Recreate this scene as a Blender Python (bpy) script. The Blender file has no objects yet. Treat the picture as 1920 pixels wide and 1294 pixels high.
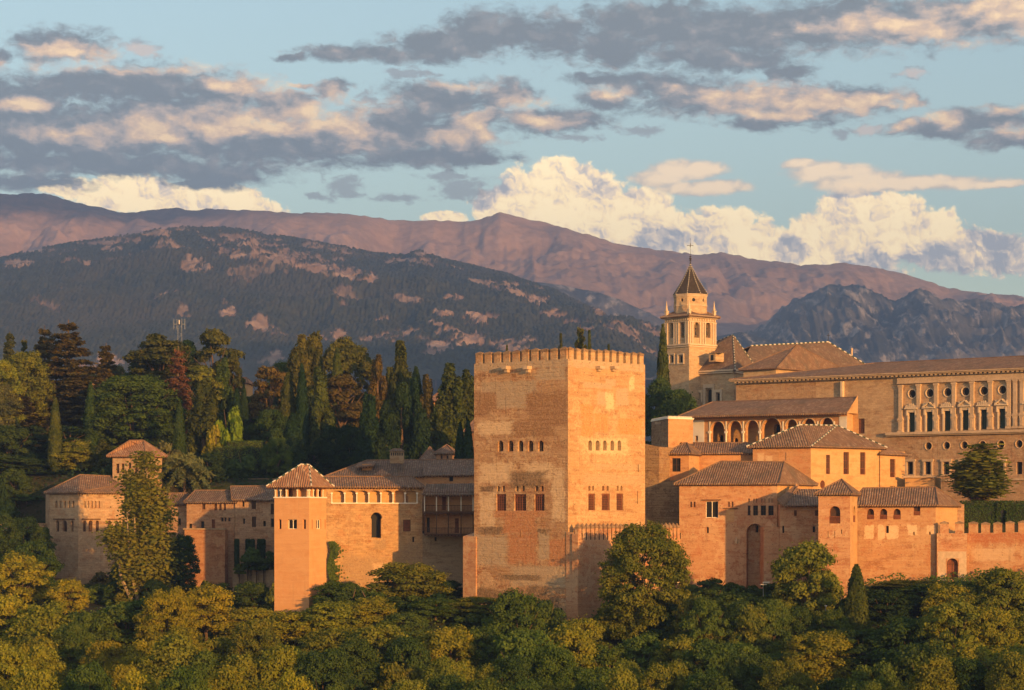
import bpy, bmesh, math, random
import numpy as np
from mathutils import Vector, Matrix

SC = bpy.context.scene
COL = SC.collection
rng = random.Random(7)

# ------------------------------------------------------------------ camera, sky, sun, exposure
F = 4517.0                       # focal length in pixels of the 1920 px wide photograph
HOR = 975.0                      # image row of the horizon
SUN_AZ, SUN_EL = math.radians(32), math.radians(7)   # sun low behind the camera, to the right
SUN_DIR = Vector((math.sin(SUN_AZ) * math.cos(SUN_EL), -math.cos(SUN_AZ) * math.cos(SUN_EL), math.sin(SUN_EL)))

cam_data = bpy.data.cameras.new('camera')
cam = bpy.data.objects.new('camera', cam_data)
COL.objects.link(cam)
cam.rotation_euler = (math.radians(90), 0, 0)
cam_data.sensor_width = 36
cam_data.lens = 36 * F / 1920
cam_data.shift_y = (HOR - 647) / 1920
cam_data.clip_start = 1
cam_data.clip_end = 60000
SC.camera = cam

sun_data = bpy.data.lights.new('sun', 'SUN')
sun_data.energy = 4.6
sun_data.angle = math.radians(0.6)
sun_data.color = (1.0, 0.50, 0.13)
sun = bpy.data.objects.new('sun', sun_data)
COL.objects.link(sun)
sun.rotation_euler = SUN_DIR.to_track_quat('Z', 'Y').to_euler()

SC.view_settings.view_transform = 'Standard'
SC.view_settings.look = 'None'
SC.view_settings.exposure = 0.6
SC.view_settings.gamma = 1.0
SC.view_settings.use_curve_mapping = False
SC.cycles.use_denoising = True
SC.cycles.max_bounces = 6
SC.cycles.diffuse_bounces = 3
SC.cycles.glossy_bounces = 2
SC.cycles.transmission_bounces = 3
SC.cycles.volume_bounces = 0
SC.cycles.transparent_max_bounces = 8
SC.cycles.use_adaptive_sampling = True


# ------------------------------------------------------------------ node helper
class G:
    dims = '3D'

    def __init__(s, nt):
        s.nt = nt

    def node(s, t, **kw):
        n = s.nt.nodes.new(t)
        for k, v in kw.items():
            setattr(n, k, v)
        return n

    def put(s, inp, v):
        if isinstance(v, bpy.types.NodeSocket):
            s.nt.links.new(v, inp)
        elif v is not None:
            if isinstance(v, (tuple, list)) and len(v) == 3 and inp.type == 'RGBA':
                v = (*v, 1)
            inp.default_value = v

    def m(s, op, a, b=None, c=None, clamp=False):
        n = s.node('ShaderNodeMath', operation=op, use_clamp=clamp)
        s.put(n.inputs[0], a); s.put(n.inputs[1], b); s.put(n.inputs[2], c)
        return n.outputs[0]

    def vm(s, op, a, b=None, c=None):
        n = s.node('ShaderNodeVectorMath', operation=op)
        s.put(n.inputs[0], a)
        if b is not None:
            s.put(n.inputs[3] if op == 'SCALE' else n.inputs[1], b)
        if c is not None:
            s.put(n.inputs[2], c)
        return n.outputs['Value'] if op in ('LENGTH', 'DOT_PRODUCT', 'DISTANCE') else n.outputs[0]

    def sep(s, v):
        n = s.node('ShaderNodeSeparateXYZ'); s.put(n.inputs[0], v); return n.outputs

    def comb(s, x, y, z):
        n = s.node('ShaderNodeCombineXYZ')
        s.put(n.inputs[0], x); s.put(n.inputs[1], y); s.put(n.inputs[2], z)
        return n.outputs[0]

    def noise(s, v, scale=1, detail=4, rough=.55, dist=0, lac=2, color=False):
        n = s.node('ShaderNodeTexNoise', noise_dimensions=s.dims)
        s.put(n.inputs['Vector'], v); s.put(n.inputs['Scale'], scale); s.put(n.inputs['Detail'], detail)
        s.put(n.inputs['Roughness'], rough); s.put(n.inputs['Distortion'], dist); s.put(n.inputs['Lacunarity'], lac)
        return n.outputs['Color' if color else 'Fac']

    def vor(s, v, scale=1, feature='F1', out='Distance', rnd=1, smooth=None):
        n = s.node('ShaderNodeTexVoronoi', feature=feature, voronoi_dimensions=s.dims)
        s.put(n.inputs['Vector'], v); s.put(n.inputs['Scale'], scale); s.put(n.inputs['Randomness'], rnd)
        if smooth is not None:
            s.put(n.inputs['Smoothness'], smooth)
        return n.outputs[out]

    def white(s, v, color=False):
        n = s.node('ShaderNodeTexWhiteNoise', noise_dimensions='3D')
        s.put(n.inputs['Vector'], v)
        return n.outputs['Color' if color else 'Value']

    def mix(s, f, a, b, blend='MIX'):
        n = s.node('ShaderNodeMix', data_type='RGBA', blend_type=blend)
        s.put(n.inputs[0], f); s.put(n.inputs[6], a); s.put(n.inputs[7], b)
        return n.outputs[2]

    def fmix(s, f, a, b):
        n = s.node('ShaderNodeMix', data_type='FLOAT')
        s.put(n.inputs[0], f); s.put(n.inputs[2], a); s.put(n.inputs[3], b)
        return n.outputs[0]

    def mr(s, v, a, b, c=0.0, d=1.0, smooth=True):
        n = s.node('ShaderNodeMapRange', interpolation_type='SMOOTHSTEP' if smooth else 'LINEAR')
        for i, x in enumerate((v, a, b, c, d)):
            s.put(n.inputs[i], x)
        return n.outputs[0]

    def bump(s, h, strength=.5, dist=.1):
        n = s.node('ShaderNodeBump')
        s.put(n.inputs['Strength'], strength); s.put(n.inputs['Distance'], dist); s.put(n.inputs['Height'], h)
        return n.outputs[0]

    def blobs(s, p, lst, k=.25):
        """smooth minimum of the normalised distance to a list of ellipses (cx, cy, rx, ry)"""
        cur = None
        for cx, cy, rx, ry in lst:
            v = s.vm('MULTIPLY_ADD', p, (1 / rx, 1 / ry, 0), (-cx / rx, -cy / ry, 0))
            L = s.vm('LENGTH', v)
            cur = L if cur is None else s.m('SMOOTH_MIN', cur, L, k)
        return cur

    def boxes(s, p, lst):
        cur = None
        for cx, cy, rx, ry in lst:
            v = s.vm('MULTIPLY_ADD', p, (1 / rx, 1 / ry, 0), (-cx / rx, -cy / ry, 0))
            o = s.sep(s.vm('ABSOLUTE', v))
            L = s.m('MAXIMUM', o[0], o[1])
            cur = L if cur is None else s.m('MINIMUM', cur, L)
        return cur


# ------------------------------------------------------------------ sky with clouds, all laid out by direction
def ae(px, py):
    """photo pixel -> (azimuth, elevation) in hundredths of a pixel-sized angle"""
    az = math.atan((px - 960) / F)
    el = math.atan((HOR - py) / math.hypot(F, px - 960))
    return az * F / 100, el * F / 100


def eb(lst, pad=1.0):
    out = []
    for px, py, rx, ry in lst:
        a, e = ae(px, py)
        out.append((a, e, rx / 100 * pad, ry / 100 * pad))
    return out


def make_world():
    w = bpy.data.worlds.new('World')
    SC.world = w
    w.use_nodes = True
    nt = w.node_tree
    nt.nodes.clear()
    g = G(nt)
    out = g.node('ShaderNodeOutputWorld')
    bg = g.node('ShaderNodeBackground')
    nt.links.new(bg.outputs[0], out.inputs[0])
    sky = g.node('ShaderNodeTexSky', sky_type='NISHITA', sun_disc=False)
    sky.sun_elevation = SUN_EL
    sky.sun_rotation = math.pi - SUN_AZ
    sky.altitude = 700
    sky.air_density = 1.0
    sky.dust_density = 0.6
    sky.ozone_density = 2.0
    d = g.node('ShaderNodeTexCoord').outputs['Generated']
    x, y, z = g.sep(d)[0:3]
    az = g.m('MULTIPLY', g.m('ARCTAN2', x, y), F / 100)
    el = g.m('MULTIPLY', g.m('ARCSINE', z), F / 100)
    p = g.comb(az, el, 0)
    g.dims = '2D'
    # domain warp
    wv = g.noise(g.vm('MULTIPLY', p, (.9, 1.4, 1)), 1.0, 5, .6, color=True)
    wv = g.vm('SUBTRACT', wv, (.5, .5, .5))
    pw = g.vm('ADD', p, g.vm('MULTIPLY', wv, (.75, .42, 0)))
    fine = g.noise(g.vm('MULTIPLY', p, (1.0, 1.7, 1)), 2.2, 7, .58, .3)
    fineN = g.m('SUBTRACT', fine, .5)

    def dens(lst, amp, k=.2, pv=None, warp=pw):
        L = g.blobs(warp, eb(lst), k)
        return g.m('ADD', g.m('SUBTRACT', 1.0, L), g.m('MULTIPLY', fineN if pv is None else pv, amp))

    # --- bright cumulus far behind the mountains
    cum = [(1045, 335, 62, 50), (1010, 370, 90, 60), (1095, 365, 80, 55), (1030, 430, 150, 80), (1150, 420, 140, 65), (945, 385, 60, 45),
           (1250, 445, 150, 60), (1350, 440, 110, 50), (1420, 460, 80, 40), (1200, 390, 90, 40),
           (1600, 400, 70, 60), (1590, 470, 120, 70), (1670, 410, 75, 55), (1740, 430, 70, 45), (1530, 440, 60, 40), (1820, 470, 90, 42), (1480, 462, 80, 40), (1760, 462, 100, 45), (1890, 478, 110, 40), (1540, 475, 90, 45),
           (230, 362, 110, 38), (330, 375, 130, 34), (430, 380, 80, 34), (130, 352, 60, 18), (830, 408, 50, 14), (480, 392, 60, 20)]
    wc = g.vm('MULTIPLY', g.vm('SUBTRACT', g.noise(p, 4.5, 5, .6, color=True), (.5, .5, .5)), (.22, .22, 0))
    wc2 = g.vm('MULTIPLY', g.vm('SUBTRACT', g.noise(p, 1.6, 3, .5, color=True), (.5, .5, .5)), (.5, .4, 0))
    pq = g.vm('ADD', g.vm('ADD', p, wc), wc2)

    def billow(q):
        v1 = g.vor(q, 2.6); v2 = g.vor(q, 6.0); v3 = g.vor(q, 13.0)
        return g.m('ADD', g.m('MULTIPLY', v1, -.60), g.m('ADD', g.m('MULTIPLY', v2, -.30), g.m('MULTIPLY', v3, -.16)))
    bl = billow(pq)
    pv = g.m('ADD', g.m('ADD', bl, .52), g.m('MULTIPLY', fineN, .55))
    pcw = g.vm('ADD', p, g.vm('MULTIPLY', wv, (.32, .26, 0)))
    Lc = g.blobs(pcw, eb(cum), .12)
    dC = g.m('ADD', g.m('SUBTRACT', .96, Lc), g.m('MULTIPLY', pv, .62))
    aC = g.mr(dC, -.04, .20)
    # relief: the same billows sampled a little towards the light
    bo = billow(g.vm('ADD', pq, (.045, .05, 0)))
    big = g.noise(p, 1.1, 4, .5)
    bigo = g.noise(g.vm('ADD', p, (.25, .22, 0)), 1.1, 4, .5)
    rel = g.m('ADD', g.m('MULTIPLY', g.m('SUBTRACT', bl, bo), 1.5), g.m('MULTIPLY', g.m('SUBTRACT', big, bigo), 1.6))
    darkC = g.blobs(pcw, eb([(1720, 505, 200, 34), (1850, 485, 140, 58), (1480, 470, 40, 25), (1240, 450, 60, 28), (900, 350, 60, 40), (1560, 360, 90, 12)]), .3)
    darkC = g.mr(g.m('ADD', darkC, g.m('MULTIPLY', fineN, 1.0)), .65, 1.25, 1, 0)
    litC = g.m('ADD', g.m('MULTIPLY', rel, 1.0), g.m('SUBTRACT', .88, g.m('MULTIPLY', darkC, .66)))
    colC = g.node('ShaderNodeValToRGB')
    g.put(colC.inputs[0], litC)
    cr = colC.color_ramp
    cr.elements[0].position = .0; cr.elements[0].color = (.31, .30, .30, 1)
    cr.elements[1].position = 1.0; cr.elements[1].color = (1.04, .79, .42, 1)
    for pos, c in ((.35, (.55, .45, .36, 1)), (.6, (.80, .60, .39, 1)), (.8, (.97, .71, .37, 1))):
        e = cr.elements.new(pos); e.color = c
    colC = g.vm('SCALE', colC.outputs[0], 1.72)

    # --- smooth lens clouds
    lens = [(1560, 322, 105, 24), (1700, 345, 210, 18), (1620, 340, 120, 26), (1860, 345, 80, 9), (1290, 318, 90, 22), (1320, 352, 110, 20), (1230, 335, 60, 20), (1500, 308, 45, 12)]
    pl = g.vm('ADD', p, g.vm('MULTIPLY', wv, (.5, .16, 0)))
    dL = g.m('ADD', g.m('SUBTRACT', 1.0, g.blobs(pl, eb(lens), .25)), g.m('MULTIPLY', fineN, .45))
    aL = g.m('MULTIPLY', g.mr(dL, .0, .4), .93)
    litL = g.mr(g.m('ADD', dL, g.m('MULTIPLY', fineN, 1.2)), -.1, .7)
    colL = g.mix(litL, (.76, .62, .50), (1.45, 1.04, .62))

    # --- grey banks
    bank = [(120, 255, 330, 62), (330, 235, 240, 75), (500, 262, 190, 62), (640, 262, 150, 55), (750, 245, 120, 62), (860, 262, 90, 50), (40, 205, 120, 70),
            (290, 160, 150, 42), (150, 160, 110, 34), (420, 170, 90, 40), (520, 200, 90, 34), (200, 305, 320, 26), (400, 325, 130, 25), (380, 345, 80, 12), (820, 295, 150, 20),
            (120, 85, 98, 34), (5, 112, 28, 18), (620, 170, 46, 20), (560, 160, 20, 8),
            (830, 185, 110, 36), (945, 178, 70, 30), (900, 230, 60, 30), (1040, 225, 120, 26), (1130, 185, 55, 24), 
            (50, 338, 110, 22), (910, 300, 50, 12),
            (640, 100, 95, 18), (545, 107, 30, 9), (720, 105, 50, 16), (830, 85, 110, 32), (930, 62, 120, 42), (1040, 70, 70, 50), (1210, 35, 150, 40), (1150, 85, 95, 42), (1350, 60, 320, 52), (1600, 45, 330, 50), (1820, 30, 240, 52),
            (1350, 112, 170, 24), (1480, 140, 50, 22), (1160, 148, 85, 16), (1260, 165, 110, 24), (1360, 190, 170, 34), (1490, 200, 140, 40), (1600, 185, 90, 32), (1420, 232, 75, 16), (1700, 190, 30, 20),
            (1760, 245, 85, 20), (1800, 230, 70, 28), (1880, 225, 75, 26), (1900, 260, 90, 18), (1690, 242, 26, 14), ]
    wisp = g.m('SUBTRACT', g.noise(g.vm('MULTIPLY', pw, (1.3, 3.0, 1)), 3.0, 6, .6, .4), .5)
    dB = g.m('ADD', dens(bank, 1.35, .3, g.m('ADD', g.m('MULTIPLY', fineN, .75), g.m('MULTIPLY', wisp, .6))), .20)
    aB = g.mr(dB, -.10, .66)
    faint = [(645, 352, 48, 24), (585, 366, 30, 10), (745, 372, 60, 9), (868, 352, 70, 30), (1200, 240, 60, 12), (270, 90, 42, 19), (1572, 248, 20, 9), (1710, 138, 42, 11), (1622, 240, 40, 13), (770, 140, 60, 18), (700, 185, 40, 15), (1080, 262, 60, 8), (840, 330, 60, 10)]
    dF = g.m('ADD', dens(faint, 1.7, .1, g.m('ADD', g.m('MULTIPLY', fineN, .7), g.m('MULTIPLY', wisp, .9))), .05)
    aF = g.mr(dF, 0, .7, 0, .72)
    lit = [(570, 205, 130, 42), (640, 232, 100, 34), (470, 165, 90, 30), (395, 118, 50, 14), (450, 235, 200, 30), (150, 125, 110, 12), (330, 130, 60, 10),
           (110, 95, 80, 18), (200, 98, 40, 18), (270, 92, 40, 15), (40, 195, 60, 12), (250, 245, 200, 22),
           (905, 225, 42, 30), (985, 190, 55, 22), (1000, 228, 70, 14), (850, 160, 70, 8), (1140, 172, 40, 10), (850, 262, 80, 20),
           (1400, 180, 150, 26), (1530, 195, 130, 28), (1640, 185, 60, 22), (1700, 190, 40, 18), (1480, 215, 130, 14), (1880, 20, 120, 50), (1700, 50, 150, 30), (1760, 222, 50, 14), (1880, 208, 70, 12), (1690, 240, 26, 12), (1622, 240, 30, 10), (1710, 138, 32, 8), (1900, 245, 40, 12)]
    Llit = g.blobs(pw, eb(lit), .3)
    fo2 = g.noise(g.vm('MULTIPLY', g.vm('ADD', p, (.13, .10, 0)), (1.0, 1.7, 1)), 2.2, 5, .6, .3)
    rel2 = g.m('SUBTRACT', fine, fo2)
    soft = g.m('SUBTRACT', g.noise(g.vm('MULTIPLY', pw, (.8, 1.5, 1)), 1.6, 5, .55), .5)
    litB = g.m('ADD', g.mr(g.m('ADD', Llit, g.m('ADD', g.m('MULTIPLY', fineN, -.45), g.m('MULTIPLY', soft, -1.0))), .0, 1.75, .80, 0), g.m('MULTIPLY', rel2, .55))
    softo = g.noise(g.vm('MULTIPLY', g.vm('ADD', pw, (.10, .22, 0)), (.8, 1.5, 1)), 1.6, 5, .55)
    litB = g.m('ADD', litB, g.m('MULTIPLY', g.m('SUBTRACT', g.m('ADD', soft, .5), softo), .75))
    litB = g.m('ADD', litB, g.m('MULTIPLY', soft, .35))
    edge = g.mr(dB, .05, .5, .10, 0)
    litB = g.m('ADD', litB, edge)
    rampB = g.node('ShaderNodeValToRGB')
    g.put(rampB.inputs[0], litB)
    cr = rampB.color_ramp
    cr.elements[0].position = 0; cr.elements[0].color = (.175, .190, .192, 1)
    cr.elements[1].position = 1; cr.elements[1].color = (.95, .66, .36, 1)
    for pos, c in ((.25, (.25, .245, .235, 1)), (.5, (.47, .37, .30, 1)), (.75, (.70, .48, .31, 1))):
        e = cr.elements.new(pos); e.color = c
    colB = g.vm('SCALE', rampB.outputs[0], 1.25)
    # other half of the sky: an unseen loose cloud cover, warm and bright to add fill light
    g.dims = '3D'
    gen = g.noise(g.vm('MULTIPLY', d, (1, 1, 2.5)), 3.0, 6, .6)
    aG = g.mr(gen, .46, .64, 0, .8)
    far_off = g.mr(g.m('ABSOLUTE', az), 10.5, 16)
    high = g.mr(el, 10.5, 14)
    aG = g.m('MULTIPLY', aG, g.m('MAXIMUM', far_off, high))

    skyc = g.vm('SCALE', sky.outputs[0], SKY_K)
    # near the horizon away from the sun the sky is pale teal, built from the sky texture itself
    skyc = g.mix(1.0, skyc, SKY_TINT, 'MULTIPLY')
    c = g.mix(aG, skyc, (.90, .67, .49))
    c = g.mix(aC, c, colC)
    c = g.mix(aL, c, colL)
    c = g.mix(aF, c, g.mix(g.mr(Llit, .5, 1.2, 1, 0), (.34, .33, .33), (.78, .58, .47)))
    c = g.mix(aB, c, colB)
    below = g.mr(el, -1.0, -.2, 1, 0)
    c = g.mix(below, c, (.10, .09, .08))
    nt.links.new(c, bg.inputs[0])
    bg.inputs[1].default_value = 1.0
    w.cycles.sampling_method = 'MANUAL'
    w.cycles.sample_map_resolution = 512


SKY_K = 0.22
SKY_TINT = (1.26, 1.0, .78)
make_world()

# ------------------------------------------------------------------ shared helpers
def X_(px, Y):
    return (px - 960) / F * Y


def Z_(py, Y):
    return (HOR - py) / F * Y


def P2(px, Y):
    return Vector((X_(px, Y), Y))


def P3(px, py, Y):
    return Vector((X_(px, Y), Y, Z_(py, Y)))


def tag(o, label=None, cat=None, group=None, kind=None):
    if label: o['label'] = label
    if cat: o['category'] = cat
    if group: o['group'] = group
    if kind: o['kind'] = kind
    return o


LOC = {}


def thing(name, loc, label, cat, group=None):
    o = bpy.data.objects.new(name, None)
    o.empty_display_size = .5
    COL.objects.link(o)
    o.location = loc
    LOC[o] = Vector(loc)
    return tag(o, label, cat, group)


def mk(name, bm, mats, parent=None, smooth=False, label=None):
    """link a bmesh (in world coordinates) as one mesh object; children are moved to their thing's base"""
    me = bpy.data.meshes.new(name)
    if parent is not None:
        off = LOC[parent]
        bmesh.ops.translate(bm, verts=bm.verts, vec=-off)
    bm.to_mesh(me)
    bm.free()
    for mm in (mats if isinstance(mats, (list, tuple)) else [mats]):
        me.materials.append(mm)
    if smooth:
        me.polygons.foreach_set('use_smooth', [True] * len(me.polygons))
    o = bpy.data.objects.new(name, me)
    COL.objects.link(o)
    if parent is not None:
        o.parent = parent
        LOC[o] = LOC[parent]
    if label: o['label'] = label
    return o


def new_mat(name, rough=.9, spec=.15):
    m = bpy.data.materials.new(name)
    m.use_nodes = True
    nt = m.node_tree
    g = G(nt)
    b = nt.nodes['Principled BSDF']
    b.inputs['Roughness'].default_value = rough
    b.inputs['Specular IOR Level'].default_value = spec
    return m, g, b


# ------------------------------------------------------------------ numpy noise
def _hash(ix, iy, seed):
    h = (ix.astype(np.int64) * 374761393 + iy.astype(np.int64) * 668265263 + seed * 1442695041) & 0x7fffffff
    h = ((h ^ (h >> 13)) * 1274126177) & 0x7fffffff
    h = h ^ (h >> 16)
    return (h & 0xffffff) / float(0xffffff)


def vnoise(x, y, seed=0):
    ix, iy = np.floor(x), np.floor(y)
    fx, fy = x - ix, y - iy
    ux, uy = fx * fx * fx * (fx * (fx * 6 - 15) + 10), fy * fy * fy * (fy * (fy * 6 - 15) + 10)
    a, b = _hash(ix, iy, seed), _hash(ix + 1, iy, seed)
    c, d = _hash(ix, iy + 1, seed), _hash(ix + 1, iy + 1, seed)
    return (a * (1 - ux) + b * ux) * (1 - uy) + (c * (1 - ux) + d * ux) * uy


def fbm(x, y, octv=5, seed=0, gain=.5, ridged=False):
    s, amp, tot = 0, 1, 0
    for o in range(octv):
        n = vnoise(x * 2 ** o + 17.3 * o, y * 2 ** o - 9.1 * o, seed + o)
        n = 1 - np.abs(2 * n - 1) if ridged else n
        s = s + amp * n
        tot += amp
        amp *= gain
    return s / tot


def worley(x, y, seed=0):
    ix, iy = np.floor(x), np.floor(y)
    best = np.full(x.shape, 9.0)
    rad = np.zeros(x.shape)
    for dx in (-1, 0, 1):
        for dy in (-1, 0, 1):
            jx, jy = ix + dx, iy + dy
            px = jx + .15 + .7 * _hash(jx, jy, seed)
            py = jy + .15 + .7 * _hash(jx, jy, seed + 5)
            dd = np.hypot(x - px, y - py)
            upd = dd < best
            best = np.where(upd, dd, best)
            rad = np.where(upd, _hash(jx, jy, seed + 9), rad)
    return best, rad


def grid_mesh(name, X, Y, Z, mat, smooth=True, kind='structure', attr=None):
    r, c = X.shape
    co = np.stack([X, Y, Z], -1).reshape(-1, 3).astype(np.float32)
    i = np.arange(r * c).reshape(r, c)
    q = np.stack([i[:-1, :-1], i[:-1, 1:], i[1:, 1:], i[1:, :-1]], -1).reshape(-1, 4).astype(np.int32)
    me = bpy.data.meshes.new(name)
    me.vertices.add(len(co)); me.vertices.foreach_set('co', co.ravel())
    me.loops.add(q.size); me.loops.foreach_set('vertex_index', q.ravel())
    me.polygons.add(len(q)); me.polygons.foreach_set('loop_start', np.arange(len(q), dtype=np.int32) * 4)
    me.polygons.foreach_set('use_smooth', np.full(len(q), smooth))
    me.update(calc_edges=True)
    if attr is not None:
        for k, v in attr.items():
            a = me.attributes.new(k, 'FLOAT', 'POINT')
            a.data.foreach_set('value', v.astype(np.float32).ravel())
    me.materials.append(mat)
    o = bpy.data.objects.new(name, me)
    COL.objects.link(o)
    o['kind'] = kind
    return o


def attr_out(g, name):
    return g.node('ShaderNodeAttribute', attribute_name=name).outputs['Fac']


# ------------------------------------------------------------------ mountains
def ridge_sheet(name, pts, Yr, Y0, py0, mat, ncol, nrow, px0, px1, rough, back=1.25, power=1.0, seed=1, dy_noise=.05, small=0, ridged=True, extra=None, stretch=1.0, lift=0):
    """a mountain: its skyline follows pts (photo px, row) at about distance Yr, its foot is at distance Y0 on row py0, and it falls away behind"""
    pxs = np.linspace(px0, px1, ncol)
    rows = np.interp(pxs, [p[0] for p in pts], [p[1] for p in pts])
    # distance of the ridge wanders
    yr = Yr * (1 + dy_noise * (fbm(pxs / 260, pxs * 0, 3, seed + 40) - .5) * 2)
    zr = (HOR - rows) / F * yr
    t = np.concatenate([np.linspace(0, 1, nrow), 1 + np.linspace(.02, 1, 14)])
    T, PXg = np.meshgrid(t, pxs, indexing='ij')
    YR = np.broadcast_to(yr, T.shape); ZR = np.broadcast_to(zr, T.shape)
    z0 = (HOR - py0) / F * Y0
    Yg = np.where(T <= 1, Y0 + (YR - Y0) * T, YR + (T - 1) * (back - 1) * Yr)
    Xg = (PXg - 960) / F * Yg
    base = np.where(T <= 1, z0 + (ZR - z0) * np.clip(T, 0, 1) ** power, ZR - (ZR - z0 * .3) * (T - 1) ** 1.3)
    env = np.clip(np.sin(np.pi * np.clip(T, 0, 1)) ** .8, 0, 1)
    L = Yr / F * 150 * stretch
    n1 = fbm(Xg / L, Yg / (L * 1.6), 6, seed, .52, ridged) - .5
    Zg = base + env * n1 * rough
    if small:
        n2 = fbm(Xg / L * 5, Yg / (L * 5), 5, seed + 11, .55, True) - .5
        Zg = Zg + small * n2 * np.clip(env + .15, 0, 1)
    at = {}
    if extra:
        dz, at = extra(PXg, Yg, Xg, Zg, T)
        Zg = Zg + dz
    return grid_mesh(name, Xg, Yg, Zg, mat, True, 'structure', at or None)


def mat_sierra():
    m, g, b = new_mat('bare mountain', .95, .05)
    p = g.node('ShaderNodeNewGeometry').outputs['Position']
    n = g.noise(p, .002, 8, .6)
    n2 = g.noise(p, .011, 6, .65)
    c = g.mix(g.mr(n, .4, .62), (.50, .315, .225), (.37, .24, .18))
    c = g.mix(g.mr(n2, .5, .75), c, (.54, .37, .27))
    z = g.sep(p)[2]
    # darker near the left-hand summits
    hi = g.m('MULTIPLY', g.mr(g.m('ADD', z, g.m('MULTIPLY', n2, 150)), 960, 1040), g.mr(g.sep(p)[0], -1150, -300, 1, 0))
    c = g.mix(hi, c, (.055, .05, .055))
    g.put(b.inputs['Base Color'], c)
    c = g.mix(g.mr(g.noise(p, .035, 8, .7), .42, .6, 0, .35), c, (.17, .125, .10))
    g.put(b.inputs['Base Color'], c)
    g.put(b.inputs['Normal'], g.bump(g.noise(p, .04, 8, .7), .3, 12))
    return m


def mat_crag():
    m, g, b = new_mat('grey crag', .95, .05)
    p = g.node('ShaderNodeNewGeometry').outputs['Position']
    n = g.noise(p, .004, 8, .65)
    n2 = g.noise(g.vm('MULTIPLY', p, (1, .4, .30)), .03, 8, .7)
    c = g.mix(g.mr(n, .42, .6), (.055, .060, .062), (.15, .135, .12))
    c = g.mix(g.mr(n2, .50, .64), c, (.40, .34, .29))
    g.put(b.inputs['Base Color'], c)
    g.put(b.inputs['Normal'], g.bump(g.noise(p, .05, 8, .7), .5, 8))
    return m


def mat_forest_hill():
    m, g, b = new_mat('forested hill', .95, .04)
    p = g.node('ShaderNodeNewGeometry').outputs['Position']
    tr = attr_out(g, 'tree')
    bare = attr_out(g, 'bare')
    n = g.noise(p, .05, 6, .6)
    n2 = g.noise(p, .004, 5, .55)
    tc = g.mix(g.mr(n, .35, .7), (.034, .040, .026), (.072, .074, .044))
    tc = g.mix(g.mr(n2, .45, .65, 0, .6), tc, (.080, .072, .048))
    ec = g.mix(g.mr(g.noise(p, .02, 6, .65), .4, .65), (.30, .185, .125), (.50, .335, .24))
    ec = g.mix(g.mr(n2, .5, .7, 0, .5), ec, (.12, .10, .06))
    floor_ = g.mix(bare, (.045, .042, .024), ec)
    c = g.mix(tr, floor_, tc)
    g.put(b.inputs['Base Color'], c)
    g.put(b.inputs['Normal'], g.bump(g.noise(p, .18, 5, .7), .5, 3))
    return m


def sm(x, a, b):
    t = np.clip((x - a) / (b - a), 0, 1)
    return t * t * (3 - 2 * t)


M_SIERRA = mat_sierra()
M_CRAG = mat_crag()
SIERRA = [(-320, 372), (-100, 366), (0, 363), (40, 364), (85, 362), (120, 375), (165, 384), (200, 392), (235, 399), (270, 395), (330, 390), (365, 395), (385, 391), (440, 395), (480, 394), (560, 400), (640, 400), (700, 408), (740, 414), (780, 413), (850, 415), (900, 413), (938, 398), (975, 408), (1040, 422), (1100, 440), (1160, 458), (1205, 465), (1250, 470), (1310, 478), (1352, 473), (1380, 479), (1420, 487), (1500, 497), (1555, 496), (1582, 492), (1640, 502), (1700, 515), (1760, 535), (1830, 550), (1920, 562), (2050, 582), (2250, 600)]


def sierra_extra(PX, Y, X, Z, T):
    # long gullies running down the face
    g1 = fbm(X / 260 + .35 * fbm(X / 500, Y / 500, 3, 3), Y / 900, 4, 71, .5, True)
    dz = -np.clip(g1 - .62, 0, 1) * 190 * np.clip(np.sin(np.pi * np.clip(T, 0, 1)), 0, 1)
    dz += (fbm(PX / 14, PX * 0 + 3, 4, 5) - .5) * 9 * sm(T, .95, 1.0)
    return dz, {}


ridge_sheet('mountain_range', SIERRA, 7600, 6100, 640, M_SIERRA, 760, 200, -320, 2250, 150, seed=3, dy_noise=.03, small=9, power=1.15, extra=sierra_extra, stretch=1.2)

MID = [(700, 560), (900, 530), (985, 527), (1040, 533), (1110, 546), (1160, 560), (1210, 585), (1270, 612), (1330, 632), (1420, 655), (1600, 690)]
ridge_sheet('mountain_spur', MID, 5900, 5500, 690, M_CRAG, 300, 90, 700, 1600, 80, seed=9, dy_noise=.02, small=20)

CRAG = [(1240, 690), (1330, 660), (1385, 640), (1415, 625), (1440, 607), (1470, 582), (1495, 566), (1518, 556), (1540, 549), (1552, 541), (1570, 547), (1590, 540), (1612, 536), (1632, 548), (1655, 556), (1680, 566), (1700, 556), (1722, 547), (1740, 549), (1765, 562), (1800, 563), (1840, 566), (1880, 572), (1920, 571), (1980, 585), (2100, 600), (2250, 640)]


def crag_extra(PX, Y, X, Z, T):
    t = np.clip(T, 0, 1)
    env = sm(t, .05, .5)
    g1 = fbm(X / 150 + .5 * fbm(X / 260, Y / 300, 3, 8), Y / 700, 5, 33, .58, True)
    dz = (g1 - .6) * 80 * env * (1 - .75 * sm(t, .85, 1))
    dz += (fbm(PX / 16, PX * 0 + 3, 3, 25) - .5) * 24 * sm(T, .93, 1.0)
    return dz, {}


ridge_sheet('mountain_crag', CRAG, 6000, 5000, 730, M_CRAG, 460, 170, 1240, 2250, 85, seed=21, dy_noise=.02, small=24, extra=crag_extra, stretch=.7)

FOOT = [(1150, 700), (1220, 660), (1300, 640), (1350, 630), (1385, 622), (1420, 630), (1450, 640), (1485, 648), (1530, 664), (1600, 690), (1700, 720)]
ridge_sheet('mountain_foothill', FOOT, 5000, 4500, 740, M_CRAG, 240, 70, 1150, 1700, 60, seed=29, dy_noise=.02, small=30)

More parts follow.
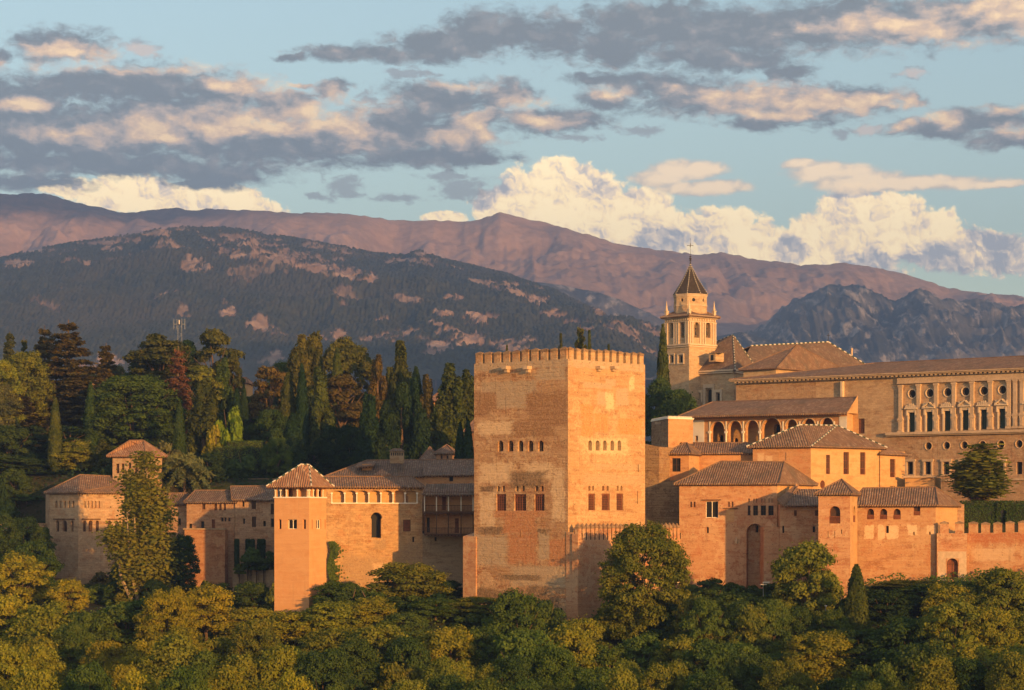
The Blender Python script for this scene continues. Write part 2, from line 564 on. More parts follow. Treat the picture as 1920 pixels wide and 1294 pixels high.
HILL = [(-320, 560), (-150, 525), (0, 487), (60, 470), (110, 462), (150, 455), (190, 450), (230, 444), (270, 438), (300, 431), (350, 427), (385, 429), (420, 428), (460, 433), (500, 440), (540, 446), (580, 453), (640, 463), (700, 477), (760, 480), (776, 474), (790, 472), (806, 479), (830, 488), (900, 505), (960, 520), (1020, 544), (1080, 570), (1130, 588), (1180, 608), (1230, 636), (1290, 662), (1400, 705), (1520, 740)]
BARE = [(350, 432, 45, 7), (290, 440, 40, 6), (200, 457, 50, 5), (70, 473, 50, 6), (30, 497, 30, 8), (365, 498, 26, 14), (355, 485, 10, 10), (470, 452, 70, 5), (450, 478, 55, 10), (520, 490, 60, 10), (575, 503, 60, 14), (470, 510, 30, 10), (455, 522, 12, 7), (490, 462, 60, 5), (640, 515, 50, 10), (690, 525, 20, 7), (790, 480, 16, 7), (430, 590, 16, 14), (425, 570, 10, 6), (760, 490, 40, 4), (540, 440, 40, 4), (850, 560, 22, 6), (760, 565, 25, 8), (830, 590, 20, 6), (950, 535, 30, 4), (900, 600, 30, 12), (1000, 565, 24, 10), (1040, 590, 26, 8), (880, 640, 40, 14), (950, 660, 30, 10), (635, 635, 20, 14), (515, 672, 22, 18), (200, 680, 26, 16), (180, 695, 40, 12), (1100, 620, 24, 8), (1130, 590, 20, 5), (820, 655, 30, 12), (720, 600, 14, 6), (205, 470, 16, 4), (250, 452, 20, 4)]


def hill_extra(PX, Y, X, Z, T):
    py = HOR - Z / Y * F
    bare = np.zeros(PX.shape)
    w1 = (fbm(PX / 22, py / 9, 5, 91, .6) - .5) * 2.1
    w2 = (fbm(PX / 60, py / 40, 3, 93) - .5)
    for cx, cy, rx, ry in BARE:
        d = np.hypot((PX - cx) / rx, (py - cy) / ry) + w1
        bare = np.maximum(bare, 1 - sm(d, .55, 1.15))
    gen = fbm(X / 90, Y / 160, 5, 55)
    bare = np.maximum(bare, sm(gen + w2 * .3 + .20 * sm(py, 530, 440) * sm(PX, 120, 330) + .09 * sm(PX, 700, 1050), .665, .75) * .8)
    cell = 6.5
    d1, r1 = worley(X / cell, Y / (cell * 1.9), 5)
    keep = np.where(r1 > bare * 1.1 - .08, 1.0, 0.0)
    crown = np.clip(1 - (d1 / .62) ** 2, 0, 1) ** .5
    tree = crown * keep
    dz = tree * (3 + 3.5 * r1) * sm(T, .0, .05)
    dz += (fbm(X / 35, Y / 45, 4, 57, .55, True) - .5) * 22 * bare * np.clip(np.sin(np.pi * np.clip(T, 0, 1)) + .1, 0, 1)
    return dz, {'tree': np.clip(tree * 2.2, 0, 1), 'bare': bare}


ridge_sheet('forested_hill', HILL, 5000, 3100, 712, mat_forest_hill(), 1500, 620, -320, 1520, 95, seed=14, dy_noise=.05, extra=hill_extra, stretch=1.6, power=.92)


# unseen ridge, added outside the frame to throw shade on the lower forested hill
def shade_ridge():
    u = np.linspace(0, 1, 90)
    v = np.linspace(-1, 1, 30)
    U, V = np.meshgrid(u, v, indexing='ij')
    X = 560 + 1500 * U + 150 * V
    Y = 1560 - 260 * U + 330 * V
    top = (470 + 60 * fbm(U * 9, U * 0, 4, 77) + 30 * U) * sm(U, -.02, .10)
    Z = -20 + (top + 20) * (1 - np.abs(V) ** 1.4) + (fbm(X / 90, Y / 90, 4, 79) - .5) * 40 * (1 - np.abs(V))
    m, g, b = new_mat('shade ridge scrub', .95, .04)
    p = g.node('ShaderNodeNewGeometry').outputs['Position']
    g.put(b.inputs['Base Color'], g.mix(g.mr(g.noise(p, .02, 6, .65), .4, .6), (.04, .045, .022), (.16, .11, .07)))
    grid_mesh('shade_hill', X, Y, Z, m)


shade_ridge()


# ------------------------------------------------------------------ terrain: one sheet from the viewpoint across the ravine to the foot of the hills
WALL_PX = [-400, 0, 60, 85, 150, 330, 420, 514, 596, 606, 612, 700, 868, 1065, 1209, 1230, 1276, 1290, 1470, 1545, 1560, 1604, 1625, 1757, 1920, 2300]
WALL_Y = [490, 490, 489, 488, 484, 480, 478, 477, 476, 460, 437, 437, 438, 438, 437, 437, 436, 429, 428, 428, 422, 416, 414, 412, 409, 402]
FOOT_PX = [-400, 0, 85, 150, 330, 420, 514, 590, 612, 700, 868, 1065, 1209, 1270, 1440, 1534, 1600, 1757, 1920, 2300]
FOOT_PY = [1085, 1085, 1088, 1100, 1112, 1115, 1115, 1112, 1112, 1110, 1110, 1130, 1125, 1112, 1104, 1108, 1105, 1088, 1085, 1080]
PLAT_PX = [-400, 0, 300, 520, 700, 900, 1060, 1240, 1500, 1800, 2300]
PLAT_Z = [6, 6, 5.5, 5, 3, 0, 0, 0, 0, 0, 0]


def ground_z(px, Y):
    wy = np.interp(px, WALL_PX, WALL_Y)
    fz = (HOR - np.interp(px, FOOT_PX, FOOT_PY)) / F * wy
    front = fz - np.interp(np.minimum(wy, 398) - Y, [0, 10, 60, 140], [0, 6.5, 17, 29]) - np.clip(wy - np.maximum(Y, 398), 0, 90) * .07
    val = np.interp(Y, [-90, 0, 40, 120, 230, 300], [3, -2.2, -14, -60, -52, -40])
    z = np.where(Y < 300, val * sm(300 - Y, 0, 60) + front * (1 - sm(300 - Y, 0, 60)), front)
    plat = np.interp(px, PLAT_PX, PLAT_Z)
    # forest slope behind on the left
    rise = np.interp(Y, [480, 520, 600, 700, 1000, 1600, 3000], [0, 6, 20, 24, 30, 42, 90])
    rise_r = np.interp(Y, [455, 505, 560, 800, 1000, 1600, 3000], [0, 3.0, 7, 10, 18, 42, 90])
    lf = 1 - sm(px, 900, 1300)
    plat = plat + rise * lf + rise_r * (1 - lf)
    t = sm(Y - wy, 3, 16)
    return z * (1 - t) + plat * t


def make_ground():
    u = np.linspace(-400, 2300, 240)
    Ys = np.concatenate([np.linspace(-90, 230, 30), np.linspace(236, 640, 170), np.linspace(660, 1000, 16), np.linspace(1100, 3300, 14)])
    PXg, Yg = np.meshgrid(u, Ys)
    Yeff = np.maximum(Yg, 230)
    Xg = (PXg - 960) / F * Yeff * 1.25
    Zg = ground_z((Xg / Yeff) * F + 960, Yg)
    Zg = Zg + (fbm(Xg / 9, Yg / 9, 4, 3) - .5) * 1.2 * sm(Yg, 20, 60)
    m, g, b = new_mat('slope earth', .95, .05)
    p = g.node('ShaderNodeNewGeometry').outputs['Position']
    n = g.noise(p, .25, 6, .6)
    n2 = g.noise(p, 2.5, 5, .65)
    c = g.mix(g.mr(n, .42, .6), (.045, .038, .022), (.030, .040, .016))
    c = g.mix(g.mr(n2, .5, .7, 0, .6), c, (.085, .066, .040))
    g.put(b.inputs['Base Color'], c)
    g.put(b.inputs['Normal'], g.bump(n2, .6, .3))
    return grid_mesh('ground', Xg, Yg, Zg, m)


make_ground()


# ------------------------------------------------------------------ haze
def make_haze(density):
    bm = bmesh.new()
    x0, x1, y0, y1, z0, z1 = -3600, 3600, -95, 9700, -66, 1180
    vs = [bm.verts.new(c) for c in ((x0, y0, z0), (x1, y0, z0), (x1, y1, z0), (x0, y1, z0), (x0, y0, z1), (x1, y0, z1), (x1, y1, z1), (x0, y1, z1))]
    for f in ((0, 3, 2, 1), (4, 5, 6, 7), (0, 1, 5, 4), (1, 2, 6, 5), (2, 3, 7, 6), (3, 0, 4, 7)):
        bm.faces.new([vs[i] for i in f])
    m = bpy.data.materials.new('haze air')
    m.use_nodes = True
    nt = m.node_tree
    nt.nodes.clear()
    g = G(nt)
    out = g.node('ShaderNodeOutputMaterial')
    v = g.node('ShaderNodeVolumePrincipled')
    v.inputs['Color'].default_value = (.45, .63, 1.0, 1)
    v.inputs['Density'].default_value = density
    v.inputs['Anisotropy'].default_value = .55
    nt.links.new(v.outputs[0], out.inputs['Volume'])
    o = mk('haze', bm, m)
    o['kind'] = 'stuff'
    return o


make_haze(1.3e-4)

# ------------------------------------------------------------------ building materials
def uvp(g):
    return g.node('ShaderNodeUVMap', uv_map='UVMap').outputs[0]


def mat_wall(name, base, warm, pale, dark, patch=.45, stain=.35, course=2.2, rough_bump=.35, seed=0, marks=(), bricks=False, blotch=.6, fleck=.35, pit=.35, hole=1.0, wear=1.0):
    """weathered masonry: courses, plaster patches, stains and rain streaks; marks are (colour, boxes, wobble, soft)"""
    m, g, b = new_mat(name, .92, .08)
    p = g.vm('ADD', g.node('ShaderNodeNewGeometry').outputs['Position'], (seed * 13.1, seed * 7.7, 0))
    uv = uvp(g)
    n1 = g.noise(p, .16, 6, .6)
    n2 = g.noise(p, .9, 6, .65)
    n3 = g.noise(p, 3.5, 5, .7)
    band = g.noise(g.vm('MULTIPLY', p, (.12, .12, course)), 1.0, 4, .6)
    c = g.mix(g.mr(n1, .5 - .18 * (patch + .3), .62), base, warm)
    c = g.mix(g.mr(band, .38, .66, 0, .6), c, g.mix(.6, base, pale))
    c = g.mix(g.mr(g.noise(g.vm('MULTIPLY', p, (.22, .22, .9)), 1.0, 6, .62), .52, .64, 0, .75 * wear), c, g.mix(1.0, warm, (.74, .66, .62), 'MULTIPLY'))
    c = g.mix(g.mr(g.noise(g.vm('ADD', p, (31.0, 5.0, 9.0)), .42, 6, .66), .55, .63, 0, .5 * wear), c, g.mix(1.0, warm, (1.02, .78, .66), 'MULTIPLY'))
    pl = g.mr(g.m('ADD', n2, g.m('MULTIPLY', g.m('SUBTRACT', n1, .5), 1.2)), .56, .60, 0, blotch)
    c = g.mix(pl, c, pale)
    fl = g.noise(g.vm('MULTIPLY', p, (.8, .8, 1.9)), 1.25, 9, .78)
    c = g.mix(g.m('MULTIPLY', g.mr(fl, .535, .60, 0, fleck), g.mr(n1, .36, .58)), c, g.mix(1.0, pale, (1.12, 1.10, 1.08), 'MULTIPLY'))
    pt_ = g.noise(g.vm('ADD', g.vm('MULTIPLY', p, (.55, .55, 1.7)), (7.0, 3.0, 21.0)), 1.0, 9, .78)
    c = g.mix(g.mr(pt_, .56, .63, 0, pit), c, dark)
    if bricks:
        bk = g.node('ShaderNodeTexBrick')
        g.put(bk.inputs['Vector'], uv); bk.inputs['Scale'].default_value = 1
        bk.inputs['Brick Width'].default_value = .9; bk.inputs['Row Height'].default_value = .42
        bk.inputs['Mortar Size'].default_value = .03
        g.put(bk.inputs['Color1'], (.72, .72, .72)); g.put(bk.inputs['Color2'], (1.12, 1.12, 1.12)); g.put(bk.inputs['Mortar'], (.8, .8, .8))
        c = g.mix(.8, c, bk.outputs['Color'], 'MULTIPLY')
    for col, lst, wob, soft in marks:
        d = g.m('ADD', g.boxes(uv, lst), g.m('MULTIPLY', g.m('SUBTRACT', g.noise(uv, .55, 5, .6), .5), wob))
        d = g.m('ADD', d, g.m('MULTIPLY', g.m('SUBTRACT', g.noise(g.vm('MULTIPLY', uv, (1, 1.6, 1)), 1.5, 7, .7), .5), .35 + wob * .6))
        c = g.mix(g.mr(d, 1 - soft, 1 + soft, .88, 0), c, g.mix(g.mr(n2, .4, .7, 0, .5), col, g.mix(.5, col, base)))
    streak = g.noise(g.vm('MULTIPLY', p, (1.6, 1.6, .10)), 1.0, 5, .6)
    st = g.m('MULTIPLY', g.mr(streak, .55, .72), g.mr(n1, .35, .6))
    c = g.mix(g.m('MULTIPLY', st, stain), c, dark)
    crack = g.mr(g.noise(g.vm('MULTIPLY', p, (.35, .35, 3.2)), 1.0, 7, .75), .60, .68)
    c = g.mix(g.m('MULTIPLY', crack, stain * .9), c, dark)
    c = g.mix(g.mr(n3, .40, .66, 0, .42 * wear), c, pale)
    fine = g.noise(g.vm('MULTIPLY', p, (1, 1, 1.8)), 1.7, 8, .72)
    c = g.mix(g.mr(fine, .54, .66, 0, .55 * wear), c, g.mix(1.0, warm, (.70, .62, .58), 'MULTIPLY'))
    hz = g.sep(uv)
    hx = g.m('ABSOLUTE', g.m('SUBTRACT', g.m('FRACT', g.m('DIVIDE', g.m('ADD', hz[0], g.m('MULTIPLY', g.white(g.comb(0, 0, g.m('FLOOR', g.m('DIVIDE', hz[1], 1.7)))), 1.9)), 1.9)), .5))
    hy = g.m('ABSOLUTE', g.m('SUBTRACT', g.m('FRACT', g.m('DIVIDE', hz[1], 1.7)), .5))
    holes = g.m('MULTIPLY', g.m('LESS_THAN', g.m('MAXIMUM', g.m('MULTIPLY', hx, 1.9), g.m('MULTIPLY', hy, 1.7)), .085), g.mr(n2, .48, .52, 0, .7 * hole))
    c = g.mix(holes, c, dark)
    c = g.mix(1.0, c, (1.0, .955, .85), 'MULTIPLY')
    g.put(b.inputs['Base Color'], c)
    h = g.m('ADD', g.m('MULTIPLY', n3, .5), g.m('ADD', g.m('MULTIPLY', n2, .8), g.m('MULTIPLY', band, .8)))
    g.put(b.inputs['Normal'], g.bump(h, rough_bump, .25))
    return m


def mat_plain(name, col, rough=.85, var=.18, scale=1.2, spec=.1, bump=.15):
    m, g, b = new_mat(name, rough, spec)
    p = g.node('ShaderNodeNewGeometry').outputs['Position']
    n = g.noise(p, scale, 6, .6)
    n2 = g.noise(p, scale * .13, 3, .5)
    lo = tuple(x * (1 - var) for x in col)
    hi = tuple(min(1, x * (1 + var)) for x in col)
    c = g.mix(g.mr(g.m('ADD', g.m('MULTIPLY', n, .6), g.m('MULTIPLY', n2, .4)), .35, .65), lo, hi)
    g.put(b.inputs['Base Color'], c)
    if bump:
        g.put(b.inputs['Normal'], g.bump(n, bump, .1))
    return m


def mat_tiles(name, a, b_, c_, pitch=.42, row=.55, moss=.35):
    """barrel tiles: u runs along the eave, v up the slope, both in metres"""
    m, g, b = new_mat(name, .85, .12)
    uv = uvp(g)
    o = g.sep(uv)
    p = g.node('ShaderNodeNewGeometry').outputs['Position']
    wob = g.m('MULTIPLY', g.m('SUBTRACT', g.noise(p, .7, 3, .5), .5), .25)
    u = g.m('ADD', o[0], wob)
    ui = g.m('FLOOR', g.m('DIVIDE', u, pitch))
    vi = g.m('FLOOR', g.m('DIVIDE', g.m('ADD', o[1], g.m('MULTIPLY', g.white(g.comb(ui, 0, 0)), .4)), row))
    r1 = g.white(g.comb(ui, vi, 1.5))
    r2 = g.white(g.comb(ui, vi, 7.5))
    c = g.mix(r1, a, b_)
    c = g.mix(g.mr(r2, .84, .90, 0, .7), c, c_)
    c = g.mix(g.mr(g.noise(p, 1.1, 5, .7), .42, .62, 0, .4), c, a)
    fr = g.m('FRACT', g.m('DIVIDE', u, pitch))
    chan = g.mr(g.m('ABSOLUTE', g.m('SUBTRACT', fr, .5)), .30, .42)      # darker along the pan tiles between the covers
    c = g.mix(g.m('MULTIPLY', chan, .42), c, (.07, .05, .036))
    ms = g.mr(g.noise(p, .35, 6, .65), .46, .66, 0, moss)
    c = g.mix(ms, c, (.10, .085, .062))
    g.put(b.inputs['Base Color'], c)
    hgt = g.m('ADD', g.m('SINE', g.m('MULTIPLY', fr, math.pi)), g.m('MULTIPLY', g.m('FRACT', g.m('DIVIDE', o[1], row)), -.25))
    g.put(b.inputs['Normal'], g.bump(hgt, .9, .16))
    return m


def mat_glass_dark(name, col=(.012, .011, .010)):
    m, g, b = new_mat(name, .5, .12)
    p = g.node('ShaderNodeNewGeometry').outputs['Position']
    g.put(b.inputs['Base Color'], g.mix(g.noise(p, 1.3, 3, .5), col, tuple(x * 2.2 for x in col)))
    return m


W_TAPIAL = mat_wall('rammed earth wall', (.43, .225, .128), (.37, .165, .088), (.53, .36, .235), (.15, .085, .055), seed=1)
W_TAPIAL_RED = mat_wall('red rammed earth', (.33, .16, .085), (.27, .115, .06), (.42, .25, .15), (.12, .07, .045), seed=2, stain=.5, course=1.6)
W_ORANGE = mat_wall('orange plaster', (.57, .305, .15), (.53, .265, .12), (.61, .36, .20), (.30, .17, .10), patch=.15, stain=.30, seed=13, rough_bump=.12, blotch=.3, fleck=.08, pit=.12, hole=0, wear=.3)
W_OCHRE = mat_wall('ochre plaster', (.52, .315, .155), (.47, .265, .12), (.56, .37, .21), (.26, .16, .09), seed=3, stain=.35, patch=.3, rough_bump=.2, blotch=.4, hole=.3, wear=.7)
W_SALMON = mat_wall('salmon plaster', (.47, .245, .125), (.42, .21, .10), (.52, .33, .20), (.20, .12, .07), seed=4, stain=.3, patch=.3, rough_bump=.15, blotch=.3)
W_BRICK = mat_wall('pale brickwork', (.40, .27, .18), (.36, .215, .13), (.47, .36, .26), (.18, .12, .085), seed=5, course=5, bricks=True, stain=.3)
W_HOUSE = mat_wall('dim brick house wall', (.34, .205, .135), (.30, .165, .10), (.42, .29, .20), (.13, .085, .06), seed=6, course=5, bricks=True, stain=.35)
W_GREY = mat_wall('grey old wall', (.30, .215, .145), (.25, .165, .105), (.36, .28, .20), (.11, .08, .055), seed=7, stain=.6)
W_RUIN = mat_wall('rubble wall', (.27, .17, .10), (.22, .125, .07), (.42, .29, .18), (.07, .045, .03), seed=8, stain=.9, rough_bump=.8, course=3)
W_CAP = mat_wall('lichened coping', (.24, .16, .105), (.19, .115, .07), (.34, .24, .16), (.07, .05, .035), seed=12, stain=.7)
W_PALACE = mat_wall('palace stone', (.45, .31, .20), (.40, .255, .155), (.50, .37, .26), (.22, .145, .095), seed=9, stain=.35, bricks=True, rough_bump=.25, blotch=.3)
W_PALACE_ROUGH = mat_wall('palace rubble', (.40, .26, .165), (.35, .205, .12), (.46, .33, .23), (.13, .085, .055), seed=10, stain=.75, bricks=True, rough_bump=.6)
W_CHURCH = mat_wall('church stone', (.50, .36, .235), (.46, .31, .19), (.54, .42, .30), (.27, .19, .125), seed=11, stain=.2, bricks=True, rough_bump=.2, blotch=.35)
M_STONE = mat_plain('carved stone', (.46, .33, .22), var=.15, scale=2)
M_STONE_PALE = mat_plain('pale carved stone', (.56, .43, .30), var=.12, scale=2)
M_MARBLE = mat_plain('white marble', (.74, .66, .54), var=.08, scale=2)
M_WHITE = mat_plain('white plaster', (.68, .60, .50), var=.08, scale=.6)
M_WOOD = mat_plain('dark old timber', (.105, .055, .032), var=.3, scale=3)
M_WOOD_RED = mat_plain('red brown timber', (.20, .070, .035), var=.25, scale=3)
M_IRON = mat_plain('dark iron', (.045, .036, .03), var=.2, scale=3, rough=.6)
M_SHUTTER = mat_plain('green shutter', (.055, .075, .055), var=.15, scale=6)
M_DARK = mat_glass_dark('dark window')
M_DARKBROWN = mat_glass_dark('dim brown opening', (.045, .024, .014))
M_STEEL = mat_plain('grey metal', (.24, .25, .26), rough=.5, var=.1)
T_ROOF = mat_tiles('weathered roof tiles', (.215, .12, .072), (.30, .185, .115), (.38, .265, .18), moss=.5)
T_ROOF_WARM = mat_tiles('warm roof tiles', (.30, .145, .08), (.40, .225, .13), (.50, .34, .22), moss=.2)
T_ROOF_DARK = mat_tiles('grey brown roof tiles', (.17, .105, .072), (.25, .165, .112), (.33, .245, .175), moss=.55)
T_SLATE = mat_tiles('dark glazed spire tiles', (.045, .036, .030), (.075, .060, .048), (.11, .09, .07), pitch=.3, row=.4, moss=.1)
M_RIDGE_W = mat_plain('white glazed ridge tile', (.52, .47, .40), var=.1)
M_RIDGE_G = mat_plain('dark green ridge tile', (.06, .085, .065), var=.2)
M_RIDGE = mat_plain('clay ridge tile', (.20, .12, .075), var=.25, scale=3)

# ------------------------------------------------------------------ wall builder


def seg_dir(a, b):
    d = (Vector(b) - Vector(a))
    L = d.length
    d /= L
    return d, L, Vector((d.y, -d.x))          # along, length, outward normal (a is on the left seen from outside)


def hit(a, d, px):
    """where the sight line of column px meets the vertical plane through a along d: distance s along the wall, and range Y"""
    u = (px - 960) / F
    # a + s d = Y (u, 1)
    den = d.x - u * d.y
    s = (u * a.y - a.x) / den
    return s, a.y + s * d.y


def loop_pts(kind, s0, z0, s1, z1):
    """outline of an opening in wall coordinates, counter-clockwise seen from outside"""
    w = s1 - s0
    if kind == 'rect':
        return [(s0, z0), (s1, z0), (s1, z1), (s0, z1)]
    if kind == 'oval':
        cx, cz, rx, rz = (s0 + s1) / 2, (z0 + z1) / 2, w / 2, (z1 - z0) / 2
        return [(cx + rx * math.cos(t), cz + rz * math.sin(t)) for t in [2 * math.pi * k / 20 for k in range(20)]]
    if kind == 'seg':        # low segmental arch
        r = w / 2; h = min(.45 * r, (z1 - z0) * .5)
    elif kind == 'point':
        r = w / 2; h = min(r * 1.25, (z1 - z0) * .6)
    else:
        r = w / 2; h = min(r, (z1 - z0) * .7)
    zs = z1 - h
    cx = (s0 + s1) / 2
    pts = [(s0, z0), (s1, z0), (s1, zs)]
    n = 8
    for k in range(1, n):
        t = math.pi * k / n
        pts.append((cx + r * math.cos(t), zs + h * math.sin(t)))
    pts.append((s0, zs))
    if kind == 'horse':       # horseshoe: pinched at the springing
        k = w * .09
        pts = [(s0 + k, z0), (s1 - k, z0), (s1 - k, zs - .15 * r)] + [(x, z) for x, z in pts[2:]] + [(s0 + k, zs - .15 * r)]
    return pts


class Wall:
    """collects the masonry of one building"""

    def __init__(s):
        s.bm = bmesh.new()
        s.uv = s.bm.loops.layers.uv.new('UVMap')

    def setuv(s, f, a, d):
        for l in f.loops:
            v = l.vert.co
            l[s.uv].uv = ((v.x - a.x) * d.x + (v.y - a.y) * d.y, v.z)

    def face(s, a, b, zb, zt, ops=(), depth=.45, top=None, mi=0):
        """vertical face from a to b; zt a number or (za, zb'); top: extra outline points (s, z) between the two upper corners"""
        a, b = Vector(a), Vector(b)
        d, L, n = seg_dir(a, b)
        za, zc = (zt, zt) if not isinstance(zt, (tuple, list)) else zt
        out = [(0, zb), (L, zb), (L, zc)] + (list(top) if top else []) + [(0, za)]

        def w(p, k=0):
            return (a.x + d.x * p[0] - n.x * k, a.y + d.y * p[0] - n.y * k, p[1])
        bm = s.bm
        if not ops:
            f = bm.faces.new([bm.verts.new(w(p)) for p in out])
            f.material_index = mi
            s.setuv(f, a, d)
            return d, L, n
        edges = []
        ov = [bm.verts.new(w(p)) for p in out]
        edges += [bm.edges.new((ov[i], ov[(i + 1) % len(ov)])) for i in range(len(ov))]
        rev = []
        for pts, dp in ops:
            hv = [bm.verts.new(w(p)) for p in pts]
            edges += [bm.edges.new((hv[i], hv[(i + 1) % len(hv)])) for i in range(len(hv))]
            bv = [bm.verts.new(w(p, dp)) for p in pts]
            rev.append((hv, bv))
        r = bmesh.ops.triangle_fill(bm, use_beauty=True, use_dissolve=False, edges=edges, normal=(n.x, n.y, 0))
        for f in r['geom']:
            if isinstance(f, bmesh.types.BMFace):
                f.material_index = mi
                s.setuv(f, a, d)
        for hv, bv in rev:
            m = len(hv)
            for i in range(m):
                f = bm.faces.new((hv[i], hv[(i + 1) % m], bv[(i + 1) % m], bv[i]))
                f.material_index = mi
                s.setuv(f, a, d)
        return d, L, n

    def poly(s, pts, mi=0):
        f = s.bm.faces.new([s.bm.verts.new(p) for p in pts])
        f.material_index = mi
        nn = f.normal_update() or f.normal
        for l in f.loops:
            v = l.vert.co
            l[s.uv].uv = (v.x, v.y) if abs(f.normal.z) > .5 else (v.x + v.y * .5, v.z)
        return f

    def box(s, c, d, half, mi=0, cap=0.0):
        """box centred at c, half sizes (along d, across, up); cap > 0 adds a low pyramid"""
        d = Vector((d[0], d[1], 0)).normalized()
        e = Vector((-d.y, d.x, 0))
        c = Vector(c)
        lo, hi = [], []
        for sx, sy in ((-1, -1), (1, -1), (1, 1), (-1, 1)):
            q = c + d * sx * half[0] + e * sy * half[1]
            lo.append(s.bm.verts.new(q - Vector((0, 0, half[2]))))
            hi.append(s.bm.verts.new(q + Vector((0, 0, half[2]))))
        fs = [s.bm.faces.new(lo[::-1])]
        for i in range(4):
            fs.append(s.bm.faces.new((lo[i], lo[(i + 1) % 4], hi[(i + 1) % 4], hi[i])))
        if cap:
            t = s.bm.verts.new(c + Vector((0, 0, half[2] + cap)))
            for i in range(4):
                fs.append(s.bm.faces.new((hi[i], hi[(i + 1) % 4], t)))
        else:
            fs.append(s.bm.faces.new(hi))
        for f in fs:
            f.material_index = mi
            for l in f.loops:
                v = l.vert.co - c
                l[s.uv].uv = (v.dot(d) + v.dot(e), l.vert.co.z)
        return s

    def done(s, name, mats, parent, **kw):
        bmesh.ops.recalc_face_normals(s.bm, faces=s.bm.faces)
        return mk(name, s.bm, mats, parent, **kw)


def bar(bm, p, q, r, n=6, r2=None):
    """round bar between two points"""
    p, q = Vector(p), Vector(q)
    ax = q - p
    L = ax.length
    M = Matrix.Translation((p + q) / 2) @ ax.to_track_quat('Z', 'Y').to_matrix().to_4x4()
    bmesh.ops.create_cone(bm, cap_ends=True, segments=n, radius1=r, radius2=r if r2 is None else r2, depth=L, matrix=M)


def boxb(bm, c, d, half):
    d = Vector((d[0], d[1], 0)).normalized()
    e = Vector((-d.y, d.x, 0))
    M = Matrix(((d.x, e.x, 0, c[0]), (d.y, e.y, 0, c[1]), (0, 0, 1, c[2]), (0, 0, 0, 1))) @ Matrix.Diagonal((half[0] * 2, half[1] * 2, half[2] * 2, 1))
    bmesh.ops.create_cube(bm, size=1, matrix=M)


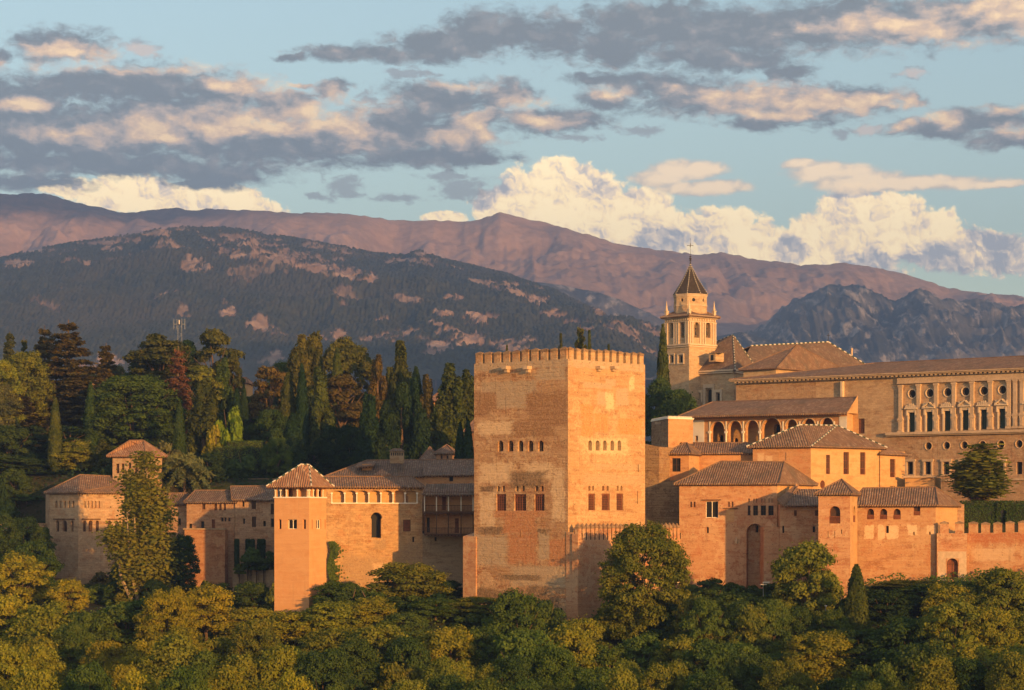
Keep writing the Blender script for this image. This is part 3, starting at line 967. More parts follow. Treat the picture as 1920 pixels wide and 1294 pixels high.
class Build:
    """one building: walls with openings, roofs, windows and trim as parts under an Empty"""

    def __init__(s, name, label, cat, base, mats, group=None):
        s.t = thing(name, base, label, cat, group)
        s.w = Wall()
        s.mats = mats if isinstance(mats, (list, tuple)) else [mats]
        s.wins = []

    def face(s, a, b, zb, zt, wins=(), mi=0, top=None):
        """wins: (kind, x0, y0, x1, y1, style, depth) with photo pixels"""
        a, b = Vector(a), Vector(b)
        d, L, n = seg_dir(a, b)
        ops = []
        for wn in wins:
            kind, x0, y0, x1, y1, style = wn[:6]
            dp = wn[6] if len(wn) > 6 else .45
            s0, Y0 = hit(a, d, x0)
            s1, Y1 = hit(a, d, x1)
            Ym = (Y0 + Y1) / 2
            pts = loop_pts(kind, max(s0, .05), Z_(y1, Ym), min(s1, L - .05), Z_(y0, Ym))
            ops.append((pts, dp))
            s.wins.append((a, d, n, pts, dp, style, kind))
        s.w.face(a, b, zb, zt, ops, top=top, mi=mi)
        return d, L, n

    def finish(s, wall_name='wall'):
        wall = s.w.done(wall_name, s.mats, s.t)
        for a, d, n, pts, dp, style, kind in s.wins:
            s.window(a, d, n, pts, dp, style, kind)
        return s.t

    def window(s, a, d, n, pts, dp, style, kind):
        if style == 'open':
            return

        def w(p, k):
            return Vector((a.x + d.x * p[0] - n.x * k, a.y + d.y * p[0] - n.y * k, p[1]))
        ss = [p[0] for p in pts]; zs = [p[1] for p in pts]
        s0, s1, z0, z1 = min(ss), max(ss), min(zs), max(zs)
        W, H = s1 - s0, z1 - z0
        # frame
        bm = bmesh.new()
        fr = max(.05, min(.10, W * .07))
        m = len(pts)
        cx, cz = (s0 + s1) / 2, (z0 + z1) / 2
        inner = [(cx + (p[0] - cx) * (1 - 2 * fr / W), cz + (p[1] - cz) * (1 - 2 * fr / H)) for p in pts]
        k0 = dp - .06
        vo = [bm.verts.new(w(p, k0)) for p in pts]
        vi = [bm.verts.new(w(p, k0)) for p in inner]
        vb = [bm.verts.new(w(p, dp + .02)) for p in inner]
        for i in range(m):
            j = (i + 1) % m
            bm.faces.new((vo[i], vo[j], vi[j], vi[i]))
            bm.faces.new((vi[i], vi[j], vb[j], vb[i]))
        dd = (d.x, d.y, 0)

        def hb(z, h=.03, k=k0 - .01, x0=s0, x1=s1):
            boxb(bm, w(((x0 + x1) / 2, z), k), dd, ((x1 - x0) / 2 - .02, .03, h))

        def vb_(x, h0=z0, h1=z1, r=.03, k=k0 - .01):
            boxb(bm, w((x, (h0 + h1) / 2), k), dd, (r, .03, (h1 - h0) / 2 - .02))
        pane_m, fr_m = M_DARK, M_WOOD
        zt = z1 - (W * .5 if kind in ('arch', 'horse', 'point') else 0)
        if style == 'lattice':
            pane_m, fr_m = M_DARKBROWN, M_WOOD_RED
            nx, nz = 5, 7
            for i in range(1, nx):
                vb_(s0 + W * i / nx, r=.035)
            for i in range(1, nz):
                hb(z0 + H * i / nz, .035)
            hb(z1 - .1, .09)
            r = W * .42
            for q in range(10):
                t0, t1 = math.pi * q / 10, math.pi * (q + 1) / 10
                bar(bm, w((cx + r * math.cos(t0), z1 - r - .15 + r * math.sin(t0)), k0 - .03), w((cx + r * math.cos(t1), z1 - r - .15 + r * math.sin(t1)), k0 - .03), .05, 4)
        elif style == 'door':
            pane_m, fr_m = M_WOOD_RED, M_WOOD
            vb_(cx); hb(z0 + H * .35); hb(z0 + H * .7)
        elif style == 'shutter':
            pane_m, fr_m = M_SHUTTER, M_SHUTTER
            vb_(cx, r=.05)
            for i in range(1, 16):
                hb(z0 + H * i / 16, .04)
        elif style == 'case':            # tall casement with balustrade
            pane_m, fr_m = M_DARKBROWN, M_WOOD_RED
            vb_(cx, z0, z1); hb(z0 + H * .27, .05); hb(z0 + H * .62, .03); hb(z0 + H * .82, .03)
            for i in range(1, 6):
                vb_(s0 + W * i / 6, z0, z0 + H * .27, .025, k0 - .05)
        elif style == 'twin':            # two lights with a marble shaft
            fr_m = M_MARBLE
            bar(bm, w((cx, z0), k0 - .06), w((cx, zt), k0 - .06), .07, 8)
            boxb(bm, w((cx, zt - .06), k0 - .06), dd, (.14, .1, .1))
        elif style == 'rail':            # open arch with a red balustrade
            pane_m, fr_m = M_DARKBROWN, M_WOOD_RED
            hb(z0 + H * .40, .05, .12); hb(z0 + .06, .05, .12)
            for i in range(1, 9):
                vb_(s0 + W * i / 9, z0, z0 + H * .40, .045, .12)
        elif style == 'louvre':
            pane_m, fr_m = M_DARKBROWN, M_WOOD
            vb_(cx)
            for i in range(1, 5):
                hb(z0 + H * i / 5, .03)
        elif style == 'cross':
            vb_(cx); hb(z0 + H * .5)
        elif style == 'blind':
            pane_m, fr_m = s.mats[0], s.mats[0]
        elif style == 'plain':
            fr_m = s.mats[0]
        bmesh.ops.recalc_face_normals(bm, faces=bm.faces)
        f = mk('door' if style == 'door' else 'window', bm, fr_m, s.t)
        bm = bmesh.new()
        uvl = bm.loops.layers.uv.new('UVMap')
        back = dp + .01 if style not in ('rail', 'twin') else dp + .015
        fc = bm.faces.new([bm.verts.new(w(p, back)) for p in pts])
        for l in fc.loops:
            l[uvl].uv = (l.vert.co.x, l.vert.co.z)
        pn = mk('pane' if style not in ('door', 'blind') else 'panel', bm, pane_m, s.t)
        pn.parent = f
        return f

    # ---------------- roofs
    def roof(s, eave, ridge, mat, over=.55, th=.22, caps=None, name='roof', soffit=True):
        """eave: four points (x, y, z) FL FR BR BL; ridge: one or two points"""
        bm = bmesh.new()
        uvl = bm.loops.layers.uv.new('UVMap')
        E = [Vector(e) for e in eave]
        R = [Vector(r) for r in ridge]
        c = sum(E, Vector()) / 4
        # push the eave out along both adjoining walls
        O = []
        for i in range(4):
            e0 = (E[i] - E[i - 1]); e0.z = 0; e0.normalize()
            e1 = (E[i] - E[(i + 1) % 4]); e1.z = 0; e1.normalize()
            o = E[i] + (e0 + e1) * over
            o.z = E[i].z - over * .25
            O.append(o)
        r0, r1 = (R[0], R[-1])
        if len(R) == 1:
            faces = [(O[0], O[1], r0), (O[1], O[2], r0), (O[2], O[3], r0), (O[3], O[0], r0)]
        else:
            faces = [(O[0], O[1], r1, r0), (O[1], O[2], r1), (O[2], O[3], r0, r1), (O[3], O[0], r0)]
        for fp in faces:
            s.slope(bm, uvl, fp)
        # fascia and soffit
        lo = [o - Vector((0, 0, th)) for o in O]
        for i in range(4):
            j = (i + 1) % 4
            s.slope(bm, uvl, (O[i], lo[i], lo[j], O[j]))
        s.slope(bm, uvl, lo[::-1])
        rf = mk(name, bm, mat, s.t)
        s.eaves(O, th)
        hips = []
        if len(R) == 1:
            hips = [(o, r0) for o in O]
        else:
            hips = [(O[0], r0), (O[3], r0), (O[1], r1), (O[2], r1), (r0, r1)]
        s.caps(hips, rf, caps)
        return rf

    def slope(s, bm, uvl, pts):
        f = bm.faces.new([bm.verts.new(p) for p in pts])
        f.normal_update()
        n = f.normal
        u = Vector((-n.y, n.x, 0))
        if u.length < 1e-4:
            u = Vector((1, 0, 0))
        u.normalize()
        v = n.cross(u)
        for l in f.loops:
            l[uvl].uv = (l.vert.co.dot(u), l.vert.co.dot(v))
        return f

    def eaves(s, O, th, sides=(3, 0, 1)):
        """rafter ends under the front and side eaves"""
        bm = bmesh.new()
        for i in sides:
            a, b = O[i], O[(i + 1) % len(O)]
            d = b - a
            L = d.length
            d.normalize()
            nrm = Vector((d.y, -d.x, 0))
            k = max(2, int(L / .55))
            for q in range(k):
                p = a + d * (q + .5) * L / k - nrm * .28
                boxb(bm, (p.x, p.y, p.z - th - .09), (d.x, d.y, 0), (.09, .26, .09))
        return mk('eave_trim', bm, M_WOOD, s.t)

    def caps(s, lines, rf, style=None, r=.15, step=.62):
        bm = bmesh.new()
        bw = bmesh.new()
        for p, q in lines:
            p, q = Vector(p), Vector(q)
            d = q - p
            L = d.length
            if L < .3:
                continue
            k = max(1, int(L / step))
            for i in range(k):
                a, b = p + d * (i / k), p + d * ((i + (.97 if style == 'white' else 1.0)) / k)
                z = Vector((0, 0, .04))
                bar(bw if (style == 'white' and i % 2 == 0) else bm, a + z, b + z, r * (1.0 if style else .85), 6, r * .8)
        if style == 'white':
            o = mk('ridge_trim', bm, M_RIDGE_G, s.t); o.parent = rf
            o = mk('ridge_trim', bw, M_RIDGE_W, s.t, label='white glazed ridge tiles'); o.parent = rf
        else:
            bw.free()
            o = mk('ridge_trim', bm, M_RIDGE_G if style == 'dark' else M_RIDGE, s.t); o.parent = rf

    def part(s, name, fn, mat, label=None):
        bm = bmesh.new()
        fn(bm)
        return mk(name, bm, mat, s.t, label=label)

    def slab(s, name, pts, mat, th=.2, over=0, caps=None, rafters=True):
        """a single-pitch roof: pts eave-left, eave-right, top-right, top-left as (x, y, z)"""
        bm = bmesh.new()
        uvl = bm.loops.layers.uv.new('UVMap')
        P = [Vector(p) for p in pts]
        dn = Vector((0, 0, th))
        s.slope(bm, uvl, P)
        Q = [p - dn for p in P]
        for i in range(len(P)):
            j = (i + 1) % len(P)
            s.slope(bm, uvl, (P[i], Q[i], Q[j], P[j]))
        s.slope(bm, uvl, Q[::-1])
        rf = mk(name, bm, mat, s.t)
        if rafters:
            s.eaves([P[0], P[1]], th, sides=(0,))
        if caps is not None:
            s.caps(caps, rf, None)
        return rf


def rect4(C, L, R):
    """near corner, left corner, right corner (px, Y) -> four plan points, the last behind"""
    c, l, r = P2(*C), P2(*L), P2(*R)
    return c, l, r, l + r - c


def base3(p, z):
    return (p.x, p.y, z)


def z3(p, z):
    return Vector((p.x, p.y, z))


def hipbox(name, label, cat, C, L, R, py_eave, py_bot, apex, roofmat, mats, wl=(), wr=(), over=.55, caps=None, group=None, mi_r=0):
    """block with hip roof: C near corner, apex a list of (px, py, Y)"""
    c, l, r, k = rect4(C, L, R)
    ze = Z_(py_eave, C[1])
    zb = Z_(py_bot, C[1])
    B = Build(name, label, cat, base3(c, zb), mats, group)
    B.face(l, c, zb, ze, wl)
    B.face(c, r, zb, ze, wr, mi=mi_r)
    B.w.face(r, k, zb, ze)
    B.w.face(k, l, zb, ze)
    B.roof([z3(l, ze), z3(c, ze), z3(r, ze), z3(k, ze)], [P3(*a) for a in apex], roofmat, over, caps=caps)
    return B


def row(kind, xs, y0, y1, style, depth=.45):
    return [(kind, x0, y0, x1, y1, style, depth) for x0, x1 in xs]


# ------------------------------------------------------------------ the great square tower
TC, TL, TR = (1065, 400), (889, 413), (1209.5, 415)


def wall_px(a, b, lst):
    """photo boxes (x0, y0, x1, y1) -> boxes in wall metres (centre, half size)"""
    d, L, n = seg_dir(a, b)
    out = []
    for x0, y0, x1, y1 in lst:
        s0, Y0 = hit(a, d, x0); s1, Y1 = hit(a, d, x1)
        Ym = (Y0 + Y1) / 2
        out.append(((s0 + s1) / 2, (Z_(y0, Ym) + Z_(y1, Ym)) / 2, abs(s1 - s0) / 2, abs(Z_(y0, Ym) - Z_(y1, Ym)) / 2))
    return out


def great_tower():
    c, l, r, k = rect4(TC, TL, TR)
    LM = lambda lst: wall_px(l, c, lst)
    RM = lambda lst: wall_px(c, r, lst)
    base, warm, pale, dark = (.37, .215, .12), (.31, .155, .08), (.56, .38, .235), (.10, .065, .042)  # same stone toned darker on the shaded face, lighter on the sunny one
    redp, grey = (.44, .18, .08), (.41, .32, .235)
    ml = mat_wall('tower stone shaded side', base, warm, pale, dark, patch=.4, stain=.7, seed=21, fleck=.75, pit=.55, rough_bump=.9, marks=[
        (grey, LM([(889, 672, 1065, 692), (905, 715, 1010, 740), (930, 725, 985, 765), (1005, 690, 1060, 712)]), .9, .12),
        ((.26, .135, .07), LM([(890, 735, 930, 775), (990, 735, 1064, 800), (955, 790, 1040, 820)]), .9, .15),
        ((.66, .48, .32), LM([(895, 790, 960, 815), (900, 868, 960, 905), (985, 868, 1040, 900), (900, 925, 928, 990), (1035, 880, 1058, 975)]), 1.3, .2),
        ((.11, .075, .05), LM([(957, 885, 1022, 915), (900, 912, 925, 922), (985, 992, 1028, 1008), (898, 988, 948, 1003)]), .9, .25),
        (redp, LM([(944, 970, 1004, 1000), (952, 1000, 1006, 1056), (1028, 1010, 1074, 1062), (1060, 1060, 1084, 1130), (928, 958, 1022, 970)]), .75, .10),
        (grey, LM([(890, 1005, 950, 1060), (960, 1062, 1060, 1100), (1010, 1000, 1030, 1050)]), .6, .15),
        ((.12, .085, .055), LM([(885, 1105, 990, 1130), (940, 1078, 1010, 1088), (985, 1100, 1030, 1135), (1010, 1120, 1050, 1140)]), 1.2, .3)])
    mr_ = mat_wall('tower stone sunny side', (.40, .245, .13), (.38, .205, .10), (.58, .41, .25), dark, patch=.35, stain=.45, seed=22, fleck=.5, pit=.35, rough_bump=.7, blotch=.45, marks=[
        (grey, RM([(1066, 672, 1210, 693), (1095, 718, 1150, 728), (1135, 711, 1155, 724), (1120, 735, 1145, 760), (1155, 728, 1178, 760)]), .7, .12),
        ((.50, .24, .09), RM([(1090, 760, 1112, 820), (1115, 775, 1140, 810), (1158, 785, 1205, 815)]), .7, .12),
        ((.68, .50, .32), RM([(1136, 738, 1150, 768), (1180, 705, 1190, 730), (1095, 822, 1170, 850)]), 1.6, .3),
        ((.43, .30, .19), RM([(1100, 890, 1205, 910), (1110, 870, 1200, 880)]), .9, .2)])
    zt = Z_(673, 400)
    zb = -26
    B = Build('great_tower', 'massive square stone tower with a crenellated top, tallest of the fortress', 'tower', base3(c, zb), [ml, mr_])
    lw = row('arch', [(933.3, 943.5), (952.1, 962.5), (970.7, 981.1), (989.5, 999.7), (1009, 1019)], 826, 846.5, 'plain', .9)
    lw += row('rect', [(930.7, 948.9), (964.5, 986.5), (1002.3, 1020.8)], 926.5, 957.8, 'lattice', .3)
    lw += row('arch', [(931.9, 937.2), (941.5, 947), (966.9, 972.6), (978.1, 983.7), (1003.3, 1009.5), (1013.8, 1019.6)], 910.7, 921.2, 'blind', .5)
    lw += [('rect', 974.8, 995, 976.2, 1007, 'plain', .4)]
    rw = row('arch', [(1103.1, 1110.2), (1117, 1124.3), (1130.6, 1137.7), (1144.6, 1151.6), (1158, 1164.8)], 825.8, 845, 'plain', .9)
    rw += row('rect', [(1103.2, 1115.9), (1128.3, 1143.4), (1156, 1168.6)], 925.5, 957, 'lattice', .3)
    rw += row('arch', [(1103.2, 1107), (1110.2, 1114), (1129, 1132.8), (1137.5, 1141.3), (1156.3, 1160), (1163.2, 1167)], 910.7, 920.2, 'blind', .5)
    rw += [('rect', 1196, 871, 1197.6, 885, 'plain', .4), ('rect', 1194.5, 921, 1195.8, 945, 'plain', .3)]
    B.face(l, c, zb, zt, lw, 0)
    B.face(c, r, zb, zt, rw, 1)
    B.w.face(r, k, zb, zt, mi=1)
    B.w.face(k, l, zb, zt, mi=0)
    # roof terrace
    q = [z3(p, zt - 1.6) for p in (l, c, r, k)]
    B.w.poly(q)
    B.finish('wall')
    # merlons
    def merlons(a, b, n, w, h, mi, corner=True):
        d, L, nn = seg_dir(a, b)
        for i in range(n):
            s = L * (i + .5) / n
            jit = rng.uniform(-.05, .05)
            p = a + d * s - nn * .42
            W = Wall()
            hw = w / 2 * rng.uniform(.93, 1.05)
            hh = h / 2 * rng.uniform(.95, 1.05)
            W.box((p.x, p.y, zt + hh - .02), (d.x, d.y), (hw, .40, hh))
            W.box((p.x, p.y, zt + 2 * hh + .12), (d.x, d.y), (hw + .05, .44, .18), cap=.30 + jit, mi=1)
            W.done('merlon', [(ml, mr_)[mi], W_CAP], B.t)
    merlons(l, c, 10, 1.42, 1.5, 0)
    merlons(c, r, 11, 1.16, 1.5, 1)
    merlons(r, k, 10, 1.3, 1.5, 1)
    merlons(k, l, 11, 1.3, 1.5, 0)
    for px in (953, 993):
        s, Y = hit(l, seg_dir(l, c)[0], px)
        d, L, n = seg_dir(l, c)
        p = l + d * s + n * .6
        bm = bmesh.new()
        boxb(bm, (p.x, p.y, Z_(690, Y)), (d.x, d.y), (.5, .65, .28)); boxb(bm, (p.x - n.x * .3, p.y - n.y * .3, Z_(696, Y)), (d.x, d.y), (.3, .4, .25))
        mk('corbel', bm, M_STONE, B.t)
    for px in (1121, 1148):
        d, L, n = seg_dir(c, r)
        s, Y = hit(c, d, px)
        p = c + d * s + n * .5
        bm = bmesh.new()
        boxb(bm, (p.x, p.y, Z_(689.5, Y)), (d.x, d.y), (.65, .55, .25)); boxb(bm, (p.x - n.x * .3, p.y - n.y * .3, Z_(694, Y)), (d.x, d.y), (.4, .3, .22))
        mk('corbel', bm, M_STONE, B.t)
    # low buttress on the far left and the step on the near corner
    W = Wall()
    d, L, n = seg_dir(l, c)
    a = l - d * 2.3 + n * .25
    b = l + d * .6 + n * .25
    zt2 = Z_(1006, 413)
    W.face(a, b, zb, zt2)
    W.face(l - d * 2.3 - n * 6, a, zb, zt2)
    W.poly([z3(a, zt2), z3(b, zt2), z3(b - n * 4, zt2 + .9), z3(a - n * 4, zt2 + .9)])
    W.face(b, b - n * 2, zb, zt2)
    W.done('buttress', [W_TAPIAL], B.t)
    W = Wall()
    c2 = c + d * 1.25 + n * .12
    e = c - d * .3 + n * .12
    zt3 = Z_(998, 400)
    W.face(e, c2, zb, zt3)
    dr, Lr, nr = seg_dir(c, r)
    W.face(c2, c2 + dr * 5, zb, zt3)
    W.poly([z3(e, zt3), z3(c2, zt3), z3(c2 + dr * 5, zt3), z3(e + dr * 5, zt3)])
    W.done('corner_step', [W_TAPIAL], B.t)


great_tower()


# ------------------------------------------------------------------ merlon walls
def crenel_wall(name, label, line, py_top, py_bot, pitch, w, h, mats, thick=1.2, cap=.5, wins=(), group=None, drains=0, skip=0):
    """line: list of (px, Y); the coping row at each point is py_top (number or list)"""
    pts = [P2(*q) for q in line]
    tops = py_top if isinstance(py_top, (list, tuple)) else [py_top] * len(line)
    zs = [Z_(t, q[1]) for t, q in zip(tops, line)]
    zb = min(Z_(py_bot, q[1]) for q in line)
    B = Build(name, label, 'wall', base3(pts[0], zb), mats, group)
    mer = []
    for i in range(len(pts) - 1):
        a, b = pts[i], pts[i + 1]
        d, L, n = seg_dir(a, b)
        B.face(a, b, zb, (zs[i], zs[i + 1]), wins if i == skip else ())
        B.w.face(b - n * thick, a - n * thick, zb, (zs[i + 1], zs[i]))
        B.w.poly([z3(a, zs[i]), z3(b, zs[i + 1]), z3(b - n * thick, zs[i + 1]), z3(a - n * thick, zs[i])])
        if i == len(pts) - 2:
            B.w.face(b, b - n * thick, zb, zs[i + 1])
        if i == 0:
            B.w.face(a - n * thick, a, zb, zs[i])
        k = max(1, int(L / pitch))
        for q in range(k):
            s = L * (q + .5) / k
            z = zs[i] + (zs[i + 1] - zs[i]) * s / L
            mer.append((a + d * s - n * .4, d, z))
    B.finish()
    if drains:
        for p, d, z in mer:
            n = Vector((d.y, -d.x))
            q = p + d * pitch / 2 + n * .395
            B.part('drain_slot', lambda bm: boxb(bm, (q.x, q.y, z - drains / 2 + .1), (d.x, d.y), (.13, .02, drains / 2)), M_DARK)
    for p, d, z in mer:
        W = Wall()
        hw = w / 2 * rng.uniform(.94, 1.05)
        hh = h / 2 * rng.uniform(.92, 1.06)
        W.box((p.x, p.y, z + hh - .02), (d.x, d.y), (hw, .36, hh))
        W.box((p.x, p.y, z + 2 * hh + .07), (d.x, d.y), (hw + .04, .40, .11), cap=cap, mi=1)
        W.done('merlon', [mats[0] if isinstance(mats, list) else mats, W_CAP], B.t)
    return B


crenel_wall('crenellated_wall', 'crenellated rampart with pointed merlons running from the foot of the great tower behind a big tree',
            [(1083.5, 398.3), (1178, 410), (1276, 425)], [1001, 1001, 1000], 1230, 1.20, .84, .95, W_TAPIAL, cap=.75, drains=1.1)

# ------------------------------------------------------------------ the orange tower with the pavilion on top
def pavilion_tower():
    C, L_, R_ = (579.5, 405), (514.4, 407.9), (611.6, 410.6)
    c, l, r, k = rect4(C, L_, R_)
    zb = -24
    zf = Z_(933, 405)
    ze = Z_(908.5, 405)
    B = Build('pavilion_tower', 'smooth bright orange tower topped by an arcaded pavilion with a tiled hip roof', 'tower', base3(c, zb), [W_ORANGE, M_MARBLE])
    lw = row('rect', [(521.7, 527.6), (567.6, 573.5)], 974, 992, 'plain', .4) + [('rect', 538.7, 974, 556.7, 992, 'twin', .5)]
    rw = [('rect', 584, 974, 587, 992, 'plain', .3), ('rect', 593.2, 974, 602.7, 992, 'twin', .4), ('rect', 608.3, 974, 610.8, 992, 'plain', .3)]
    B.face(l, c, zb, zf, lw)
    B.face(c, r, zb, zf, rw)
    B.w.face(r, k, zb, zf)
    B.w.face(k, l, zb, zf)
    # arcade walls of the pavilion, open, with a rear parapet room
    al = [('seg', 519, 911.7, 534.8, 933, 'open', .25), ('seg', 539.4, 911.7, 556.5, 933, 'open', .25), ('seg', 561, 911.7, 574.2, 933, 'open', .25)]
    ar = [('arch', 581, 911.9, 586.2, 933, 'open', .25), ('arch', 588.5, 911.9, 594.9, 933, 'open', .25), ('arch', 597.2, 911.9, 604.2, 933, 'open', .25)]
    B.face(l, c, zf, ze, al)
    B.face(c, r, zf, ze, ar)
    dl, Ll, nl = seg_dir(l, c)
    dr, Lr, nr = seg_dir(c, r)
    # rear walls with arches too, so daylight shows through on the left
    B.w.face(r, k, zf, ze)
    d, L, n = seg_dir(k, l)
    B.w.face(k, l, zf, ze, [(loop_pts('seg', L * .55, zf + .1, L * .92, ze - .25), .25)])
    # inner room
    i0 = c - nl * 2.2 - dl * 2.4 - nr * .0
    B.w.box((i0.x, i0.y, (zf + ze) / 2 - .1), (dl.x, dl.y), (1.35, 1.2, (ze - zf) / 2 - .12))
    B.w.poly([z3(l, zf), z3(c, zf), z3(r, zf), z3(k, zf)])
    B.roof([z3(l, ze), z3(c, ze), z3(r, ze), z3(k, ze)], [P3(564.3, 871, 407.2), P3(579.4, 871.7, 409.2)], T_ROOF_WARM, 1.0, caps='white')

    def cornice(bm):
        for a, d, L, n in ((l, dl, Ll, nl), (c, dr, Lr, nr)):
            m = a + d * L / 2 + n * .06
            boxb(bm, (m.x, m.y, zf + .03), (d.x, d.y), (L / 2 + .1, .1, .10))
    B.part('cornice', cornice, M_MARBLE)
    for pxs, a, d in (((516.8, 526.3, 537.4, 557.9, 577.5), l, dl), ((580.3, 587.4, 596.1, 605.2), c, dr)):
        for px in pxs:
            s, Y = hit(a, d, px)
            n = Vector((d.y, -d.x))
            p = a + d * max(s, .12) + n * .02

            def col(bm):
                bar(bm, (p.x, p.y, zf + .12), (p.x, p.y, ze - 1.0), .085, 8)
                boxb(bm, (p.x, p.y, ze - .95), (d.x, d.y), (.15, .13, .12))
                boxb(bm, (p.x, p.y, zf + .17), (d.x, d.y), (.13, .12, .06))
            B.part('column', col, M_MARBLE)
    B.finish()


pavilion_tower()


# ------------------------------------------------------------------ gallery wing, hall behind it and the timber balconies
def gallery_wing():
    a, b = P2(606, 434), P2(792, 436)
    e = P2(900, 437)
    zb = -24
    ze = Z_(913, 435)
    GW = mat_wall('gallery brick wall', (.44, .265, .135), (.38, .205, .10), (.52, .35, .20), (.16, .10, .06), seed=41, bricks=True, stain=.5, course=4, fleck=.45, pit=.4, marks=[((.30, .20, .125), wall_px(a, b, [(640, 1040, 720, 1100), (700, 1012, 722, 1030), (745, 1020, 792, 1060)]), 1.3, .3), ((.52, .36, .23), wall_px(a, b, [(700, 1055, 740, 1100)]), .8, .15)])
    B = Build('gallery_wing', 'ochre palace wing with a row of shallow white-columned arches above one tall horseshoe window', 'building', base3(a, zb), [GW, W_GREY, M_WHITE, W_OCHRE])
    xs = [(623, 645), (647.6, 667.8), (669.8, 690), (693, 713.2), (715.2, 735.6), (738, 758.2), (760.5, 781)]
    g = row('seg', xs[:6], 919.8, 942.7, 'open', 1.1) + [('seg', 760.5, 919.8, 781, 942.7, 'open', 1.1)]
    g += [('horse', 694.7, 960.6, 716.5, 1009, 'plain', 1.6), ('rect', 756, 974.5, 770, 996.6, 'door', .35), ('arch', 773, 1006, 777, 1017, 'plain', .4)]
    B.face(a, b, zb, ze, g)
    d, L, n = seg_dir(a, b)
    # plaster back wall of the gallery, the last bay has a doorway
    zg0, zg1 = Z_(944, 436), Z_(919, 436)
    q0, q1 = a - n * 1.1 + d * .8, b - n * 1.1
    dd, LL, nn = seg_dir(q0, q1)
    sa = hit(q0, dd, 760.6)[0]; sb = hit(q0, dd, 765.4)[0]
    B.w.face(q0, q1, zg0, zg1, [(loop_pts('rect', sa, zg0 + .05, sb, zg0 + 1.4), .6)], mi=3)
    # lower wall carries on under the balconies to the great tower
    z2 = Z_(1001, 437)
    B.face(b, e, zb, z2, [('rect', 814.6, 1006.6, 819.5, 1015, 'plain', .4)], mi=1)
    B.w.face(e, e - n * 8, zb, z2, mi=1)
    B.w.face(b, b - n * 12, z2 - 6, ze)
    B.w.face(a - n * 10, a, zb, ze)
    B.w.poly([z3(b, z2), z3(e, z2), z3(e - n * 8, z2), z3(b - n * 8, z2)], 1)
    B.finish()
    # columns
    for px in (622, 646.3, 668.8, 691.5, 714.2, 736.8, 759.4, 782):
        s, Y = hit(a, d, px)
        p = a + d * s + n * .02

        def col(bm):
            z0, z1 = Z_(942.7, Y), Z_(926, Y)
            bar(bm, (p.x, p.y, z0), (p.x, p.y, z1), .11, 8)
            boxb(bm, (p.x, p.y, z1 + .1), (d.x, d.y), (.2, .14, .13))
            boxb(bm, (p.x, p.y, z0 + .05), (d.x, d.y), (.17, .14, .07))
        B.part('column', col, M_MARBLE)
    s0, s1 = hit(a, d, 621)[0], hit(a, d, 783)[0]
    mid = a + d * (s0 + s1) / 2 + n * .05
    B.part('sill', lambda bm: boxb(bm, (mid.x, mid.y, Z_(943.6, 435)), (d.x, d.y), ((s1 - s0) / 2, .12, .09)), M_MARBLE)
    ya = 434.2
    zr = Z_(894, 441)
    p0, p1 = a + n * .7 - d * .3, b + n * .7 + d * .5
    B.slab('roof', [z3(p0, ze + .05), z3(p1, ze + .05), z3(b - n * 5.0 - d * 1.6, zr), z3(a - n * 5.0, zr)], T_ROOF, caps=[(z3(p1, ze + .05), z3(b - n * 5 - d * 1.6, zr)), (z3(a - n * 5, zr), z3(b - n * 5 - d * 1.6, zr))])
    B.slab('roof', [z3(p1, ze + .05), z3(b - n * 11 + d * .5, ze + .05), z3(b - n * 5.0 - d * 1.6, zr)], T_ROOF_DARK, rafters=False)


gallery_wing()


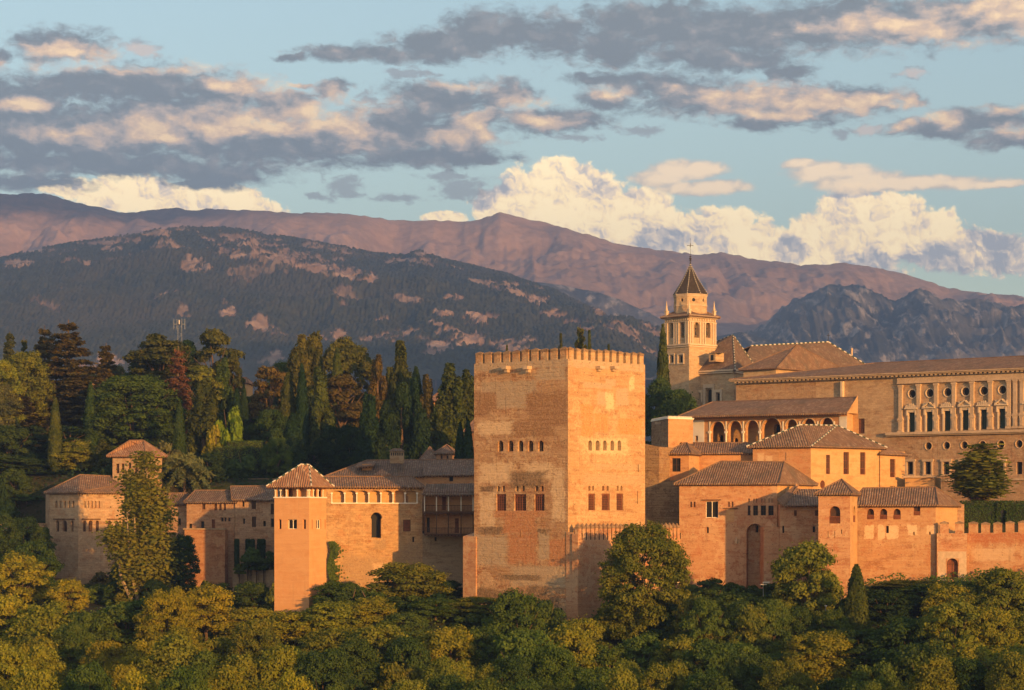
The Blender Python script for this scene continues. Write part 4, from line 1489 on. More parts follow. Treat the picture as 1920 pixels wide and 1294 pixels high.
def great_hall():
    a, b = P2(618, 449), P2(915, 449)
    ze, zr = Z_(890.5, 448), Z_(863, 455)
    zb = -2
    B = Build('roofed_hall', 'long brown-tiled hall behind the gallery wing with a stout chimney and a small dormer', 'building', base3(a, zb), [W_SALMON])
    m0, m1 = P2(795, 446), P2(915, 446)
    B.face(a, b, zb, ze)
    B.face(m0, m1, zb, Z_(889.5, 446), [('rect', 842, 893, 850, 903, 'plain', .3)])
    d, L, n = seg_dir(a, b)
    B.w.face(m0 - n * 4, m0, zb, Z_(889.5, 446))
    k0, k1 = a - n * 15, b - n * 15
    B.w.face(b, k1, zb, ze); B.w.face(k1, k0, zb, ze); B.w.face(k0, a, zb, ze)
    B.finish()
    B.roof([z3(a, ze), z3(b, ze), z3(k1, ze), z3(k0, ze)], [P3(688, 863.5, 456.5), P3(900, 862, 456.5)], T_ROOF_DARK, .6, caps='clay')
    # lean-to roof above the forward bay
    B.slab('roof', [P3(793, 891, 445.2), P3(915, 889.5, 445.2), P3(915, 872, 452.5), P3(793, 873, 452.5)], T_ROOF_DARK, caps=[])
    # dormer
    c = P3(688, 876, 451.5)
    def dorm(bm):
        boxb(bm, (c.x, c.y + .6, c.z - .2), (1, 0), (.9, 1.0, .8))
    B.part('dormer', dorm, W_SALMON)
    B.slab('dormer_roof', [P3(666.5, 875, 449.7), P3(701, 872.5, 449.7), P3(705, 866.5, 454.5), P3(672, 867, 454.5)], T_ROOF, caps=[])
    # small gable roof in front
    B.slab('roof', [P3(700, 890, 446.6), P3(733, 890, 446.6), P3(716, 879, 449.5)], T_ROOF_WARM, caps=[], rafters=False)
    # chimney with smoke slots
    Yc = 451
    p = P2(744, Yc)
    z0, z1 = Z_(869, Yc), Z_(846.5, Yc)
    W = Wall()
    W.box((p.x, p.y + .9, (z0 + z1) / 2), (1, 0), (1.3, 1.0, (z1 - z0) / 2))
    ch = W.done('chimney', [W_GREY], B.t)
    bm = bmesh.new()
    for i in range(6):
        boxb(bm, (p.x - 1.0 + i * .4, p.y - .11, z1 - .5), (1, 0), (.11, .02, .28))
    o = mk('smoke_slots', bm, M_DARK, B.t); o.parent = ch
    bm = bmesh.new()
    uvl = bm.loops.layers.uv.new('UVMap')
    E = [Vector((p.x + sx * 1.55, p.y + .9 + sy * 1.25, z1 + .05)) for sx, sy in ((-1, -1), (1, -1), (1, 1), (-1, 1))]
    t0, t1 = Vector((p.x - .7, p.y + .9, z1 + .6)), Vector((p.x + .7, p.y + .9, z1 + .6))
    for fp in ((E[0], E[1], t1, t0), (E[1], E[2], t1), (E[2], E[3], t0, t1), (E[3], E[0], t0), E[::-1]):
        B.slope(bm, uvl, fp)
    o = mk('chimney_roof', bm, T_ROOF, B.t); o.parent = ch


great_hall()


def balcony_wing():
    Y = 432
    a, b = P2(795, Y), P2(905, Y)
    d, L, n = seg_dir(a, b)
    z0, zf, ze = Z_(1001, Y), Z_(958.5, Y), Z_(925, Y)
    B = Build('balcony_house', 'shaded house with two storeys of dark timber balconies beside the great tower', 'house', base3(a, z0), [W_SALMON])
    q0, q1 = P2(795, Y + 2.8), P2(905, Y + 2.8)
    B.face(q0, q1, z0, ze + .4, [('rect', 829, 932, 836, 957, 'door', .2), ('rect', 853, 972, 860, 999, 'door', .2), ('rect', 800, 970, 806, 999, 'plain', .2)])
    B.w.face(a - n * 8, a - n * .1, z0, ze)
    B.finish()

    def deck(bm):
        for z in (z0, zf):
            m = (a + b) / 2 - n * 1.5
            boxb(bm, (m.x, m.y, z - .12), (1, 0), (L / 2, 1.6, .12))
            for i in range(int(L / .6)):
                p = a + d * (i * .6 + .2) + n * .12
                boxb(bm, (p.x, p.y, z - .28), (1, 0), (.08, .2, .08))
        m = (a + b) / 2
        boxb(bm, (m.x, m.y, ze + .1), (1, 0), (L / 2, .12, .15))
        boxb(bm, (m.x, m.y, zf - .35), (1, 0), (L / 2, .10, .10))
    B.part('floor_beams', deck, M_WOOD)
    for px in (796, 818.4, 840.8, 864.5, 887):
        s, _ = hit(a, d, px)
        p = a + d * s
        for zz0, zz1, mt in ((z0, zf - .4, M_WOOD), (zf, ze, M_MARBLE)):
            def post(bm):
                bar(bm, (p.x, p.y, zz0), (p.x, p.y, zz1), .10 if mt is M_MARBLE else .09, 8)
                boxb(bm, (p.x, p.y, zz1 - .18), (1, 0), (.3, .1, .14))
            B.part('post', post, mt)
    for zz in (z0, zf):
        def rail(bm):
            m = (a + b) / 2
            boxb(bm, (m.x, m.y, zz + 1.05), (1, 0), (L / 2, .05, .05))
            boxb(bm, (m.x, m.y, zz + .12), (1, 0), (L / 2, .04, .04))
            for i in range(int(L / .26)):
                p = a + d * (i * .26)
                boxb(bm, (p.x, p.y, zz + .58), (1, 0), (.035, .03, .46))
        B.part('balustrade', rail, M_WOOD)
    B.slab('roof', [P3(792, 927, Y - 1), P3(908, 927, Y - 1), P3(908, 906, Y + 4), P3(801, 907.5, Y + 4)], T_ROOF_DARK, caps=[(P3(792, 927, Y - 1), P3(801, 907.5, Y + 4))])


balcony_wing()


# ------------------------------------------------------------------ left: the brick palace with the lookout, the houses and the terraces
def lookout_palace():
    C, L_, R_ = (147, 480), (93, 486), (312, 492)
    c, l, r, k = rect4(C, L_, R_)
    zb = -17
    ze = Z_(921, 480)
    B = Build('brick_palace', 'pale brick palace block with rows of small arched windows and a low tiled roof', 'building', base3(c, zb), [W_BRICK])
    lw = row('arch', [(103.4, 107.8), (111, 115.2), (119.6, 123.8), (127.8, 131.8), (135.4, 139.4)], 939, 952.5, 'blind', .5)
    lw += row('arch', [(104.7, 110.7), (117.3, 125.7), (133, 137.8)], 976, 997, 'louvre', .5)
    rw = row('arch', [(156, 160.6), (163, 167.2), (169.6, 173.8), (176.4, 180.6), (183.5, 187.4)], 939, 952.5, 'blind', .4)
    rw += row('arch', [(156, 161.7), (166, 173.5), (179.5, 185.4), (202, 208.5), (216.3, 221), (229, 236)], 976, 997, 'louvre', .5)
    B.face(l, c, zb, ze, lw)
    B.face(c, r, zb, ze, rw)
    far = P2(85.5, 492)
    B.face(far, l, zb, ze)
    kk = far + (r - l)
    B.w.face(r, kk, zb, ze); B.w.face(kk, far, zb, ze)
    B.finish()
    for (x0, x1, aa, bb) in ((101, 140, l, c), (153, 188, c, r), (200, 238, c, r)):
        d, L, n = seg_dir(aa, bb)
        s0, Y = hit(aa, d, x0); s1, _ = hit(aa, d, x1)
        m = aa + d * (s0 + s1) / 2 + n * .1
        B.part('lintel_board', lambda bm: boxb(bm, (m.x, m.y, Z_(973.5, Y)), (d.x, d.y), ((s1 - s0) / 2, .14, .10)), M_WOOD)
    B.roof([z3(l, ze), z3(c, ze), z3(r, ze), z3(kk, ze)], [P3(150, 890.5, 487.5), P3(300, 897, 496)], T_ROOF, .75)
    # masonry plinth
    W = Wall()
    d, L, n = seg_dir(l, c)
    p = (l + c) / 2 + n * .5
    W.box((p.x, p.y, Z_(1092, 482)), (d.x, d.y), (L / 2 + 1, 1.6, .9))
    W.done('plinth', [W_GREY], B.t)
    # lookout
    C, L_, R_ = (271.5, 487), (211, 489.6), (303.8, 492)
    hb = hipbox('lookout_tower', 'square brick lookout turret rising over the pale brick palace behind the poplar', 'tower', C, L_, R_, 852, 918,
                [(242.6, 826.3, 490.2), (269, 826, 491.5)], T_ROOF_WARM, [W_BRICK],
                row('rect', [(217, 223.4), (227, 233.2), (240, 246), (252, 258)], 869.6, 887.5, 'louvre', .4), row('arch', [(277, 282.5), (285.2, 290.4)], 868.8, 886, 'louvre', .4) + [('rect', 294.6, 868.8, 298.8, 881, 'plain', .4)], over=.85)
    hb.finish()


lookout_palace()


def house_row():
    zb = Z_(1003, 480)
    h = hipbox('brick_house', 'narrow dim brick house with a half-hidden tiled roof just right of the poplar', 'house', (357, 484), (300, 485.5), (372, 492), 943, 1040,
               [(322, 925, 488), (352, 925, 488)], T_ROOF_DARK, [W_HOUSE], row('rect', [(334, 339)], 972, 985, 'plain', .3), over=.5)
    h.finish()
    wl = [('rect', 378.7, 945, 385, 955.3, 'louvre', .3)] + row('rect', [(401.6, 406.8), (410.8, 415.3), (419, 423.7)], 945, 957, 'louvre', .3)
    wl += row('rect', [(414.2, 419), (420.5, 424.5), (427.8, 432)], 970.3, 978, 'plain', .3) + [('rect', 376.6, 977.4, 383, 991, 'plain', .3), ('rect', 397, 974, 403.4, 990.5, 'door', .3)]
    wl += [('rect', 354, 982, 360, 991, 'plain', .3)]
    h = hipbox('brick_house', 'middle dim brick house with four small shuttered windows under the eave', 'house', (440.5, 479), (350, 481), (447, 487), 939.5, 1112,
               [(366, 919.6, 485.5), (430, 919.6, 485)], T_ROOF_DARK, [W_HOUSE], wl, over=.6)
    h.finish()
    wl = [('rect', 454, 940.5, 458.3, 950.5, 'plain', .3), ('rect', 471.7, 939.8, 480, 954.5, 'louvre', .3), ('rect', 507.5, 944.5, 513.5, 964.5, 'louvre', .3),
          ('rect', 455.6, 972, 459.4, 982.6, 'plain', .3), ('rect', 472.3, 968.7, 480, 988.6, 'louvre', .3), ('rect', 493.6, 976.6, 498.3, 987, 'plain', .3), ('rect', 507.7, 972, 513.7, 988.6, 'plain', .3)]
    h = hipbox('brick_house', 'dim brick house with two stacked dark windows next to the orange tower', 'house', (548, 477.5), (440.8, 478.5), (560, 488), 934.8, 1112,
               [(432, 912, 484.5), (520, 911.5, 484)], T_ROOF_DARK, [W_HOUSE], wl, over=.6)
    h.finish()
    # lintels
    # red rampart under the houses
    a, b = P2(346, 477.5), P2(421.5, 476.5)
    zt = Z_(993, 477)
    B = Build('red_rampart', 'tall striped red earth rampart below the brick houses', 'wall', base3(a, -17), [W_TAPIAL_RED])
    B.face(a, b, -17, zt)
    d, L, n = seg_dir(a, b)
    B.w.face(b, b - n * 3, -17, zt); B.w.face(a - n * 3, a, -17, zt)
    B.w.poly([z3(a, zt), z3(b, zt), z3(b - n * 3, zt), z3(a - n * 3, zt)])
    B.finish()
    B.part('coping', lambda bm: boxb(bm, ((a.x + b.x) / 2, (a.y + b.y) / 2 + .3, zt + .12), (d.x, d.y), (L / 2 + .2, .5, .14)), W_GREY)
    # terrace wall with buttresses in front of the clipped cypresses
    a, b = P2(436, 475), P2(525, 474)
    zt = Z_(1064, 474.5)
    B = Build('terrace_wall', 'stained grey terrace wall with buttresses below the clipped cypresses', 'wall', base3(a, -18), [W_GREY])
    B.face(a, b, -18, zt)
    d, L, n = seg_dir(a, b)
    B.w.poly([z3(a, zt), z3(b, zt), z3(b - n * 4, zt), z3(a - n * 4, zt)])
    B.w.face(a - n * 4, a, -18, zt)
    for px, w in ((444, 1.2), (462, .7), (478, .8), (492, .7), (508, 1.6)):
        s, Y = hit(a, d, px)
        p = a + d * s + n * .4
        B.w.box((p.x, p.y, (zt - 18) / 2 + rng.uniform(-.4, .3)), (d.x, d.y), (w / 2, .5, (zt + 18) / 2 - .2))
    B.finish()
    # arch recess wall
    # long brown garden wall behind the houses
    a, b = P2(296, 503), P2(560, 500)
    zt = Z_(897.5, 501)
    B = Build('garden_wall', 'long plain brown garden wall behind the palm', 'wall', base3(a, 3), [W_GREY])
    B.face(a, b, 3, zt)
    d, L, n = seg_dir(a, b)
    B.w.face(b - n * .6, a - n * .6, 3, zt)
    B.w.poly([z3(a, zt), z3(b, zt), z3(b - n * .6, zt), z3(a - n * .6, zt)])
    B.finish()
    a, b = P2(-60, 489), P2(92, 490)
    zt = Z_(981, 489)
    B = Build('old_wall', 'low dark brown wall half hidden by shrubs left of the brick palace', 'wall', base3(a, -16), [W_RUIN])
    B.face(a, b, -16, zt)
    d, L, n = seg_dir(a, b)
    B.w.poly([z3(a, zt), z3(b, zt), z3(b - n, zt), z3(a - n, zt)])
    B.finish()


house_row()


# ------------------------------------------------------------------ right: the walls and towers by the gate
def window_palace():
    zb = -22
    l, m, c, r, k = P2(1273.6, 428), P2(1397, 425), P2(1457.4, 423.5), P2(1524, 435), P2(1340, 440)
    ze = Z_(904.5, 425)
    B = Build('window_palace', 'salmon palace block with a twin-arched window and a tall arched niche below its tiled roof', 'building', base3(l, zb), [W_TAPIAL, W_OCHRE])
    fr = [('rect', 1322.8, 940, 1346.5, 971, 'twin', .5), ('arch', 1324.6, 988, 1329, 1000, 'plain', .4)]
    fr += row('arch', [(1294, 1297.7), (1300.5, 1304), (1365, 1368.4), (1371.6, 1375.3)], 940.6, 951, 'blind', .5)
    B.face(l, m, zb, ze, fr)
    # shaded bay, set back above a tall niche
    nb = []
    nb += row('rect', [(1402, 1407), (1412, 1421), (1426.3, 1436), (1440.5, 1450.4)], 948, 966.5, 'cross', .35)
    nb += row('arch', [(1402.5, 1406), (1412.3, 1415), (1417.2, 1420), (1427, 1429.8), (1432.5, 1435.3), (1441.2, 1444), (1446.3, 1449)], 934.7, 942.8, 'blind', .35)
    nb += [('arch', 1399.5, 982, 1431.5, 1125, 'open', 1.6)]
    B.face(m, c, zb, ze, nb)
    d, L, n = seg_dir(m, c)
    # back of the niche
    s0, s1 = hit(m, d, 1398)[0], hit(m, d, 1433)[0]
    q0, q1 = m + d * s0 - n * 1.6, m + d * s1 - n * 1.6
    dd, LL, nn = seg_dir(q0, q1)
    sa, sb = hit(q0, dd, 1416.5)[0], hit(q0, dd, 1422)[0]
    B.face(q0, q1, zb, Z_(980, 425), [('arch', 1416.5, 985, 1422, 999, 'plain', .3)])
    B.face(c, r, zb, ze, mi=1)
    kk = l + r - c
    B.w.face(r, kk, zb, ze); B.w.face(kk, l, zb, ze)
    B.finish()
    B.roof([z3(l, ze), z3(c, ze), z3(r, ze), z3(kk, ze)], [P3(1351, 865.3, 434), P3(1470.5, 866.5, 431)], T_ROOF, .7)
    # buttress with a pointed head
    s = (hit(m, d, 1432)[0] + hit(m, d, 1464)[0]) / 2
    hw = (hit(m, d, 1464)[0] - hit(m, d, 1432)[0]) / 2
    p = P2(1448, 418)
    p = Vector((p.x, p.y + 3.4))
    W = Wall()
    zt = Z_(988, 418)
    W.box((p.x, p.y, (zb + zt) / 2), (1, 0), (16 / F * 418, 3.4, (zt - zb) / 2))
    pc = P2(1443, 418.6)
    W.box((pc.x, pc.y, zt + .1), (1, 0), (.9, .5, .1), cap=1.1)
    W.done('buttress', [W_TAPIAL], B.t)
    d, L, n = seg_dir(l, m)
    for x0, x1, y in ((1316, 1352, 937.5), (1357, 1384, 953.3)):
        s0, Y = hit(l, d, x0); s1 = hit(l, d, x1)[0]
        q = l + d * (s0 + s1) / 2 + n * .1
        B.part('lintel_board', lambda bm: boxb(bm, (q.x, q.y, Z_(y, Y)), (d.x, d.y), ((s1 - s0) / 2, .16, .07)), M_WOOD)
    s0, Y = hit(l, d, 1362); s1 = hit(l, d, 1376.5)[0]
    q = l + d * (s0 + s1) / 2 + n * .02
    B.part('plaster_panel', lambda bm: boxb(bm, (q.x, q.y, Z_(966, Y)), (d.x, d.y), ((s1 - s0) / 2, .05, 1.2)), W_OCHRE)
    s0, Y = hit(l, d, 1381)
    q = l + d * s0 + n * .35
    B.part('corbel', lambda bm: (boxb(bm, (q.x, q.y, Z_(1015.5, Y)), (d.x, d.y), (.22, .4, .35)), boxb(bm, (q.x, q.y, Z_(1010, Y)), (d.x, d.y), (.1, .1, .3))), M_STONE)


window_palace()


def shaded_wing():
    zb = -22
    a, b = P2(1462, 417.5), P2(1545, 417)
    ze = Z_(946, 417.3)
    B = Build('shaded_wing', 'low shaded wing with a small tiled roof between the window palace and the corner turret', 'building', base3(a, zb), [W_TAPIAL])
    B.face(a, b, zb, ze, [('rect', 1489, 957, 1494, 967.3, 'door', .25), ('rect', 1528, 957, 1534.5, 967, 'door', .25), ('arch', 1466.8, 985.5, 1470.8, 999.7, 'plain', .4), ('rect', 1523.6, 986.6, 1529, 998.6, 'plain', .4)])
    d, L, n = seg_dir(a, b)
    B.w.face(b, b - n * 8, zb, ze); B.w.face(a - n * 8, a, zb, ze)
    B.finish()
    B.slab('roof', [P3(1470.5, 947.5, 416.4), P3(1548, 946, 416), P3(1548, 917, 424.5), P3(1497, 917, 424.5)], T_ROOF_DARK, caps=[(P3(1470.5, 947.5, 416.4), P3(1497, 917, 424.5))])
    B.slab('roof', [P3(1457, 936.5, 416), P3(1470.5, 947.5, 416.4), P3(1497, 917, 424.5), P3(1492, 908, 426)], T_ROOF, caps=[(P3(1470.5, 947.5, 416.4), P3(1497, 910, 425))], rafters=False)
    # small gable wall at the head
    W = Wall()
    W.poly([P3(1490, 918, 424.6), P3(1506, 918, 424.6), P3(1493, 907, 424.6)])
    W.done('gable', [W_SALMON], B.t)


shaded_wing()


def corner_turret():
    C, L_, R_ = (1594, 402.5), (1534.4, 404), (1607.5, 412)
    c, l, r, k = rect4(C, L_, R_)
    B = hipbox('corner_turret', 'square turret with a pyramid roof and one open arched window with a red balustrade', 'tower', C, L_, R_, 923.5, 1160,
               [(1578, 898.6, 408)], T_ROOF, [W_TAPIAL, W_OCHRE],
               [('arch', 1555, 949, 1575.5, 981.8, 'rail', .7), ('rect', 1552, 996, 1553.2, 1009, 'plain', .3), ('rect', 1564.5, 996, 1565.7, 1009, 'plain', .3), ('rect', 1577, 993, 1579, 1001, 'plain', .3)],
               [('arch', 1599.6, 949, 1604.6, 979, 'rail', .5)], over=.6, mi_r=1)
    B.finish()


corner_turret()


def arched_range():
    a, b, e, g2 = P2(1604, 413.8), P2(1754.5, 410.5), P2(1796, 422), P2(1650, 426)
    zb = -20
    ze = Z_(945, 412)
    pl = wall_px(a, b, [(1621, 984, 1638, 1010), (1646, 984, 1660, 1012), (1662, 985, 1685, 1012), (1702, 985, 1720, 1003), (1737, 985, 1753, 1002)])
    mt = mat_wall('range wall with plaster scars', (.42, .235, .13), (.35, .165, .085), (.48, .32, .20), (.15, .09, .055), seed=31, marks=[((.62, .47, .33), pl, 1.1, .08)])
    B = Build('arched_range', 'low range with three small arches and white plaster scars right of the turret', 'building', base3(a, zb), [mt, W_OCHRE])
    w = row('arch', [(1625.6, 1638.8), (1649.5, 1663.5), (1675, 1688.7)], 954, 974, 'rail', .6) + [('rect', 1713, 948.6, 1725.5, 966.5, 'rail', .5), ('rect', 1661, 986, 1666.5, 999.8, 'plain', .4), ('rect', 1712, 997, 1715, 1003, 'plain', .3), ('rect', 1742, 997, 1745, 1003, 'plain', .3)]
    B.face(a, b, zb, ze, w)
    B.face(b, e, zb, ze, mi=1)
    k = a + e - b
    B.w.face(e, k, zb, ze); B.w.face(k, a, zb, ze)
    B.finish()
    B.roof([z3(a, ze), z3(b, ze), z3(e, ze), z3(k, ze)], [P3(1618, 915.5, 419), P3(1754, 913.5, 417)], T_ROOF, .65)
    W = Wall()
    q = P2(1798, 422)
    W.box((q.x, q.y + 1, (zb + ze) / 2), (1, .2), (.7, 1.2, (ze - zb) / 2))
    W.done('corner_pier', [W_HOUSE], B.t)


arched_range()

pl_b = [P2(1757, 409.5), P2(1813, 408.5)]
B_gate = crenel_wall('gate_bastion', 'projecting gate bastion with pale stone surround and a dark wooden door in the wall', [(1756.5, 409.4), (1813, 408.4)], [1000, 1000], 1140, 1.9, 1.45, 1.55, W_TAPIAL,
                     thick=3, cap=.28, wins=[('arch', 1775.3, 1047, 1796.2, 1086, 'door', .7)])


def gate_surround():
    a, b = pl_b
    d, L, n = seg_dir(a, b)
    for x0, y0, x1, y1 in ((1758.5, 1034, 1812, 1047), (1758.5, 1047, 1773.5, 1090), (1798, 1047, 1812, 1090)):
        s0, Y = hit(a, d, x0); s1 = hit(a, d, x1)[0]
        q = a + d * (s0 + s1) / 2 + n * .02
        z0, z1 = Z_(y1, Y), Z_(y0, Y)
        B_gate.part('stone_surround', lambda bm: boxb(bm, (q.x, q.y, (z0 + z1) / 2), (d.x, d.y), ((s1 - s0) / 2, .10, (z1 - z0) / 2)), M_STONE)


gate_surround()
crenel_wall('crenellated_wall', 'long red crenellated garden wall with broad flat merlons at the right end of the fortress', [(1813.5, 410.2), (1905, 408), (2010, 406), (2190, 402)], [1000, 998, 996, 993], 1140, 1.92, 1.48, 1.5,
            mat_wall('red stained rampart', (.40, .22, .125), (.32, .135, .065), (.48, .32, .20), (.14, .085, .055), seed=33, stain=.5,
                     marks=[((.33, .105, .045), wall_px(P2(1813.5, 410.2), P2(1905, 408), [(1814, 1000, 1905, 1018)]), 1.2, .3), ((.50, .35, .235), wall_px(P2(1813.5, 410.2), P2(1905, 408), [(1825, 1028, 1900, 1052)]), .8, .2)]), cap=.28)

# ------------------------------------------------------------------ right: buildings inside the walls
h = hipbox('small_house', 'small salmon house with a square barred window tucked behind the rampart', 'house', (1291.7, 438), (1252.5, 439.3), (1311, 444.5), 848, 965,
           [(1283, 830.7, 442), (1288, 830.7, 442)], T_ROOF, [W_SALMON, W_OCHRE], [('rect', 1260, 859, 1276, 884.6, 'cross', .3)], over=.6, mi_r=1)
h.finish()
h = hipbox('long_house', 'long low salmon house with a tiled lean-to roof below the arcaded hall', 'house', (1420, 442.5), (1309, 444.5), (1425, 452), 847.5, 930,
           [(1300, 830.5, 449), (1405, 830.5, 447.5)], T_ROOF, [W_SALMON], over=.55)
h.finish()


def orange_hall():
    C, L_, R_ = (1520.3, 436), (1411.5, 440), (1652, 447)
    c, l, r, k = rect4(C, L_, R_)
    lm = wall_px(l, c, [(1420, 850, 1432, 868), (1436, 855, 1448, 868)])
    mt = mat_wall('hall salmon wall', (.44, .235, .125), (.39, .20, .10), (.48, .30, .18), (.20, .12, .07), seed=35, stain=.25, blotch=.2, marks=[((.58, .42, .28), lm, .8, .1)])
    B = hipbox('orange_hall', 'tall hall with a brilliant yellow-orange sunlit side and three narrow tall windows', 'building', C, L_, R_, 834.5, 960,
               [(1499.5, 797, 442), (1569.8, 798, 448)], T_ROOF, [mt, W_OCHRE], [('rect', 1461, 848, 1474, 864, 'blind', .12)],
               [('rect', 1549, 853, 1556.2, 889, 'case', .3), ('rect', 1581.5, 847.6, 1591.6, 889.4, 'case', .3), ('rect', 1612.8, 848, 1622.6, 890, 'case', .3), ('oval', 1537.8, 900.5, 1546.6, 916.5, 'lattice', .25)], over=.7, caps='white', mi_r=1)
    B.finish()
    a = P2(1650, 446.5)
    b = P2(1697, 453)
    B = Build('hall_annex', 'sunlit annex with one tall window at the right end of the orange hall', 'building', base3(a, 0), [W_OCHRE])
    ze = Z_(851.5, 450)
    zb = 0
    B.face(a, b, zb, ze + .5, [('rect', 1668.8, 860.6, 1678.8, 895, 'case', .3), ('rect', 1669, 911, 1678, 920, 'plain', .3)])
    d, L, n = seg_dir(a, b)
    B.w.face(b, b - n * 9, zb, ze)
    B.finish()
    B.slab('roof', [P3(1650, 850, 445.6), P3(1703.5, 852.5, 453), z3(b - n * 8, Z_(836, 450)), P3(1658, 834, 450)], T_ROOF, caps=[])
    a, b = P2(1697, 449), P2(1752, 447)
    zt = Z_(895.5, 448)
    B = Build('court_wall', 'low sunlit court wall with a flat coping below the palace windows', 'wall', base3(a, 0), [W_OCHRE])
    B.face(a, b, 0, zt)
    d, L, n = seg_dir(a, b)
    B.w.face(b, b - n * 6, 0, zt)
    B.w.poly([z3(a, zt), z3(b, zt), z3(b - n * 6, zt), z3(a - n * 6, zt)])
    B.finish()
    B.part('coping', lambda bm: boxb(bm, ((a.x + b.x) / 2, (a.y + b.y) / 2, zt + .15), (d.x, d.y), (L / 2 + .3, .5, .2)), M_STONE)


orange_hall()


def square_block():
    C, L_, R_ = (1253, 447), (1221.5, 461), (1299.5, 451)
    c, l, r, k = rect4(C, L_, R_)
    zt = Z_(785, 447)
    zb = -8
    B = Build('square_block', 'plain flat-topped orange block with a tiny white crest beside the great tower', 'building', base3(c, zb), [W_SALMON, W_RUIN])
    B.face(l, c, zb, zt, mi=1)
    B.face(c, r, zb, zt, [('arch', 1274, 829, 1280, 840, 'plain', .3)])
    B.w.face(r, k, zb, zt); B.w.face(k, l, zb, zt)
    B.w.poly([z3(l, zt), z3(c, zt), z3(r, zt), z3(k, zt)])
    B.finish()

    def crest(bm):
        for a, b in ((l, c), (c, r)):
            d, L, n = seg_dir(a, b)
            m = (a + b) / 2 - n * .15
            boxb(bm, (m.x, m.y, zt + .1), (d.x, d.y), (L / 2 + .1, .3, .12))
            for i in range(int(L / .34)):
                q = a + d * (i * .34 + .15) - n * .05
                boxb(bm, (q.x, q.y, zt + .35), (d.x, d.y), (.1, .1, .16))
    B.part('crest', crest, M_MARBLE)
    d, L, n = seg_dir(l, c)
    q = l + d * L * .55 + n * .4
    B.part('spout', lambda bm: boxb(bm, (q.x, q.y, Z_(793, 452)), (n.x, n.y), (.7, .25, .25)), M_STONE)
    # rubble remains at its foot
    a, b, e = P2(1209, 437), P2(1236, 435.5), P2(1275, 433)
    B = Build('ruined_wall', 'dark crumbling rubble wall between the great tower and the window palace', 'wall', base3(a, -20), [W_RUIN])
    B.face(a, b, -20, (Z_(832, 437), Z_(838, 436)), top=None)
    B.face(b, e, -20, (Z_(905, 435), Z_(899, 433)))
    dd, LL, nn = seg_dir(a, b)
    B.w.face(b, b - nn * 6, -20, Z_(838, 436))
    B.finish()


square_block()


